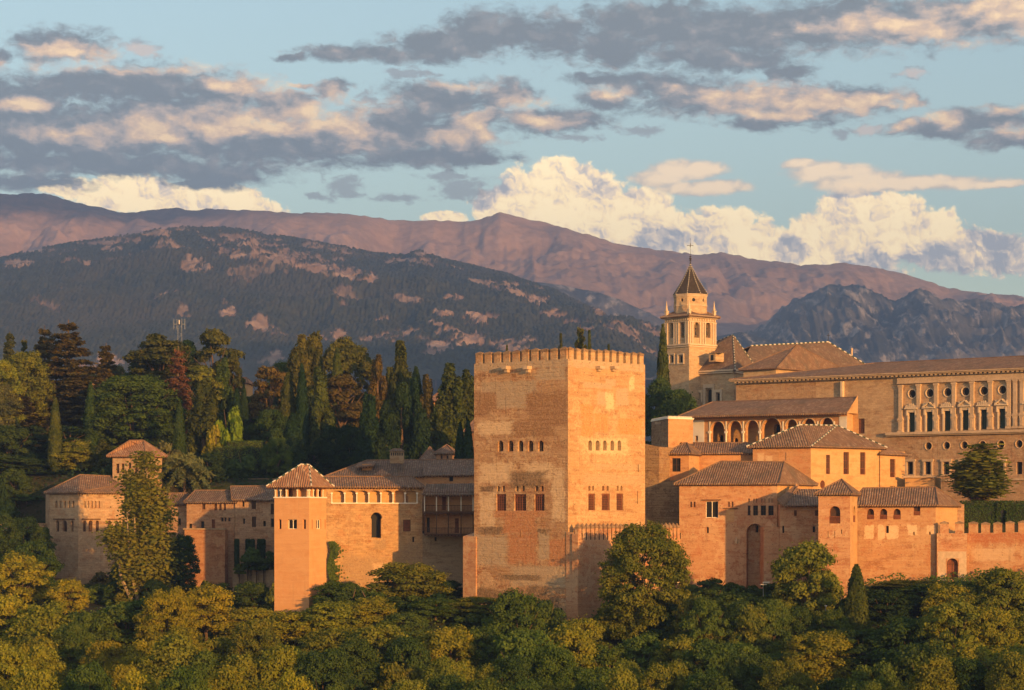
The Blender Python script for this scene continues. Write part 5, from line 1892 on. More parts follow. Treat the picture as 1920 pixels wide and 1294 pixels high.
def arcade_hall():
    a, b = P2(1299, 471), P2(1588.5, 450)
    d, L, n = seg_dir(a, b)
    ze = Z_(782.5, 470)
    zb = 6
    r2 = P2(1608.5, 457.5)
    B = Build('arcade_hall', 'long hall with seven tall shaded arches on slim columns under a wide brown roof', 'building', base3(a, zb), [W_SALMON, W_OCHRE, M_WHITE])
    w = [('arch', 1332.8, 790.8, 1357.8, 838, 'open', .8), ('arch', 1366, 789.8, 1389.5, 838, 'open', .8), ('arch', 1398.4, 788.8, 1421.6, 838, 'open', .8), ('arch', 1429, 784, 1463.5, 838, 'open', .8),
         ('arch', 1473.4, 787, 1494.5, 838, 'open', .8), ('arch', 1504.7, 785.6, 1528.2, 838, 'open', .8), ('arch', 1538.5, 784, 1562.2, 838, 'open', .8)]
    w += [('rect', 1304.2, 817.5, 1308.6, 826, 'plain', .5)]
    B.face(a, b, zb, ze, w)
    q0, q1 = a - n * 4.2, b - n * 4.2
    B.face(q0, q1, zb, ze, [('arch', 1349, 815, 1356, 838, 'plain', .3), ('arch', 1376, 821, 1384, 832, 'plain', .3), ('arch', 1451, 795, 1463, 838, 'plain', .8)], mi=1)
    zr = Z_(751, 478)
    # sunlit gable
    dd, LL, nn = seg_dir(b, r2)
    B.w.face(b, r2, zb, (ze, zr + .0), mi=1)
    B.w.face(a - n * 12, a, zb, ze)
    B.w.poly([z3(q0, ze - .05), z3(q1, ze - .05), z3(b, ze - .05), z3(a, ze - .05)])
    B.finish()
    # white plaster ends, 3 cm proud of the wall
    for x0, x1, y0 in ((1299.5, 1320.5, 788), (1574, 1588, 781)):
        s0, Y = hit(a, d, x0); s1 = hit(a, d, x1)[0]
        q = a + d * (s0 + s1) / 2 + n * .02
        if x0 < 1400:
            for (sa, sb, za, zc) in ((s0, hit(a, d, 1303.8)[0], zb, Z_(y0, Y)), (hit(a, d, 1309)[0], s1, zb, Z_(y0, Y)), (hit(a, d, 1303.8)[0], hit(a, d, 1309)[0], Z_(817.2, Y), Z_(y0, Y))):
                q = a + d * (sa + sb) / 2 + n * .02
                B.part('white_plaster', lambda bm: boxb(bm, (q.x, q.y, (za + zc) / 2), (d.x, d.y), ((sb - sa) / 2 - .003, .05, (zc - za) / 2)), M_WHITE)
        else:
            B.part('white_plaster', lambda bm: boxb(bm, (q.x, q.y, (zb + Z_(y0, Y)) / 2), (d.x, d.y), ((s1 - s0) / 2, .05, (Z_(y0, Y) - zb) / 2)), M_WHITE)
    for px in (1331, 1361.8, 1394, 1425.3, 1468.5, 1499.6, 1533.4, 1564.5):
        s, Y = hit(a, d, px)
        q = a + d * s + n * .05

        def col(bm):
            z1 = Z_(812, Y)
            bar(bm, (q.x, q.y, Z_(840, Y)), (q.x, q.y, z1), .17, 8)
            boxb(bm, (q.x, q.y, z1 + .15), (d.x, d.y), (.3, .2, .2))
            boxb(bm, (q.x, q.y, (z1 + .3 + Z_(790, Y)) / 2), (d.x, d.y), (.13, .06, (Z_(790, Y) - z1 - .3) / 2))
        B.part('column', col, M_MARBLE)
    # stucco frames round the arches
    def stucco(bm):
        for k in w[:7]:
            s0, Y = hit(a, d, k[1]); s1 = hit(a, d, k[3])[0]
            r = (s1 - s0) / 2
            zc = Z_(k[2], Y) - r
            for q in range(12):
                t0, t1 = math.pi * q / 12, math.pi * (q + 1) / 12
                p0 = a + d * ((s0 + s1) / 2 + (r + .12) * math.cos(t0)) + n * .03
                p1 = a + d * ((s0 + s1) / 2 + (r + .12) * math.cos(t1)) + n * .03
                bar(bm, (p0.x, p0.y, zc + (r + .12) * math.sin(t0)), (p1.x, p1.y, zc + (r + .12) * math.sin(t1)), .12, 5)
        m = a + d * L / 2 + n * .05
        boxb(bm, (m.x, m.y, ze - .35), (d.x, d.y), (L / 2 - 3, .08, .08))
    B.part('arch_mouldings', stucco, M_STONE)
    ea, eb_ = P3(1271, 780.5, 470.5), P3(1587, 773.2, 448.8)
    ra, rb = P3(1336, 754, 481), P3(1606.5, 745, 457.5)
    B.slab('roof', [ea, eb_, rb, ra], T_ROOF, caps=[(ra, rb), (ea, ra)], th=.3)
    bw = Wall()
    bw.face(r2, P2(1340, 481.5), zb, (Z_(745.5, 457.5), Z_(754.5, 481)))
    bw.done('rear_wall', [W_SALMON], B.t)


arcade_hall()


# ------------------------------------------------------------------ the renaissance palace
def renaissance_palace():
    a, b = P2(1380, 548), P2(1992, 500)
    d, L, n = seg_dir(a, b)
    zb = 0
    ze = Z_(719, 546)
    mid = a + d * hit(a, d, 1655)[0]
    B = Build('renaissance_palace', 'broad renaissance stone palace with pilasters, round windows and green shutters at the right edge', 'building', base3(a, zb), [W_PALACE, W_PALACE_ROUGH])
    zl = Z_(815, 527)
    m2 = a + d * hit(a, d, 1530)[0]
    B.face(a, m2, zb, ze, mi=1)
    B.face(m2, mid, zb, ze, [('rect', 1609, 785, 1621, 813, 'door', .3)])
    w, lo = [], []
    ox = [1710.5, 1743.7, 1777.2, 1810.9, 1845.4, 1879.8, 1932, 1966]
    oy = [738.6, 737.3, 735.6, 734.2, 732.7, 731, 728.8, 727.3]
    wy0 = [773.5, 772.3, 770.6, 769, 768, 766.5, 764.5, 763]
    for i, (x, y, t) in enumerate(zip(ox, oy, wy0)):
        w.append(('oval', x - 6.8, y - 8.2, x + 6.8, y + 8.2, 'plain', .9))
        w.append(('rect', x - 5.6, t, x + 5.8, t + 37.5 - i * .2, 'shutter', .55))
    B.face(mid, b, zl, ze, w)
    lx = [1741, 1775, 1808.3, 1842.3, 1877, 1911, 1945]
    for i, x in enumerate(lx):
        lo.append(('oval', x - 6, 836.5 - i * .8 - 7, x + 6, 836.5 - i * .8 + 7, 'plain', .9))
    for x in (1707.2, 1740.5, 1774.8, 1809, 1843, 1876.7, 1911, 1945):
        lo.append(('rect', x - 5.6, 866, x + 5.6, 889.5, 'plain', .8))
    B.face(mid, b, zb, zl, lo, mi=1)
    k0, k1 = a - n * 45, b - n * 45
    B.w.face(b, k1, zb, ze); B.w.face(k1, k0, zb, ze); B.w.face(k0, a, zb, ze)
    B.finish()

    def zf(py, px):
        s, Y = hit(a, d, px)
        return s, Z_(py, Y)

    def pt(s, o):
        return a + d * s + n * o

    # pilasters
    pil = [1690, 1723.8, 1756.5, 1790, 1824, 1858.5, 1893, 1905, 1917.5, 1949, 1983]
    y0s = np.interp(pil, [1690, 1917], [723, 712])
    y1s = np.interp(pil, [1690, 1917], [787, 778])
    y2s = np.interp(pil, [1690, 1917], [812, 803])
    for px, y0, y1, y2 in zip(pil, y0s, y1s, y2s):
        s, z0 = zf(y0, px); _, z1 = zf(y1, px); _, z2 = zf(y2, px)

        def f(bm):
            q = pt(s, .25)
            boxb(bm, (q.x, q.y, (z0 + z1) / 2), (d.x, d.y), (.42, .3, (z0 - z1) / 2))
            boxb(bm, (q.x, q.y, z0 - .1), (d.x, d.y), (.6, .42, .2))
            boxb(bm, (q.x, q.y, z0 - .5), (d.x, d.y), (.5, .36, .1))
            boxb(bm, (q.x, q.y, z1 + .15), (d.x, d.y), (.58, .42, .18))
            boxb(bm, (q.x, q.y, (z1 + z2) / 2), (d.x, d.y), (.55, .42, (z1 - z2) / 2))
            boxb(bm, (q.x, q.y, z1 - .06), (d.x, d.y), (.7, .5, .12))
            boxb(bm, (q.x, q.y, z2 + .2), (d.x, d.y), (.7, .5, .22))
            q2 = pt(s, .75)
            boxb(bm, (q2.x, q2.y, (z1 + z2) / 2), (d.x, d.y), (.3, .06, (z1 - z2) / 2 * .6))
        B.part('pilaster', f, M_STONE)
    # window surrounds: alternate flat lintel with scrollwork and pediment
    for i, (x, y, t) in enumerate(zip(ox, oy, wy0)):
        s, zt = zf(t, x)
        _, zo = zf(y, x)
        _, zbm = zf(t + 37.5, x)

        def f(bm):
            for sx in (-1, 1):
                q = pt(s + sx * .92, .14)
                boxb(bm, (q.x, q.y, (zt + zbm) / 2), (d.x, d.y), (.17, .2, (zt - zbm) / 2 + .1))
                q = pt(s + sx * 1.05, .3)
                boxb(bm, (q.x, q.y, zt - .1), (d.x, d.y), (.17, .3, .55))
            q = pt(s, .22)
            boxb(bm, (q.x, q.y, zt + .35), (d.x, d.y), (1.2, .25, .35))
            q = pt(s, .4)
            boxb(bm, (q.x, q.y, zt + .85), (d.x, d.y), (1.5, .5, .14))
            if i % 2:
                for sx in (-1, 1):
                    for g2 in range(5):
                        u = (g2 + .5) / 5
                        q = pt(s + sx * 1.45 * (1 - u), .35)
                        boxb(bm, (q.x, q.y, zt + 1.05 + 1.0 * u), (d.x, d.y), (.18, .45, .13))
                q = pt(s, .15)
                boxb(bm, (q.x, q.y, zt + 1.3), (d.x, d.y), (.8, .2, .35))
                for sx in (-1, 1):
                    q = pt(s + sx * 1.25, .35)
                    boxb(bm, (q.x, q.y, zt + 1.5), (d.x, d.y), (.17, .25, .35))
            else:
                for j in range(-3, 4):
                    q = pt(s + j * .42, .3)
                    h = .35 + .28 * (3 - abs(j)) * .5 + (.12 if j % 2 else 0)
                    boxb(bm, (q.x, q.y, zt + 1.0 + h / 2), (d.x, d.y), (.15, .22, h / 2))
                    bmesh.ops.create_icosphere(bm, subdivisions=1, radius=.17, matrix=Matrix.Translation((q.x, q.y, zt + 1.0 + h)))
            # ring round the oculus
            for q_ in range(18):
                t0, t1 = 2 * math.pi * q_ / 18, 2 * math.pi * (q_ + 1) / 18
                p0, p1 = pt(s + 1.0 * math.cos(t0), .05), pt(s + 1.0 * math.cos(t1), .05)
                bar(bm, (p0.x, p0.y, zo + 1.0 * math.sin(t0)), (p1.x, p1.y, zo + 1.0 * math.sin(t1)), .13, 5)
        B.part('window_trim', f, M_STONE_PALE)
    for i, x in enumerate(lx):
        s, zo = zf(836.5 - i * .8, x)

        def f(bm):
            for q_ in range(18):
                t0, t1 = 2 * math.pi * q_ / 18, 2 * math.pi * (q_ + 1) / 18
                p0, p1 = pt(s + .88 * math.cos(t0), .05), pt(s + .88 * math.cos(t1), .05)
                bar(bm, (p0.x, p0.y, zo + .9 * math.sin(t0)), (p1.x, p1.y, zo + .9 * math.sin(t1)), .1, 5)
        B.part('oculus_ring', f, M_STONE)
    for x in (1707.2, 1740.5, 1774.8, 1809, 1843, 1876.7):
        s, zt = zf(866, x); _, zz = zf(889.5, x)

        def f(bm):
            for sx in (-1, 1):
                q = pt(s + sx * .95, .12)
                boxb(bm, (q.x, q.y, (zt + zz) / 2), (d.x, d.y), (.2, .2, (zt - zz) / 2 + .15))
            q = pt(s, .15)
            boxb(bm, (q.x, q.y, zt + .3), (d.x, d.y), (1.35, .25, .25))
            boxb(bm, (q.x, q.y, zz - .2), (d.x, d.y), (1.2, .25, .15))
        B.part('window_trim', f, M_STONE)
    # ledge, frieze and cornice with modillions
    def ledge(bm):
        s0 = hit(a, d, 1664)[0]
        q = pt((s0 + L) / 2, .45)
        boxb(bm, (q.x, q.y, zl + .05), (d.x, d.y), ((L - s0) / 2, .62, .28))
        q = pt((s0 + L) / 2, .3)
        boxb(bm, (q.x, q.y, zl - .35), (d.x, d.y), ((L - s0) / 2, .4, .15))
        s0 = hit(a, d, 1697)[0]
        q = pt((s0 + L) / 2, .15)
        boxb(bm, (q.x, q.y, Z_(901, 520)), (d.x, d.y), ((L - s0) / 2, .25, .2))
    B.part('ledge', ledge, M_STONE)

    def frieze(bm):
        s0 = hit(a, d, 1684)[0]
        q = pt((s0 + L) / 2, .2)
        boxb(bm, (q.x, q.y, ze - .75), (d.x, d.y), ((L - s0) / 2, .3, .55))
        q = pt((s0 + L) / 2, .28)
        boxb(bm, (q.x, q.y, ze - 1.35), (d.x, d.y), ((L - s0) / 2, .4, .12))
    B.part('frieze', frieze, M_STONE)

    def cornice(bm):
        q = pt(L / 2, .6)
        boxb(bm, (q.x, q.y, ze + .55), (d.x, d.y), (L / 2 + .8, .9, .14))
        q = pt(L / 2, .75)
        boxb(bm, (q.x, q.y, ze + .78), (d.x, d.y), (L / 2 + 1, 1.05, .10))
        q = pt(L / 2, .2)
        boxb(bm, (q.x, q.y, ze + .05), (d.x, d.y), (L / 2, .35, .14))
        k = int(L / 1.05)
        for i in range(k):
            q = pt(i * 1.05 + .5, .65)
            boxb(bm, (q.x, q.y, ze + .28), (d.x, d.y), (.24, .6, .2))
    B.part('cornice', cornice, M_STONE)
    # downpipe strip caught by the sun
    s, z0 = zf(712, 1581)
    q = pt(s, .4)
    B.part('downpipe', lambda bm: boxb(bm, (q.x, q.y, z0 - 4.6), (d.x, d.y), (.28, .4, 4.2)), M_STONE_PALE)
    e0, e1 = pt(-.8, 1.7), pt(L + .8, 1.7)
    zc = ze + .95
    r0 = P3(1640, 681, 548)
    r1 = P3(1906, 668, 521)
    r2 = z3(b - n * 14, r1.z)
    B.slab('roof', [z3(e0, zc), z3(e1, zc), r2, r0 + (r0 - r2) * .0], T_ROOF, caps=None, rafters=False)
    B.slab('roof', [z3(k0, zc), z3(e0, zc), r0, z3(k0 + d * 16 + n * 5, r0.z)], T_ROOF, caps=[(z3(e0, zc), r0)], rafters=False)
    W = Wall()
    W.poly([z3(b + n * 1.2, zc - .2), z3(b - n * 30, zc - .2), r2 - Vector((0, 0, .25))])
    W.done('gable', [W_PALACE], B.t)
    bk = B.slab('roof', [r0, r2, z3(b - n * 30, zc), z3(a - n * 30 + d * 20, zc)], T_ROOF, caps=[(r0, r2)], rafters=False)


renaissance_palace()

# pyramid roofed chapel behind the palace
h = hipbox('pyramid_chapel', 'low stone chapel with a broad pyramid tiled roof between church and palace', 'building', (1455, 566), (1394, 572), (1590, 590), 688, 760,
           [(1494, 647, 578)], T_ROOF, [W_CHURCH], over=.9)
h.finish()


# ------------------------------------------------------------------ church and bell tower
def church():
    C, L_, R_ = (1375.7, 594), (1252, 607), (1421, 612)
    c, l, r, k = rect4(C, L_, R_)
    zb = 8
    ze = Z_(693, 596)
    B = Build('church', 'pale stone church with steep brown roofs edged in white ridge tiles behind the palace', 'church', base3(c, zb), [W_CHURCH])
    wl = [('arch', 1324.5, 729, 1335.2, 760, 'plain', .7), ('rect', 1308, 738, 1315, 760, 'plain', .6), ('rect', 1343, 737, 1351, 758, 'plain', .6), ('rect', 1264.6, 709, 1270.8, 722, 'plain', .5)]
    B.face(l, c, zb, ze, wl)
    B.face(c, r, zb, ze)
    B.w.face(r, k, zb, ze); B.w.face(k, l, zb, ze)
    # long body running right
    a2, b2 = P2(1415, 614), P2(1650, 642)
    B.face(a2, b2, zb, Z_(690, 614))
    B.finish()
    d, L, n = seg_dir(l, c)
    for x0, y0, x1, y1 in ((1320, 721, 1340, 728), (1304.5, 732, 1319, 737), (1340, 731, 1355, 736)):
        s0, Y = hit(l, d, x0); s1 = hit(l, d, x1)[0]
        q = l + d * (s0 + s1) / 2 + n * .15

        def f(bm):
            boxb(bm, (q.x, q.y, (Z_(y0, Y) + Z_(y1, Y)) / 2), (d.x, d.y), ((s1 - s0) / 2, .3, (Z_(y0, Y) - Z_(y1, Y)) / 2))
            for sx in (-1, 1):
                w_ = (s1 - s0) / 2 - .3
                p = l + d * ((s0 + s1) / 2 + sx * w_) + n * .12
                boxb(bm, (p.x, p.y, Z_(746, Y)), (d.x, d.y), (.28, .3, Z_(y1, Y) - Z_(746, Y)))
        B.part('portal_surround', f, M_STONE_PALE)

    def cor(bm):
        for aa, bb in ((l, c), (c, r)):
            dd, LL, nn = seg_dir(aa, bb)
            q = (aa + bb) / 2 + nn * .25
            boxb(bm, (q.x, q.y, ze - .25), (dd.x, dd.y), (LL / 2 + .3, .45, .2))
            boxb(bm, (q.x, q.y, ze - .75), (dd.x, dd.y), (LL / 2 + .15, .33, .14))
    B.part('cornice', cor, M_STONE_PALE)
    ap = P3(1374.5, 627.8, 606)
    bk = P3(1330, 646, 612)
    rf = B.roof([z3(l, ze), z3(c, ze), z3(r, ze), z3(k, ze)], [bk + Vector((0, 0, 0)), ap], T_ROOF_DARK, .7, caps='white')
    ze2 = Z_(690, 614)
    r0, r1 = P3(1408, 648.6, 622), P3(1553, 641.3, 640)
    dd, LL, nn = seg_dir(a2, b2)
    e0, e1 = a2 + nn * .8 - dd * 6, b2 + nn * .8
    rf = B.slab('roof', [z3(e0, ze2), z3(e1, ze2), r1, r0], T_ROOF_DARK, caps=None, rafters=False)
    B.caps([(r0, r1), (z3(e1, ze2), r1)], rf, 'white', r=.22, step=.8)
    B.slab('roof', [z3(e1, ze2), z3(e1 - nn * 24, ze2), r1], T_ROOF_DARK, caps=None, rafters=False)
    B.slab('roof', [z3(e1 - nn * 24, ze2), z3(e0 - nn * 24, ze2), r0, r1], T_ROOF_DARK, caps=None, rafters=False)
    B.part('finial', lambda bm: (bar(bm, r1, r1 + Vector((0, 0, 2.3)), .07, 6), boxb(bm, r1 + Vector((0, 0, 1.7)), (1, 0), (.4, .05, .06))), M_IRON)
    # dormer on the near roof slope
    dq = P3(1344, 670, 596.5)
    W = Wall()
    W.box((dq.x, dq.y + 1.2, dq.z), (d.x, d.y), (1.0, 1.8, 1.1))
    W.done('dormer', [W_CHURCH], B.t)
    bm = bmesh.new()
    p = dq + Vector((n.x, n.y, 0)) * .65 + Vector((0, 1.2, -.1))
    boxb(bm, (p.x - .0, p.y - .0, p.z), (d.x, d.y), (.42, 1.18, .7))
    o = mk('dormer_window', bm, M_DARK, B.t)
    B.slab('dormer_roof', [dq + Vector((-1.5, -1.2, 1.15)), dq + Vector((1.8, -2.0, 1.15)), dq + Vector((2.4, 2.4, 1.75)), dq + Vector((-.6, 3, 1.75))], T_ROOF, caps=[], rafters=False)
    # little chimney stacks
    for px, py, Y in ((1454, 655, 630), (1597, 659, 646)):
        q = P3(px, py, Y)
        B.part('vent_stack', lambda bm: (bar(bm, q - Vector((0, 0, 1.5)), q + Vector((0, 0, .4)), .3, 8), bmesh.ops.create_uvsphere(bm, u_segments=8, v_segments=6, radius=.35, matrix=Matrix.Translation(q + Vector((0, 0, .6))))), M_STONE)


church()


def bell_tower():
    C, L_, R_ = (1292, 598), (1246.5, 604.5), (1342.3, 604.4)
    c, l, r, k = rect4(C, L_, R_)
    zb = 8
    z1 = Z_(645, 598)
    z2 = Z_(593, 598)
    B = Build('bell_tower', 'church bell tower with paired arches, stone pinnacles, octagonal drum and dark pointed spire', 'tower', base3(c, zb), [W_CHURCH])
    lw = row('arch', [(1257, 1263.4), (1276.2, 1282.4)], 604.7, 633.3, 'plain', 1.2) + row('rect', [(1257.3, 1262.5), (1273.3, 1280)], 667, 680, 'plain', .5)
    rw = row('arch', [(1302.2, 1311), (1323.2, 1332)], 604.7, 633.3, 'plain', 1.2)
    B.face(l, c, zb, z2, lw)
    B.face(c, r, zb, z2, rw)
    B.w.face(r, k, zb, z2); B.w.face(k, l, zb, z2)
    B.finish()
    sides = [(l, c), (c, r), (r, k), (k, l)]
    ctr = (l + c + r + k) / 4

    def bands(bm):
        for aa, bb in sides:
            dd, LL, nn = seg_dir(aa, bb)
            m = (aa + bb) / 2
            for z, o, h, ex in ((z1, .2, .18, .2), (z1 - .5, .1, .12, .1), (z2 - .15, .3, .14, .3), (z2 + .2, .55, .2, .55), (z2 - 1.2, .12, .08, .1)):
                q = m + nn * (o * .5)
                boxb(bm, (q.x, q.y, z), (dd.x, dd.y), (LL / 2 + ex, o * .5 + .15, h))
            k_ = 11
            for i in range(k_):
                q = aa + dd * (i + .5) * LL / k_ + nn * .08
                boxb(bm, (q.x, q.y, z2 - .68), (dd.x, dd.y), (.17, .14, .26))
    B.part('cornice', bands, M_STONE_PALE)

    for aa, bb in sides[:2]:
        dd, LL, nn = seg_dir(aa, bb)
        for f in (.03, .11, .40, .49, .58, .89, .97):
            q = aa + dd * LL * f + nn * .1

            def pl(bm):
                boxb(bm, (q.x, q.y, (z1 + z2) / 2 - .6), (dd.x, dd.y), (.19, .16, (z2 - z1) / 2 - .6))
                boxb(bm, (q.x, q.y, z2 - 1.35), (dd.x, dd.y), (.26, .2, .12))
            B.part('pilaster', pl, M_STONE_PALE)
        for px in ((1259.8, 1279.3) if aa is l else (1306.6, 1327.6)):
            s, Y = hit(aa, dd, px)
            q = aa + dd * s - nn * .7

            def bell(bm):
                bar(bm, (q.x, q.y, Z_(628, Y)), (q.x, q.y, Z_(618, Y)), .42, 10, .2)
                boxb(bm, (q.x, q.y, Z_(616, Y)), (dd.x, dd.y), (.42, .1, .18))
            B.part('bell', bell, M_IRON)
    for (x0, x1) in ((1255, 1264.5), (1271, 1282)):
        dd, LL, nn = seg_dir(l, c)
        s0, Y = hit(l, dd, x0); s1 = hit(l, dd, x1)[0]

        def fr(bm):
            for s in (s0, s1):
                q = l + dd * s + nn * .06
                boxb(bm, (q.x, q.y, Z_(673.5, Y)), (dd.x, dd.y), (.16, .14, 1.25))
            for y in (664.5, 682.5):
                q = l + dd * (s0 + s1) / 2 + nn * .08
                boxb(bm, (q.x, q.y, Z_(y, Y)), (dd.x, dd.y), ((s1 - s0) / 2 + .15, .16, .14))
        B.part('window_trim', fr, M_STONE_PALE)
    # skirt roof
    zs = z2 + .45
    zd = Z_(583.5, 601)
    B.roof([z3(l, zs), z3(c, zs), z3(r, zs), z3(k, zs)], [z3(ctr, zd + 1.6)], T_ROOF, .85, caps='clay', name='skirt_roof')
    # octagonal drum
    R = 30.2 / F * 602 / math.cos(math.pi / 8) * .965
    rot = math.radians(22.5 + 8)
    zt = Z_(551.5, 602)
    W = Wall()
    P8 = [ctr + Vector((math.cos(rot + math.pi / 4 * i), math.sin(rot + math.pi / 4 * i))) * R for i in range(8)]
    ocs = []
    for i in range(8):
        p, q = P8[i], P8[(i + 1) % 8]
        dd, LL, nn = seg_dir(p, q)
        zc = Z_(563, 602)
        ops = [(loop_pts('oval', LL / 2 - .42, zc - .45, LL / 2 + .42, zc + .45), .4)]
        W.face(p, q, zd - 1, zt, ops)
        ocs.append((p, dd, nn, LL, zc))
    dr = W.done('drum', [W_CHURCH], B.t)
    for p, dd, nn, LL, zc in ocs:
        bm = bmesh.new()
        m = p + dd * LL / 2 - nn * .4
        boxb(bm, (m.x, m.y, zc), (dd.x, dd.y), (.5, .03, .55))
        o = mk('oculus', bm, M_DARK, B.t); o.parent = dr

    def ring(bm):
        for i in range(8):
            p, q = P8[i], P8[(i + 1) % 8]
            dd, LL, nn = seg_dir(p, q)
            m = (p + q) / 2
            for z, o in ((zt - .1, .18), (Z_(573, 602), .1), (zt - .45, .08)):
                mm = m + nn * o * .5
                boxb(bm, (mm.x, mm.y, z), (dd.x, dd.y), (LL / 2 + o * .4, o * .5 + .06, .10))
    o = B.part('drum_trim', ring, M_STONE_PALE)
    # spire
    bm = bmesh.new()
    uvl = bm.loops.layers.uv.new('UVMap')
    apex = z3(ctr, Z_(492.5, 602))
    S8 = [z3(ctr + (p - ctr) * 1.07, zt + .02) for p in P8]
    M8 = [z3(ctr + (p - ctr) * .47, zt + .02 + (apex.z - zt) * .50) for p in P8]
    for i in range(8):
        j = (i + 1) % 8
        B.slope(bm, uvl, (S8[i], S8[j], M8[j], M8[i]))
        B.slope(bm, uvl, (M8[i], M8[j], apex))
    B.slope(bm, uvl, S8[::-1])
    sp = mk('spire', bm, T_SLATE, B.t)
    bw = bmesh.new()
    for i in range(8):
        for p, q in ((S8[i], M8[i]), (M8[i], apex)):
            dv = q - p
            k_ = int(dv.length / .55)
            for u in range(k_):
                bmesh.ops.create_icosphere(bw, subdivisions=1, radius=.155, matrix=Matrix.Translation(p + dv * (u + .5) / k_))
    o = mk('spire_beads', bw, M_RIDGE_W, B.t); o.parent = sp

    def fin(bm):
        z = apex.z
        x, y = ctr.x, ctr.y
        bar(bm, (x, y, z - .3), (x, y, z + 6.4), .05, 6, .03)
        bar(bm, (x, y, z - .3), (x, y, z + .5), .22, 8, .1)
        for h, rr in ((.75, .26), (1.2, .36), (1.75, .26)):
            bmesh.ops.create_uvsphere(bm, u_segments=8, v_segments=6, radius=rr, matrix=Matrix.Translation((x, y, z + h)) @ Matrix.Diagonal((1, 1, .7, 1)))
        boxb(bm, (x, y, z + 4.55), (1, .1), (.62, .05, .06))
        for sx in (-1, 1):
            bmesh.ops.create_icosphere(bm, subdivisions=1, radius=.12, matrix=Matrix.Translation((x + sx * .66, y, z + 4.55)))
        boxb(bm, (x, y, z + 4.6), (1, .1), (.08, .06, .5))
    B.part('finial_cross', fin, M_IRON)
    for p in (l, c, r, k):
        q = ctr + (p - ctr) * .93

        def pin(bm):
            boxb(bm, (q.x, q.y, zs + .55), (c.x - l.x, c.y - l.y), (.36, .36, .65))
            boxb(bm, (q.x, q.y, zs + 1.3), (c.x - l.x, c.y - l.y), (.46, .46, .1))
            bar(bm, (q.x, q.y, zs + 1.4), (q.x, q.y, zs + 2.2), .30, 8, .24)
            bmesh.ops.create_icosphere(bm, subdivisions=2, radius=.36, matrix=Matrix.Translation((q.x, q.y, zs + 1.75)))
            bar(bm, (q.x, q.y, zs + 2.1), (q.x, q.y, zs + 3.9), .24, 8, .03)
        B.part('pinnacle', pin, M_STONE_PALE)


bell_tower()

# ------------------------------------------------------------------ far houses between the trees, mast
for nm, lab, C, L_, R_, e, bt, ap, rm, wm, wl, wr in (
        ('far_house', 'pale far house with a long tiled roof showing above the wood between two conifers', (178, 640), (138, 642), (190, 655), 714, 745, [(146, 706, 648), (176, 706, 648)], T_ROOF_WARM, W_OCHRE,
         row('rect', [(145, 150), (155, 160), (165, 170)], 717, 724, 'plain', .3), ()),
        ('far_house', 'sunlit orange house with a rounded gable glimpsed between the pines and cypresses', (463, 600), (428, 603), (474, 610), 716, 785, [(440, 708, 606), (462, 708, 607)], T_ROOF_WARM, W_OCHRE,
         row('rect', [(444, 449), (454, 459)], 722, 735, 'plain', .3), ()),
        ('far_house', 'red-roofed house peeping out between two tall cypresses left of the great tower', (826, 570), (806, 572), (850, 580), 749, 790, [(833, 728, 578)], T_ROOF_WARM, W_SALMON,
         row('rect', [(814, 820)], 752, 762, 'louvre', .3), ()),
        ('far_house', 'salmon house with a red hip roof half hidden by the great tower', (890, 500), (873, 502), (915, 512), 806, 850, [(893, 783, 508)], T_ROOF_WARM, W_SALMON, (), ()),
        ('roof_lantern', 'small roof lantern with two tiny arched openings behind the tiled hall', (848, 470), (818, 471), (858, 478), 848, 875, [(838, 834, 475)], T_ROOF_DARK, W_HOUSE,
         row('arch', [(826, 829.5), (837, 840.5)], 854, 861, 'plain', .3), ()),
        ('roof_lantern', 'low tiled roof top at the foot of the dark cypresses behind the tiled hall', (815, 474), (790, 475), (826, 484), 862, 880, [(806, 838, 479)], T_ROOF_DARK, W_HOUSE, (), ())):
    h = hipbox(nm, lab, 'house' if nm == 'far_house' else 'roof', C, L_, R_, e, bt, ap, rm, [wm], wl, wr, over=.5)
    h.finish()


def mast():
    q = P3(337, 640, 700)
    t = thing('radio_mast', q, 'thin lattice radio mast sticking up above the pines', 'mast')
    z1 = Z_(598, 700)
    bm = bmesh.new()
    for dx, dy in ((-1, -1), (1, -1), (1, 1), (-1, 1)):
        bar(bm, (q.x + dx * .7, q.y + dy * .7, q.z - 8), (q.x + dx * .5, q.y + dy * .5, z1 - 1.5), .035, 4)
    z = q.z - 8
    s = 1
    while z < z1 - 3:
        bar(bm, (q.x - s * .65, q.y - .65, z), (q.x + s * .65, q.y - .65, z + 1.4), .03, 4)
        z += 1.4; s = -s
    mk('lattice', bm, M_STEEL, t)
    for dx in (-1.6, -.7, .7, 1.6):
        bm = bmesh.new()
        boxb(bm, (q.x + dx, q.y - .8, z1 - 1.6), (1, 0), (.06, .05, 1.5))
        boxb(bm, (q.x + dx / 2, q.y - .8, z1 - 1.6), (1, 0), (abs(dx) / 2, .06, .06))
        mk('antenna', bm, M_STEEL, t)
    bm = bmesh.new()
    boxb(bm, (q.x, q.y - 1, z1 - 1), (1, 0), (.13, .08, .6))
    mk('antenna', bm, M_WHITE, t, label='broad white panel antenna')


mast()

# ------------------------------------------------------------------ vegetation
NR = np.random.default_rng(11)


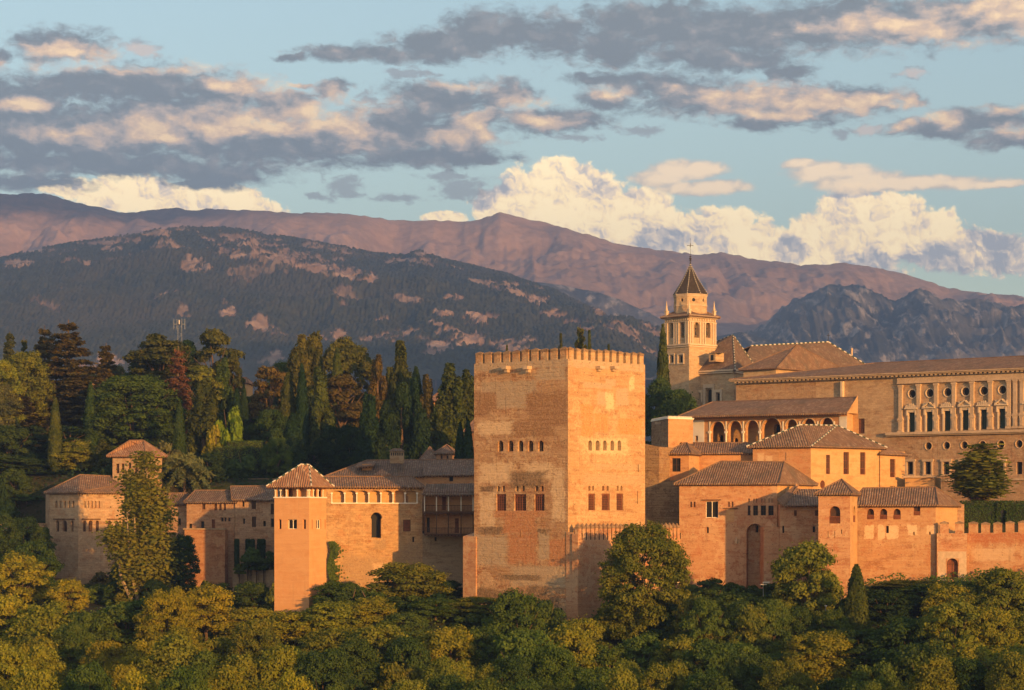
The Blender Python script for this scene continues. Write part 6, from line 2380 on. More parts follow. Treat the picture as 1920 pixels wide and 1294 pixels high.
def mat_leaf(name, hue_var=.25, trans=.32):
    """foliage; the colour of the kind of tree comes with the object, leaf clumps vary round it"""
    m = bpy.data.materials.new(name)
    m.use_nodes = True
    nt = m.node_tree
    nt.nodes.clear()
    g = G(nt)
    out = g.node('ShaderNodeOutputMaterial')
    oi = g.node('ShaderNodeObjectInfo')
    p = g.node('ShaderNodeNewGeometry').outputs['Position']
    n = g.noise(p, .35, 3, .6)
    n2 = g.noise(p, 2.2, 2, .6)
    col = oi.outputs['Color']
    c1 = g.mix(1.0, col, (.62, .72, .70), 'MULTIPLY')
    c2 = g.mix(1.0, col, (1.35, 1.22, .95), 'MULTIPLY')
    c = g.mix(g.mr(g.m('ADD', g.m('MULTIPLY', n, .6), g.m('MULTIPLY', n2, .4)), .36, .64), c1, c2)
    dif = g.node('ShaderNodeBsdfDiffuse'); g.put(dif.inputs[0], c)
    tr = g.node('ShaderNodeBsdfTranslucent'); g.put(tr.inputs[0], g.mix(1.0, c, (1.2, 1.25, .7), 'MULTIPLY'))
    mx = g.node('ShaderNodeMixShader'); mx.inputs[0].default_value = trans
    nt.links.new(dif.outputs[0], mx.inputs[1]); nt.links.new(tr.outputs[0], mx.inputs[2])
    nt.links.new(mx.outputs[0], out.inputs[0])
    return m


M_LEAF = mat_leaf('foliage')
M_BARK = mat_plain('bark', (.13, .085, .055), var=.3, scale=4)
M_BARK_PALE = mat_plain('pale bark', (.30, .23, .15), var=.3, scale=3)


def unit(v):
    return v / np.maximum(np.linalg.norm(v, axis=-1, keepdims=True), 1e-9)


def leaves_mesh(name, C, N, size, aspect=1.5, along=None):
    """leaf-shaped faces at C facing N"""
    n = len(C)
    N = unit(N + NR.normal(0, .45, (n, 3)))
    up = NR.normal(0, 1, (n, 3)) if along is None else along + NR.normal(0, .35, (n, 3))
    U = unit(np.cross(N, up))
    V = np.cross(N, U) if along is None else -np.cross(N, U)
    s = size * NR.uniform(.6, 1.35, (n, 1)) if np.isscalar(size) else size[:, None] * NR.uniform(.6, 1.35, (n, 1))
    a, b = s * aspect * .5, s * .5
    v0 = C - V * a
    v1 = C + U * b - V * a * .1 + N * s * .12
    v2 = C + V * a
    v3 = C - U * b - V * a * .1 + N * s * .12
    co = np.stack([v0, v1, v2, v3], 1).reshape(-1, 3).astype(np.float32)
    me = bpy.data.meshes.new(name)
    me.vertices.add(len(co)); me.vertices.foreach_set('co', co.ravel())
    me.loops.add(n * 4); me.loops.foreach_set('vertex_index', np.arange(n * 4, dtype=np.int32))
    me.polygons.add(n); me.polygons.foreach_set('loop_start', np.arange(n, dtype=np.int32) * 4)
    me.update(calc_edges=True)
    me.materials.append(M_LEAF)
    return me


def clump_leaves(centers, radii, per, flat=.8):
    """leaves on the outer shells of many clumps; returns positions and facing"""
    P, N = [], []
    for c, r in zip(centers, radii):
        k = max(6, int(per * (r / np.mean(radii)) ** 2))
        d = unit(NR.normal(0, 1, (k, 3)))
        d[:, 2] = np.where(d[:, 2] < -.35, -d[:, 2] * .5, d[:, 2])
        rr = r * NR.uniform(.62, 1.08, (k, 1))
        # small lumps on each clump
        lump = 1 + .18 * np.sin(d[:, :1] * 7 + c[0] * 3) * np.sin(d[:, 1:2] * 7 + c[1]) * np.sin(d[:, 2:] * 6)
        P.append(c + d * rr * lump * np.array([1, 1, flat]))
        N.append(d + np.array([0, 0, .25]))
    return np.concatenate(P), np.concatenate(N)


def trunk_mesh(name, paths, mat):
    bm = bmesh.new()
    for path in paths:
        for (p, r), (q, r2) in zip(path[:-1], path[1:]):
            bar(bm, p, q, r, 6, r2)
    me = bpy.data.meshes.new(name)
    bm.to_mesh(me); bm.free()
    me.materials.append(mat)
    return me


PROTO = {}


def proto(kind, H, W, trunk, crown):
    co = np.empty(len(crown.vertices) * 3, np.float32)
    crown.vertices.foreach_get('co', co)
    co = co.reshape(-1, 3)
    W = float(np.percentile(np.abs(co[:, 0]), 97) + np.percentile(np.abs(co[:, 1]), 97))
    H = float(np.percentile(co[:, 2], 99.6))
    PROTO.setdefault(kind, []).append((H, W, trunk, crown))


def limb_paths(h0, h1, spread, n, r0, top):
    paths = [[((0, 0, -1.5), r0 * 1.25), ((0, 0, h0), r0), ((NR.normal(0, .2), NR.normal(0, .2), h1), r0 * .55), ((NR.normal(0, .4), NR.normal(0, .4), top), r0 * .12)]]
    for i in range(n):
        a = 2 * math.pi * (i + NR.uniform(-.3, .3)) / n
        z = NR.uniform(h0 * .8, h1)
        e = spread * NR.uniform(.5, .85)
        m = (math.cos(a) * e * .45, math.sin(a) * e * .45, z + (top - z) * .35)
        t = (math.cos(a) * e, math.sin(a) * e, z + (top - z) * NR.uniform(.5, .85))
        paths.append([((0, 0, z * .9), r0 * .5), (m, r0 * .32), (t, r0 * .08)])
    return paths


def make_broad(H=10.0, R=4.6, ncl=84, per=250, leaf=.26, open_=0.0, base=.06):
    cs, rs = [], []
    lob = [unit(NR.normal(0, 1, 3)) * np.array([1, 1, .6]) for _ in range(6)]
    for i in range(ncl):
        t = NR.uniform(0, 1) ** .9
        a = NR.uniform(0, 6.283)
        prof = math.sin(math.pi * (.17 + .78 * t)) ** .6
        q = NR.uniform(.35, .95) ** .6 * prof
        d = unit(np.array([math.cos(a), math.sin(a), (t - .5) * 1.6]))
        k = 1 + .26 * max(np.dot(d, l) for l in lob) - .18
        cs.append(np.array([math.cos(a) * q * R * .86 * k, math.sin(a) * q * R * .86 * k, H * (base + (.97 - base) * (.06 + .84 * t) * (1 + .5 * (k - 1)))]))
        rs.append(min(R, 5.0) * NR.uniform(.15, .30) * (1.0 if open_ == 0 else .8))
    P, N = clump_leaves(cs, rs, per)
    # loose sprays beyond the outline
    k = int(len(P) * .07)
    i = NR.integers(0, len(P), k)
    P2_ = P[i] + unit(P[i] - np.array([0, 0, H * .55])) * NR.uniform(.1, .7, (k, 1))
    P = np.concatenate([P, P2_]); N = np.concatenate([N, N[i]])
    P[:, 2] = np.minimum(P[:, 2], H * 1.02)
    tr = trunk_mesh('trunk', limb_paths(H * .14, H * .4, R, 7, .2, H * .88), M_BARK)
    proto('broad' if open_ == 0 else 'airy', H, R * 2, tr, leaves_mesh('crown', P, N, leaf, 1.35))


def make_cypress(H=14.0, R=1.35, n=9000, leaf=.26, shape=.75, lumps=.25, kind='cypress', flat=0):
    t = NR.uniform(0, 1, n) ** .85
    a = NR.uniform(0, 2 * math.pi, n)
    prof = np.minimum(1, (t / .16) ** .6) * (1 - t ** 1.9) ** shape
    if flat:
        prof = np.where(t < .97, 1, .9)
    k = 1 + lumps * (fbm(a * 1.6 + 7, t * H / 1.6 + a * 0, 3, int(NR.integers(1, 999))) - .5) * 2.2
    # close the seam
    r = R * prof * k * NR.uniform(.72, 1.04, n)
    P = np.stack([np.cos(a) * r, np.sin(a) * r, t * H + .15], -1)
    N = np.stack([np.cos(a), np.sin(a), np.full(n, .25)], -1)
    P = P + NR.normal(0, .05, P.shape)
    if flat:
        m = n // 8
        q = NR.uniform(0, 1, m) ** .5 * R * .95; b = NR.uniform(0, 6.283, m)
        P = np.concatenate([P, np.stack([np.cos(b) * q, np.sin(b) * q, np.full(m, H)], -1)])
        N = np.concatenate([N, np.tile([0, 0, 1.], (m, 1))])
    al = np.tile(np.array([[0, 0, 1.0]]), (len(P), 1))
    tr = trunk_mesh('trunk', [[((0, 0, -1.5), .22), ((0, 0, H * .5), .13), ((0, 0, H * .92), .03)]], M_BARK)
    proto(kind, H, R * 2, tr, leaves_mesh('crown', P, N, leaf, 1.9, al))


def make_fatcypress(H=12.0, R=2.0, kind='fatcypress', n_tips=46, per=230, leaf=.24):
    cs, P, N = [], [], []
    for i in range(n_tips):
        a = NR.uniform(0, 6.283)
        t = NR.uniform(.02, .93)
        prof = min(1, (t / .14 + .35)) * (1 - t ** 1.5) ** .75
        r = R * prof * NR.uniform(.45, .9)
        c = np.array([math.cos(a) * r, math.sin(a) * r, t * H])
        h = NR.uniform(.9, 2.0)
        w = R * .30 * (.5 + .6 * prof)
        k = per
        d = unit(NR.normal(0, 1, (k, 3)))
        P.append(c + d * np.array([w, w, h]) * NR.uniform(.65, 1.05, (k, 1)))
        N.append(d + np.array([0, 0, .2]))
    P, N = np.concatenate(P), np.concatenate(N)
    P[:, 2] = np.clip(P[:, 2], .1, H)
    al = np.tile(np.array([[0, 0, 1.0]]), (len(P), 1))
    tr = trunk_mesh('trunk', [[((0, 0, -1.5), .3), ((0, 0, H * .5), .2), ((0, 0, H * .85), .05)]], M_BARK)
    proto(kind, H, R * 2, tr, leaves_mesh('crown', P, N, leaf, 1.7, al))


def make_cedar(H=20.0, R=5.5, kind='cedar', tiers=17, leaf=.34, droop=.12, gap=.0, dens=1.0):
    P, N, paths = [], [], [[((0, 0, -1.5), .42), ((0, 0, H * .5), .25), ((0, 0, H), .04)]]
    for t in range(tiers):
        z = H * (.12 + .86 * (t + .2 * NR.uniform(-1, 1)) / tiers)
        rr = R * (1 - (z / H) ** 1.35) ** .9 + .35
        nb = 8 if rr > 2 else 6
        for b in range(nb):
            a = 2 * math.pi * (b + NR.uniform(-.4, .4)) / nb
            L = rr * NR.uniform(.6, 1.12)
            dz = -droop * L + NR.uniform(-.3, .5)
            tip = (math.cos(a) * L, math.sin(a) * L, z + dz)
            paths.append([((0, 0, z), .09), (tip, .02)])
            k = int((60 + 60 * L) * dens)
            u = NR.uniform(.18, 1.04, k)
            w = .16 + .42 * L * .33 * np.sin(np.clip(u, 0, 1) * 2.6) ** .7
            off = NR.normal(0, 1, (k, 3)) * np.stack([w, w, np.full(k, .16)], -1) * .62
            P.append(np.stack([math.cos(a) * L * u, math.sin(a) * L * u, z + dz * u + .12 * np.sin(u * 9)], -1) + off)
            N.append(np.tile([math.cos(a) * .3, math.sin(a) * .3, 1.0], (k, 1)))
    tr = trunk_mesh('trunk', paths, M_BARK)
    P = np.concatenate(P)
    P[:, 2] = np.minimum(P[:, 2], H)
    proto(kind, H, R * 2, tr, leaves_mesh('crown', P, np.concatenate(N), leaf, 1.8))


def make_pine(H=15.0, R=4.4, kind='pine', umbrella=False, ncl=60, per=190, leaf=.30):
    cs, rs = [], []
    for i in range(ncl):
        a = NR.uniform(0, 6.283)
        if umbrella:
            q = NR.uniform(0, 1) ** .5
            z = H * (.62 + .34 * math.sqrt(max(0, 1 - q * q)) * NR.uniform(.7, 1) - .05 * q)
            c = (math.cos(a) * q * R * .88, math.sin(a) * q * R * .88, z)
        else:
            t = NR.uniform(0, 1)
            prof = math.sin(math.pi * min(1, .18 + .82 * t)) ** .55
            q = NR.uniform(.4, 1.0) * prof
            c = (math.cos(a) * q * R * .85, math.sin(a) * q * R * .85, H * (.26 + .68 * t))
        cs.append(np.array(c)); rs.append(min(R, 5) * NR.uniform(.16, .29))
    P, N = clump_leaves(cs, rs, per, .7)
    P[:, 2] = np.minimum(P[:, 2], H)
    tr = trunk_mesh('trunk', limb_paths(H * .35, H * .6, R, 8, .28, H * .92), M_BARK)
    proto(kind, H, R * 2, tr, leaves_mesh('crown', P, N + np.array([0, 0, .3]), leaf, 1.6))


def make_poplar(H=22.0, R=4.2, k=120, kind='poplar', leaf=.27, bark=None):
    P, N, paths = [], [], []
    stems = [(0, 0, 1.0, -.02), (1.6, .3, .74, .10), (-1.5, -.2, .66, -.12), (2.6, .6, .62, .16), (-2.6, .3, .42, -.28), (.5, -.8, .86, .02), (3.2, -.5, .5, .14), (-.8, .8, .78, -.06)]
    for sx, sy, hh, lean in stems:
        sx, lean = sx * .7, lean * .7
        top = np.array([sx + lean * H * .3, sy, H * hh])
        b0 = np.array([sx * .15, sy * .15, 0])
        mid = b0 * .5 + top * .5 + np.array([sx * .35, 0, -1])
        paths.append([(tuple(b0 - [0, 0, 1.5]), .26), (tuple(mid), .15), (tuple(top), .02)])
        for i in range(int(34 * hh)):
            u = NR.uniform(.16, 1.0)
            ax = (1 - u) ** 2 * b0 + 2 * u * (1 - u) * mid + u * u * top
            a = NR.uniform(0, 6.283)
            L = (1.2 + 2.3 * (1 - u)) * NR.uniform(.4, 1.1)
            tip = ax + np.array([math.cos(a) * L * .6, math.sin(a) * L * .6, L * 1.0])
            paths.append([(tuple(ax), .045), (tuple(tip), .012)])
            q = NR.uniform(.1, 1.1, (k, 1))
            P.append(ax + (tip - ax) * q + NR.normal(0, .5, (k, 3)) * np.array([1, 1, 1.2]))
            N.append(np.tile(tip - ax, (k, 1)) * np.array([1, 1, .2]))
    P = np.concatenate(P)
    P[:, 2] = np.minimum(P[:, 2], H)
    tr = trunk_mesh('trunk', paths, bark or M_BARK_PALE)
    proto(kind, H, R * 2, tr, leaves_mesh('crown', P, np.concatenate(N) + NR.normal(0, .4, P.shape), leaf, 1.3))


def make_palm(H=4.4, R=4.6):
    P, N, A = [], [], []
    for i in range(46):
        a = NR.uniform(0, 6.283)
        e = NR.uniform(-.45, 1.35)
        L = R * NR.uniform(.8, 1.1)
        k = 46
        u = np.linspace(.08, 1, k)
        x = L * u * math.cos(e)
        z = L * u * math.sin(e) - .55 * L * u ** 2.2
        base = np.stack([math.cos(a) * x, math.sin(a) * x, z + H], -1)
        side = np.array([-math.sin(a), math.cos(a), 0])
        for s in (-1, 1):
            w = .55 * np.sin(np.pi * np.clip(u * .9 + .08, 0, 1)) ** .6
            P.append(base + side * s * w[:, None] * .45 + np.array([0, 0, -.1]))
            N.append(np.tile([0, 0, 1.0], (k, 1)) + side * s * .5)
            A.append(side * s + np.stack([np.full(k, math.cos(a) * .6), np.full(k, math.sin(a) * .6), np.full(k, -.25)], -1))
    P, N, A = np.concatenate(P), np.concatenate(N), np.concatenate(A)
    tr = trunk_mesh('trunk', [[((0, 0, -1.5), .26), ((0, 0, H * .5), .20), ((0, 0, H), .26)]], M_BARK)
    proto('palm', H + R * .9, R * 2, tr, leaves_mesh('crown', P, N, .24, 4.5, A))


def make_bush(H=3.0, R=2.0, kind='bush', leaf=.24):
    cs, rs = [], []
    for i in range(26):
        d = unit(NR.normal(0, 1, 3)); d[2] = abs(d[2])
        cs.append(d * np.array([R, R, H]) * NR.uniform(.3, .82)); rs.append(R * NR.uniform(.2, .38))
    P, N = clump_leaves(cs, rs, 150)
    P[:, 2] = np.clip(P[:, 2], .05, H)
    tr = trunk_mesh('stems', [[((0, 0, -.8), .1), ((.1, 0, H * .4), .06), ((.5, .2, H * .8), .02)], [((0, 0, -.8), .1), ((-.5, -.2, H * .7), .02)]], M_BARK)
    proto(kind, H, R * 2, tr, leaves_mesh('crown', P, N, leaf, 1.3))


for _ in range(6): make_broad()
for _ in range(2): make_broad(leaf=.24, ncl=100, per=220)
for _ in range(3): make_broad(H=19, R=7.0, ncl=300, per=170, leaf=.25, base=.04)
for _ in range(3): make_broad(H=22, R=4.8, ncl=210, per=150, leaf=.26, base=.04)
for _ in range(2): make_broad(H=9, R=4, ncl=80, per=110, leaf=.22, open_=1, base=.08)
for _ in range(3): make_cypress()
for _ in range(4): make_fatcypress()
for _ in range(3): make_cedar()
make_cedar(H=18, R=3.0, kind='fir', tiers=20, droop=.25)
make_cedar(H=17, R=2.6, kind='fir', tiers=14, droop=.05)
make_cedar(H=16, R=3.4, kind='dead', tiers=16, droop=.25, dens=.55, leaf=.26)
for _ in range(4): make_pine()
for _ in range(3): make_pine(H=25, R=6, ncl=130, per=170, leaf=.34)
make_pine(H=14, R=5, kind='umbrella', umbrella=True, ncl=80)
make_poplar()
PROTO['airy'] = []
make_poplar(k=42, kind='airy', leaf=.5, bark=M_BARK)
make_palm()
for _ in range(3): make_bush()
make_cypress(H=5, R=.9, n=4200, leaf=.16, lumps=.04, kind='topiary', flat=1)

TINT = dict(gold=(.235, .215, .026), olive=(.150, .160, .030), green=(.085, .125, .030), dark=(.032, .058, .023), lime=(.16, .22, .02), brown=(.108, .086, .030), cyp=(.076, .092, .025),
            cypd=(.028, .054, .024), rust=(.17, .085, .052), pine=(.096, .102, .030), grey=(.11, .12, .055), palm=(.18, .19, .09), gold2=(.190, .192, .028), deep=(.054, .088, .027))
NAME = dict(broad='broadleaf_tree', airy='broadleaf_tree', cypress='cypress', fatcypress='cypress', cedar='cedar', fir='fir_tree', dead='dead_conifer', pine='pine_tree', umbrella='stone_pine', poplar='poplar', palm='palm_tree', bush='shrub', topiary='clipped_cypress')
CAT = dict(broad='tree', airy='tree', cypress='cypress', fatcypress='cypress', cedar='cedar', fir='fir', dead='tree', pine='pine', umbrella='pine', poplar='poplar', palm='palm', bush='shrub', topiary='topiary')


def plant(kind, px, py_top, w_px, Y, tint, label, group=None, py_base=None, var=None, base_z=None):
    x = X_(px, Y)
    gz = float(ground_z(np.array([px * 1.0]), np.array([Y * 1.0]))[0]) if base_z is None else base_z
    if py_base is not None:
        gz = Z_(py_base, Y)
    zt = Z_(py_top, Y)
    h, wd = max(.3, zt - gz), w_px / F * Y

    def misfit(q):
        a, b = h / q[0], wd / q[1]
        return abs(math.log(a / b)) + .45 * abs(math.log(a)) + .45 * abs(math.log(b)) + rng.uniform(0, .45)
    H, W, trm, crm = min(PROTO[kind], key=misfit)
    sz, sxy = h / H, wd / W
    r = thing(NAME[kind], (x, Y, gz), label, CAT[kind], group)
    r.rotation_euler = (0, 0, rng.uniform(0, 6.28))
    r.scale = (sxy, sxy * rng.uniform(.92, 1.08), sz)
    col = TINT[tint]
    v = rng.uniform(.88, 1.14)
    hue = rng.uniform(-.08, .08)
    t = bpy.data.objects.new('stems' if kind == 'bush' else 'trunk', trm); COL.objects.link(t); t.parent = r
    c = bpy.data.objects.new('crown', crm); COL.objects.link(c); c.parent = r
    c.color = (col[0] * v * (1 + hue), col[1] * v, col[2] * v, 1)
    return r


# ---- wood on the hill behind the walls (kind, px, top row, width, distance, colour, label)
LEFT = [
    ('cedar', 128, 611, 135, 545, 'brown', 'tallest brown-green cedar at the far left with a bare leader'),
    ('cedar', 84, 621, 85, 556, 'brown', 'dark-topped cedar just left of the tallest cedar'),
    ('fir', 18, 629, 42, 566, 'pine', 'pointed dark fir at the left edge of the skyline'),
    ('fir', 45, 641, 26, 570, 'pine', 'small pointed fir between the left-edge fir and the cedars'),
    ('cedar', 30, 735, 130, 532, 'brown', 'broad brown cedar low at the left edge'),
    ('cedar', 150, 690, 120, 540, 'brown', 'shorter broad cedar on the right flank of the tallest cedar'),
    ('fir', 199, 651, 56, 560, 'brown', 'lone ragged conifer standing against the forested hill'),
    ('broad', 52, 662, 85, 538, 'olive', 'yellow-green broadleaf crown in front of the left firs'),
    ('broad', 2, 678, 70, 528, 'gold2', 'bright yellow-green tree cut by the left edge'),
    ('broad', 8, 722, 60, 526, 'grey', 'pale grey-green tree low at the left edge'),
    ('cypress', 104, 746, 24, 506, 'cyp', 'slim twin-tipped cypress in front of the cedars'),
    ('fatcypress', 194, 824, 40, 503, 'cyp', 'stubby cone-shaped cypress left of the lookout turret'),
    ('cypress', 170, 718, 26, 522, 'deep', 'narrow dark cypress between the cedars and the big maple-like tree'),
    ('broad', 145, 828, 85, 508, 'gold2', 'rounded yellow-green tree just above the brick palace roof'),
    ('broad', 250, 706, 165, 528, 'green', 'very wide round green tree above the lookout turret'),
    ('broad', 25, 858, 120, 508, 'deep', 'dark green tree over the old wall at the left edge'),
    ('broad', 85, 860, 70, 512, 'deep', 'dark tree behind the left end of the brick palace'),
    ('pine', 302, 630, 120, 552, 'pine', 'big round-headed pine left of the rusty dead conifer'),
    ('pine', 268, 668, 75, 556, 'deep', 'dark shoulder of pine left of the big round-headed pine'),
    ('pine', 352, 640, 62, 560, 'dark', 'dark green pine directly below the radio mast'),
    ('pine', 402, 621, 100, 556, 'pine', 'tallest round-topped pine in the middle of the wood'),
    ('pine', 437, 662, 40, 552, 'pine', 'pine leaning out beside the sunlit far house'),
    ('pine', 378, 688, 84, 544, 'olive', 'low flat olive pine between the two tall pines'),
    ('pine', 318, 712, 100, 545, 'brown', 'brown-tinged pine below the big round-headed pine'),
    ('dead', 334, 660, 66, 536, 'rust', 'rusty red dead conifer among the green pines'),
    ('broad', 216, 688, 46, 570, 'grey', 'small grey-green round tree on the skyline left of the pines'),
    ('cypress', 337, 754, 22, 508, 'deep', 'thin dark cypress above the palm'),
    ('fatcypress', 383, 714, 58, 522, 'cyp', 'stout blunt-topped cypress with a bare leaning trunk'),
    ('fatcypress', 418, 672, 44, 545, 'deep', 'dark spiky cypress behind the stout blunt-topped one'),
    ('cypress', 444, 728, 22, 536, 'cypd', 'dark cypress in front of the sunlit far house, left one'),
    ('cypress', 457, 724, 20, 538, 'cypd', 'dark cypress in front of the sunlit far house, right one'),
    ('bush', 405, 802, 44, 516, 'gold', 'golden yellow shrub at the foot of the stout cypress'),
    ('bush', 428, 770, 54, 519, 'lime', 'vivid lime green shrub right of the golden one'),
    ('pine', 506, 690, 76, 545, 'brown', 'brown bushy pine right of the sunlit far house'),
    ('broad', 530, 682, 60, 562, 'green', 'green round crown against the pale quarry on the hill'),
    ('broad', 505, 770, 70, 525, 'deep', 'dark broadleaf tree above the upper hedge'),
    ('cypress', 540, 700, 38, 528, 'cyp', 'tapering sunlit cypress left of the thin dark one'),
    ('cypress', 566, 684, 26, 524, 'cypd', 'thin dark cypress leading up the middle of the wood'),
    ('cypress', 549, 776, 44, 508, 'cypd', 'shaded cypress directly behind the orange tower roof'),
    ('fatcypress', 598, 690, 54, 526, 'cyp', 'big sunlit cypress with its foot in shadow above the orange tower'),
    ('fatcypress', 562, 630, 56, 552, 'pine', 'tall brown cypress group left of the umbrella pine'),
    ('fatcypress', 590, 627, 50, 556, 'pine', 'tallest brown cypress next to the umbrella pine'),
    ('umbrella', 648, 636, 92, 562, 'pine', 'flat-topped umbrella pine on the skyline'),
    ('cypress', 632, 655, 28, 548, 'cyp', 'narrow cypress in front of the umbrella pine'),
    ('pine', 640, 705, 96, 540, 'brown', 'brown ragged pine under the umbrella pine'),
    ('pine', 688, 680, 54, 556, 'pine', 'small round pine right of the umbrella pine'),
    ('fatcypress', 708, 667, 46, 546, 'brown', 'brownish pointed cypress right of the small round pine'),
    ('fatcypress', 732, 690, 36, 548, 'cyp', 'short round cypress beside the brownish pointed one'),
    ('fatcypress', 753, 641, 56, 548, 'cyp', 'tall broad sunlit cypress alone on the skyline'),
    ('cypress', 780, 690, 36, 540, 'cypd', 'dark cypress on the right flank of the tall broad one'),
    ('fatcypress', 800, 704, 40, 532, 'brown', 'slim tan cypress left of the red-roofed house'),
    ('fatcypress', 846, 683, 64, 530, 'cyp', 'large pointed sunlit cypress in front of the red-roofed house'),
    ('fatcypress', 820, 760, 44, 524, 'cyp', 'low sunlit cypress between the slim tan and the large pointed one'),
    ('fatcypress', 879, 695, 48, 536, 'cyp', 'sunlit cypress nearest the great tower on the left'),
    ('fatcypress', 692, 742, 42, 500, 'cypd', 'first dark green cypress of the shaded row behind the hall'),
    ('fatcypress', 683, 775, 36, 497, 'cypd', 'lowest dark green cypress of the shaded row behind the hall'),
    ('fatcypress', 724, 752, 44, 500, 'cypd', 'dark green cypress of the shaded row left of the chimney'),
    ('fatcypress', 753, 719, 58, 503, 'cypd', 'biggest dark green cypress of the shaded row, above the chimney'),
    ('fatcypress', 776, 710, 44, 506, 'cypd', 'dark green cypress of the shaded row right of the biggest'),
    ('fatcypress', 789, 760, 42, 500, 'cypd', 'last dark green cypress of the shaded row before the roof lantern'),
    ('cypress', 863, 794, 26, 463, 'cypd', 'nearly black cypress rising over the balconies, left of a pair'),
    ('cypress', 878, 789, 26, 462, 'cypd', 'nearly black cypress touching the great tower, right of a pair'),
    ('bush', 500, 838, 60, 508, 'deep', 'dark shrub beside the upper hedge'),
    ('broad', 520, 822, 56, 503, 'green', 'green shrubby tree with a sunlit tip behind the garden wall'),
    ('bush', 455, 855, 56, 503, 'deep', 'loose shrub in front of the lower hedge'),
    ('bush', 312, 832, 60, 502, 'grey', 'grey-green shrub right of the lookout turret'),
    ('palm', 346, 852, 92, 492, 'palm', 'feathery date palm beside the brick palace'),
    ('broad', 630, 800, 80, 515, 'dark', 'dark undergrowth tree in the shade above the hall roof, left'),
    ('broad', 660, 800, 60, 512, 'dark', 'dark undergrowth tree in the shade left of the cypress row'),
]
for k in LEFT:
    plant(*k)
# trees filling the wood behind, dark and partly hidden
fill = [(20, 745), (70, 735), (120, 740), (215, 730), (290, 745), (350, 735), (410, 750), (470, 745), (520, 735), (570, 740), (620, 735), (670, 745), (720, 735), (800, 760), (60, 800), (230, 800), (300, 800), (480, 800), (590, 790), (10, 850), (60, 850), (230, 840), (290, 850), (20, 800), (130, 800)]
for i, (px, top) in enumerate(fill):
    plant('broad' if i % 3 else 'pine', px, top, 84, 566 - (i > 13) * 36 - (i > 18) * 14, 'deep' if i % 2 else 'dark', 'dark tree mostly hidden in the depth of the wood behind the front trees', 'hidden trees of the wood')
for px, top, w in ((142, 694, 34), (160, 690, 36), (178, 693, 30)):
    plant('broad', px, top, w, 690, 'dark', 'tiny far dark tree above the pale far house', 'far trees over the pale house', py_base=716)

# ---- trees beside and behind the great tower and the church
for k in [
    ('fatcypress', 1051, 627, 16, 560, 'pine', 'tiny pointed cypress tip above the great tower merlons, left'),
    ('fir', 1088, 620, 40, 566, 'pine', 'small dark pine top peeping over the great tower'),
    ('fatcypress', 1106, 621, 16, 562, 'cyp', 'tiny slim cypress tip right of the pine top over the great tower'),
    ('fatcypress', 949, 649, 14, 560, 'cyp', 'barely visible tree tip over the left merlons of the great tower'),
    ('fatcypress', 1141, 648, 12, 560, 'cyp', 'barely visible tree tip over the right merlons of the great tower')]:
    plant(*k)
plant('cypress', 1243, 612, 30, 560, 'cyp', 'tall slender cypress standing in front of the bell tower')
plant('broad', 1232, 712, 62, 552, 'deep', 'dark tree between the great tower and the slender cypress')
plant('broad', 1270, 733, 86, 545, 'deep', 'dark rounded tree at the foot of the church')
plant('broad', 1262, 752, 64, 528, 'dark', 'low dark tree just above the square block')
plant('airy', 1838, 834, 118, 442, 'olive', 'airy upright tree in front of the palace windows', py_base=945)

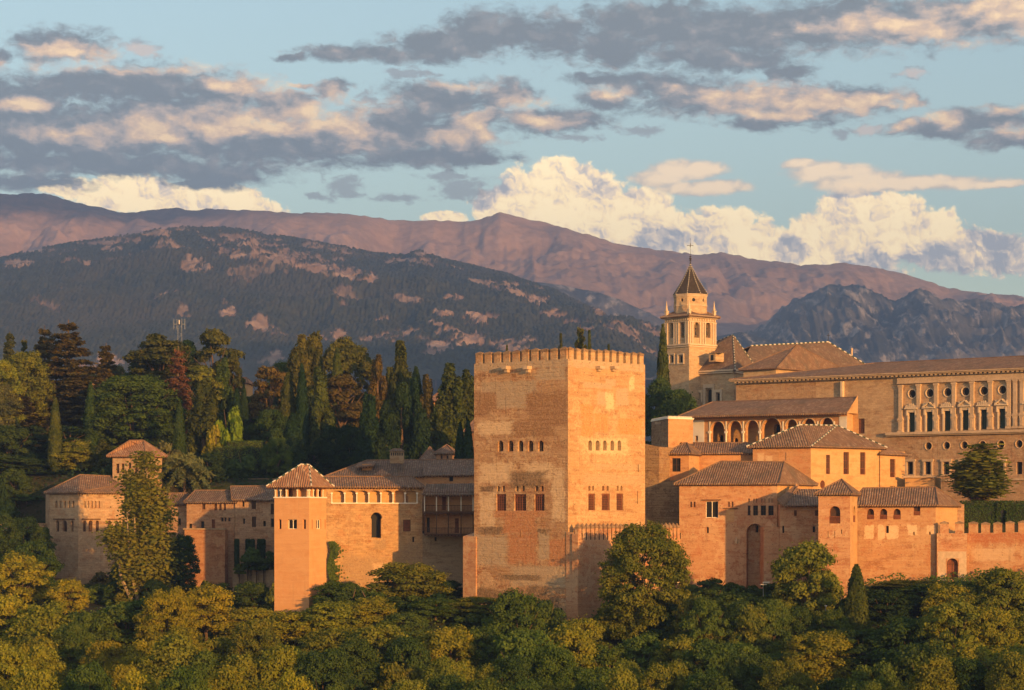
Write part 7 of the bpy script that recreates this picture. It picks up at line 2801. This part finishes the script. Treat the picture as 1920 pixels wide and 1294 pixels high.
# ---- single trees at the foot of the walls
NEAR = [
    ('poplar', 274, 852, 112, 446, 'olive', 'tall open poplar with pale stems in front of the brick palace'),
    ('broad', 345, 1005, 50, 450, 'dark', 'dark narrow tree right of the poplar'),
    ('broad', 245, 1052, 80, 452, 'dark', 'dark tangled tree at the foot of the poplar'),
    ('broad', 36, 1040, 112, 432, 'gold', 'golden-lit round tree at the left edge below the old wall'),
    ('broad', 60, 1018, 84, 452, 'deep', 'dark green tree between the golden tree and the brick palace'),
    ('broad', 128, 1088, 70, 425, 'gold', 'golden tree right below the brick palace'),
    ('broad', -6, 962, 80, 474, 'deep', 'dark green tree in front of the old wall, cut by the left edge'),
    ('broad', 46, 972, 70, 478, 'dark', 'dark tree in front of the old wall, middle one'),
    ('broad', 78, 990, 44, 476, 'deep', 'dark tree between the old wall and the brick palace'),
    ('bush', 190, 1075, 60, 466, 'brown', 'dry brown shrub on the bank under the brick palace'),
    ('bush', 216, 1066, 46, 468, 'deep', 'green shrub on the bank under the brick palace'),
    ('broad', 765, 1057, 128, 408, 'olive', 'large olive tree against the wall under the horseshoe window'),
    ('broad', 640, 1092, 92, 404, 'green', 'loose green tree between the orange tower and the gallery wing'),
    ('broad', 836, 1088, 76, 420, 'dark', 'dark tree in the corner left of the great tower'),
    ('broad', 1208, 986, 150, 391, 'olive', 'biggest tree at the walls, hiding the rampart right of the great tower'),
    ('broad', 1513, 1020, 124, 393, 'olive', 'round green tree in front of the shaded wing'),
    ('cypress', 1606, 1060, 44, 382, 'cyp', 'solitary cypress at the foot of the corner turret'),
    ('bush', 1318, 1090, 70, 414, 'deep', 'dark shrub below the twin-arched window, left'),
    ('bush', 1350, 1086, 60, 416, 'deep', 'dark shrub below the twin-arched window, right'),
    ('bush', 1398, 1098, 56, 412, 'deep', 'dark shrub under the tall arched niche'),
    ('bush', 1452, 1094, 50, 410, 'deep', 'dark shrub at the foot of the pointed buttress'),
    ('broad', 1730, 1096, 90, 394, 'deep', 'dark green tree under the gate bastion'),
    ('broad', 1660, 1108, 100, 390, 'dark', 'low dark tree right of the solitary cypress'),
    ('broad', 1790, 1092, 90, 388, 'deep', 'dark tree just below the wooden gate door'),
    ('broad', 1880, 1068, 110, 384, 'olive', 'leafy tree at the right edge below the red wall'),
    ('bush', 470, 1028, 50, 473, 'deep', 'leafy shrub among the clipped cypresses'),
    ('bush', 447, 1058, 20, 471.5, 'green', 'small round shrub on the terrace wall'),
    ('bush', 505, 1035, 36, 473.5, 'deep', 'dark shrub between the clipped cypresses and the orange tower'),
]
for k in NEAR:
    if k[1] in (470, 505):
        plant(*k, py_base=1068)
    elif k[1] == 447:
        plant(*k, py_base=1076)
    elif k[1] in (272,):
        plant(*k, py_base=1150)
    else:
        plant(*k)
for px, top, w, lab in ((444, 1011, 10, 'narrowest clipped dark column of cypress on the terrace'), (469, 1011, 18, 'widest clipped dark column of cypress on the terrace, middle one'), (490, 1011, 16, 'right clipped dark column of cypress on the terrace')):
    plant('topiary', px, top, w, 475.6, 'cypd', lab, py_base=1066)

# ---- the wood on the slope below the walls
ROWS = [(392, 1122, 'wood right below the walls'), (362, 1174, 'upper belt of the wood'), (334, 1222, 'middle belt of the wood'), (306, 1272, 'foreground belt of the wood')]
ADJ = [(-100, 0), (0, 20), (120, 25), (250, 15), (330, 0), (480, 4), (560, 26), (640, 10), (760, 6), (880, 10), (940, 12), (1040, 26), (1110, 44), (1180, 20), (1280, 26), (1400, 30), (1500, 36), (1600, 44), (1650, -6), (1760, -22), (1920, -22), (2020, -22)]
TINTS_LEFT = ['gold', 'gold2', 'gold', 'olive', 'gold2', 'green']
TINTS_RIGHT = ['olive', 'green', 'olive', 'deep', 'gold2', 'green', 'deep']
WORD = dict(gold='golden', gold2='yellow-green', olive='olive', green='green', deep='deep green', dark='dark green')
for ri, (Y, top0, gname) in enumerate(ROWS):
    px = -60 + (ri % 2) * 45
    while px < (2200 if ri < 2 else 1990):
        w = rng.uniform(84, 132)
        px += w * .68
        side = TINTS_LEFT if px + rng.uniform(-160, 160) < 640 else TINTS_RIGHT if px + rng.uniform(-200, 200) < 1760 else ['olive', 'gold2', 'green', 'olive']
        tint = rng.choice(side)
        if ri >= 3 and tint == 'dark':
            tint = 'olive'
        top = top0 + np.interp(px, [a for a, b in ADJ], [b for a, b in ADJ]) * (1 - .12 * ri) + rng.uniform(-30, 26)
        if ri == 0 and (1040 < px < 1110 or 510 < px < 600):
            top += 30
        zone = 'left half' if px < 880 else 'right half'
        plant('broad', px, top, w, Y + rng.uniform(-9, 9), tint, '%s round tree in the %s, %s' % (WORD[tint], gname, zone), '%s trees, %s, %s' % (WORD[tint], gname, zone))


for i, px in enumerate(range(620, 1950, 38)):
    if 1040 < px < 1115 or 1560 < px < 1625:
        continue
    Y = 401 if px < 860 or px > 1240 else 395
    plant('bush' if i % 3 else 'broad', px + rng.uniform(-8, 8), 1118 + rng.uniform(-12, 14) + (18 if 880 < px < 1040 else 0) - (14 if px > 1640 else 0), rng.uniform(52, 76), Y, ('deep', 'dark', 'green', 'deep')[i % 4],
          'dark scrub growing along the very foot of the walls', 'scrub along the foot of the walls')


for i, px in enumerate(range(1265, 1600, 30)):
    plant('broad', px + rng.uniform(-6, 6), 1134 + rng.uniform(-12, 14), rng.uniform(56, 78), 384 + rng.uniform(-6, 6), ('deep', 'olive', 'green', 'dark')[i % 4], 'small tree on the slope between the shrubs under the tall niche and the solitary cypress', 'small trees on the slope right of the biggest tree')
for i, px in enumerate(range(85, 520, 33)):
    plant('bush' if i % 2 else 'broad', px + rng.uniform(-8, 8), 1096 + rng.uniform(-10, 14), rng.uniform(44, 64), 440 + (i * 37 % 20), ('deep', 'olive', 'dark', 'green')[i % 4], 'shrubby growth on the bank under the left palace and the brick houses', 'shrubs on the bank under the left palace')


# ---- hedges
def hedge(name, label, boxes, tint, leaf=.2, dens=26):
    """clipped hedge: leaf faces over the outside of boxes ((x0, y0, z0), (x1, y1, z1))"""
    P, N = [], []
    bm = bmesh.new()
    for (x0, y0, z0), (x1, y1, z1) in boxes:
        dx, dy, dz = x1 - x0, y1 - y0, z1 - z0
        for ax, area, n in ((0, dx * dz, (0, -1, 0)), (1, dx * dy, (0, 0, 1)), (2, dy * dz, (-1, 0, 0)), (3, dy * dz, (1, 0, 0))):
            k = int(area * dens) + 4
            u, v = NR.uniform(0, 1, k), NR.uniform(0, 1, k)
            w = NR.uniform(-.12, .10, k)
            if ax == 0: q = np.stack([x0 + u * dx, y0 + w, z0 + v * dz], -1)
            elif ax == 1: q = np.stack([x0 + u * dx, y0 + v * dy, z1 - w], -1)
            elif ax == 2: q = np.stack([x0 + w, y0 + u * dy, z0 + v * dz], -1)
            else: q = np.stack([x1 - w, y0 + u * dy, z0 + v * dz], -1)
            P.append(q); N.append(np.tile(n, (k, 1)).astype(float))
        boxb(bm, ((x0 + x1) / 2, (y0 + y1) / 2, (z0 + z1) / 2 - .06), (1, 0), (dx / 2 - .14, dy / 2 - .14, dz / 2 - .1))
    base = ((boxes[0][0][0] + boxes[0][1][0]) / 2, boxes[0][0][1], boxes[0][0][2])
    t = thing('hedge', base, label, 'hedge')
    P = np.concatenate(P) - np.array(base)
    me = leaves_mesh('foliage', P, np.concatenate(N), leaf, 1.3)
    c = bpy.data.objects.new('foliage', me); COL.objects.link(c); c.parent = t; c.color = (*TINT[tint], 1)
    mk('stems', bm, M_HEDGE, t)


M_HEDGE = mat_plain('hedge twigs', (.02, .026, .012), var=.3, scale=6)


def hb_(px0, px1, py0, py1, Y, dy):
    return ((X_(px0, Y), Y, Z_(py1, Y)), (X_(px1, Y), Y + dy, Z_(py0, Y)))


hedge('hedge', 'long dark green clipped hedge behind the garden wall', [hb_(372, 486, 862, 900, 506, 2)], 'deep')
hedge('hedge', 'upper clipped hedge of two heights catching the sun below the wood', [hb_(405, 470, 838, 866, 512, 2), hb_(425, 492, 827, 866, 514.5, 2.5)], 'green')
hedge('hedge', 'tall clipped yew hedge behind the red crenellated wall with an arch-like notch',
      [hb_(1802, 1868, 950, 990, 424, 2), hb_(1868, 1876, 941, 990, 423.7, 2.4), hb_(1876, 1886, 941, 956, 423.7, 2.4), hb_(1886, 1898, 941, 990, 423.7, 2.4), hb_(1898, 1990, 948, 990, 424, 2)], 'deep')
hedge('hedge', 'far low clipped hedge behind the tall yew hedge at the right edge', [hb_(1802, 1990, 940, 955, 432, 2)], 'deep')


# ---- ivy on the corner of the gallery wing
def ivy():
    n = 1500
    Y = 433.6
    u = NR.uniform(0, 1, n)
    py = 1016 + u * 92
    cx = 617 + 3 * np.sin(u * 9)
    wd = 5 + 9 * np.abs(np.sin(u * 7 + .6)) + 8 * u
    px = cx + np.abs(NR.normal(0, .55, n)) * wd
    P = np.stack([(px - 960) / F * Y, Y - NR.uniform(0, .35, n), (HOR - py) / F * Y], -1)
    base = (X_(618, Y), Y, Z_(1108, Y))
    t = thing('ivy', base, 'bright green ivy climbing the wall beside the orange tower', 'ivy')
    me = leaves_mesh('foliage', P - np.array(base), np.tile([0, -1.0, .1], (n, 1)), .34, 1.2)
    c = bpy.data.objects.new('foliage', me); COL.objects.link(c); c.parent = t; c.color = (*TINT['green'], 1)
    bm = bmesh.new()
    bar(bm, P3(618, 1108, Y), P3(619, 1060, Y - .05), .05, 5); bar(bm, P3(619, 1060, Y - .05), P3(617, 1018, Y - .05), .03, 5)
    mk('stems', bm, M_BARK, t)


ivy()


# ---- undergrowth on the slope: low scrub that nobody could count
def undergrowth():
    n = 110000
    px = NR.uniform(-120, 2040, n)
    Y = NR.uniform(296, 410, n)
    wy = np.interp(px, WALL_PX, WALL_Y)
    Y = np.minimum(Y, wy - 1.0)
    lift = np.abs(fbm(px / 40, Y / 5, 3, 17) - .15) * 4.2
    z = ground_z(px, Y) + NR.uniform(0, 1, n) * lift
    P = np.stack([(px - 960) / F * Y, Y, z], -1)
    me = leaves_mesh('undergrowth', P, np.tile([0, -.6, 1.0], (n, 1)), .36, 1.3)
    o = bpy.data.objects.new('undergrowth', me)
    COL.objects.link(o)
    o['kind'] = 'stuff'
    o.color = (*TINT['green'], 1)
    n = 26000
    px = NR.uniform(-60, 900, n)
    Y = NR.uniform(492, 580, n)
    lift = np.abs(fbm(px / 30, Y / 5, 3, 19) - .2) * 4
    z = ground_z(px, Y) + NR.uniform(0, 1, n) * lift
    P = np.stack([(px - 960) / F * Y, Y, z], -1)
    me = leaves_mesh('undergrowth', P, np.tile([0, -.4, 1.0], (n, 1)), .5, 1.3)
    o = bpy.data.objects.new('undergrowth', me)
    COL.objects.link(o)
    o['kind'] = 'stuff'
    o.color = (*TINT['dark'], 1)


undergrowth()


# ---- small things at the foot of the walls
def path_lamp(px, py0, py1, Y, label, wide=False):
    q = P3(px, py1, Y)
    t = thing('lamp_post' if not wide else 'floodlight', q, label, 'lamp')
    h = Z_(py0, Y) - q.z
    bm = bmesh.new()
    bar(bm, q - Vector((0, 0, .6)), q + Vector((0, 0, h)), .06, 6)
    mk('post', bm, M_STEEL, t)
    bm = bmesh.new()
    boxb(bm, q + Vector((0, -.1, h)), (1, .3), (.6 if wide else .16, .16, .08))
    if wide:
        boxb(bm, q + Vector((.5, -.2, h + .35)), (1, -.4), (.55, .25, .12))
    mk('lamp_head', bm, M_WHITE, t)


for i, (px, top) in enumerate([(-10, 905), (28, 880), (66, 890), (8, 935), (50, 925), (92, 885), (200, 872), (318, 868), (350, 885), (395, 850), (260, 870)]):
    plant('broad' if i % 2 else 'bush', px, top, 56, 497 + (i % 3) * 4, 'deep' if i % 3 else 'dark', 'dark shrubby growth filling the bank between the wood and the left palace', 'shrubs on the left bank')
path_lamp(1431, 1096, 1112, 404, 'white double-headed floodlight among the shrubs under the tall niche', True)
path_lamp(1548, 1136, 1160, 388, 'thin grey lamp post by the path below the round green tree')
path_lamp(1271, 1092, 1120, 398, 'thin pale lamp post right of the biggest tree')
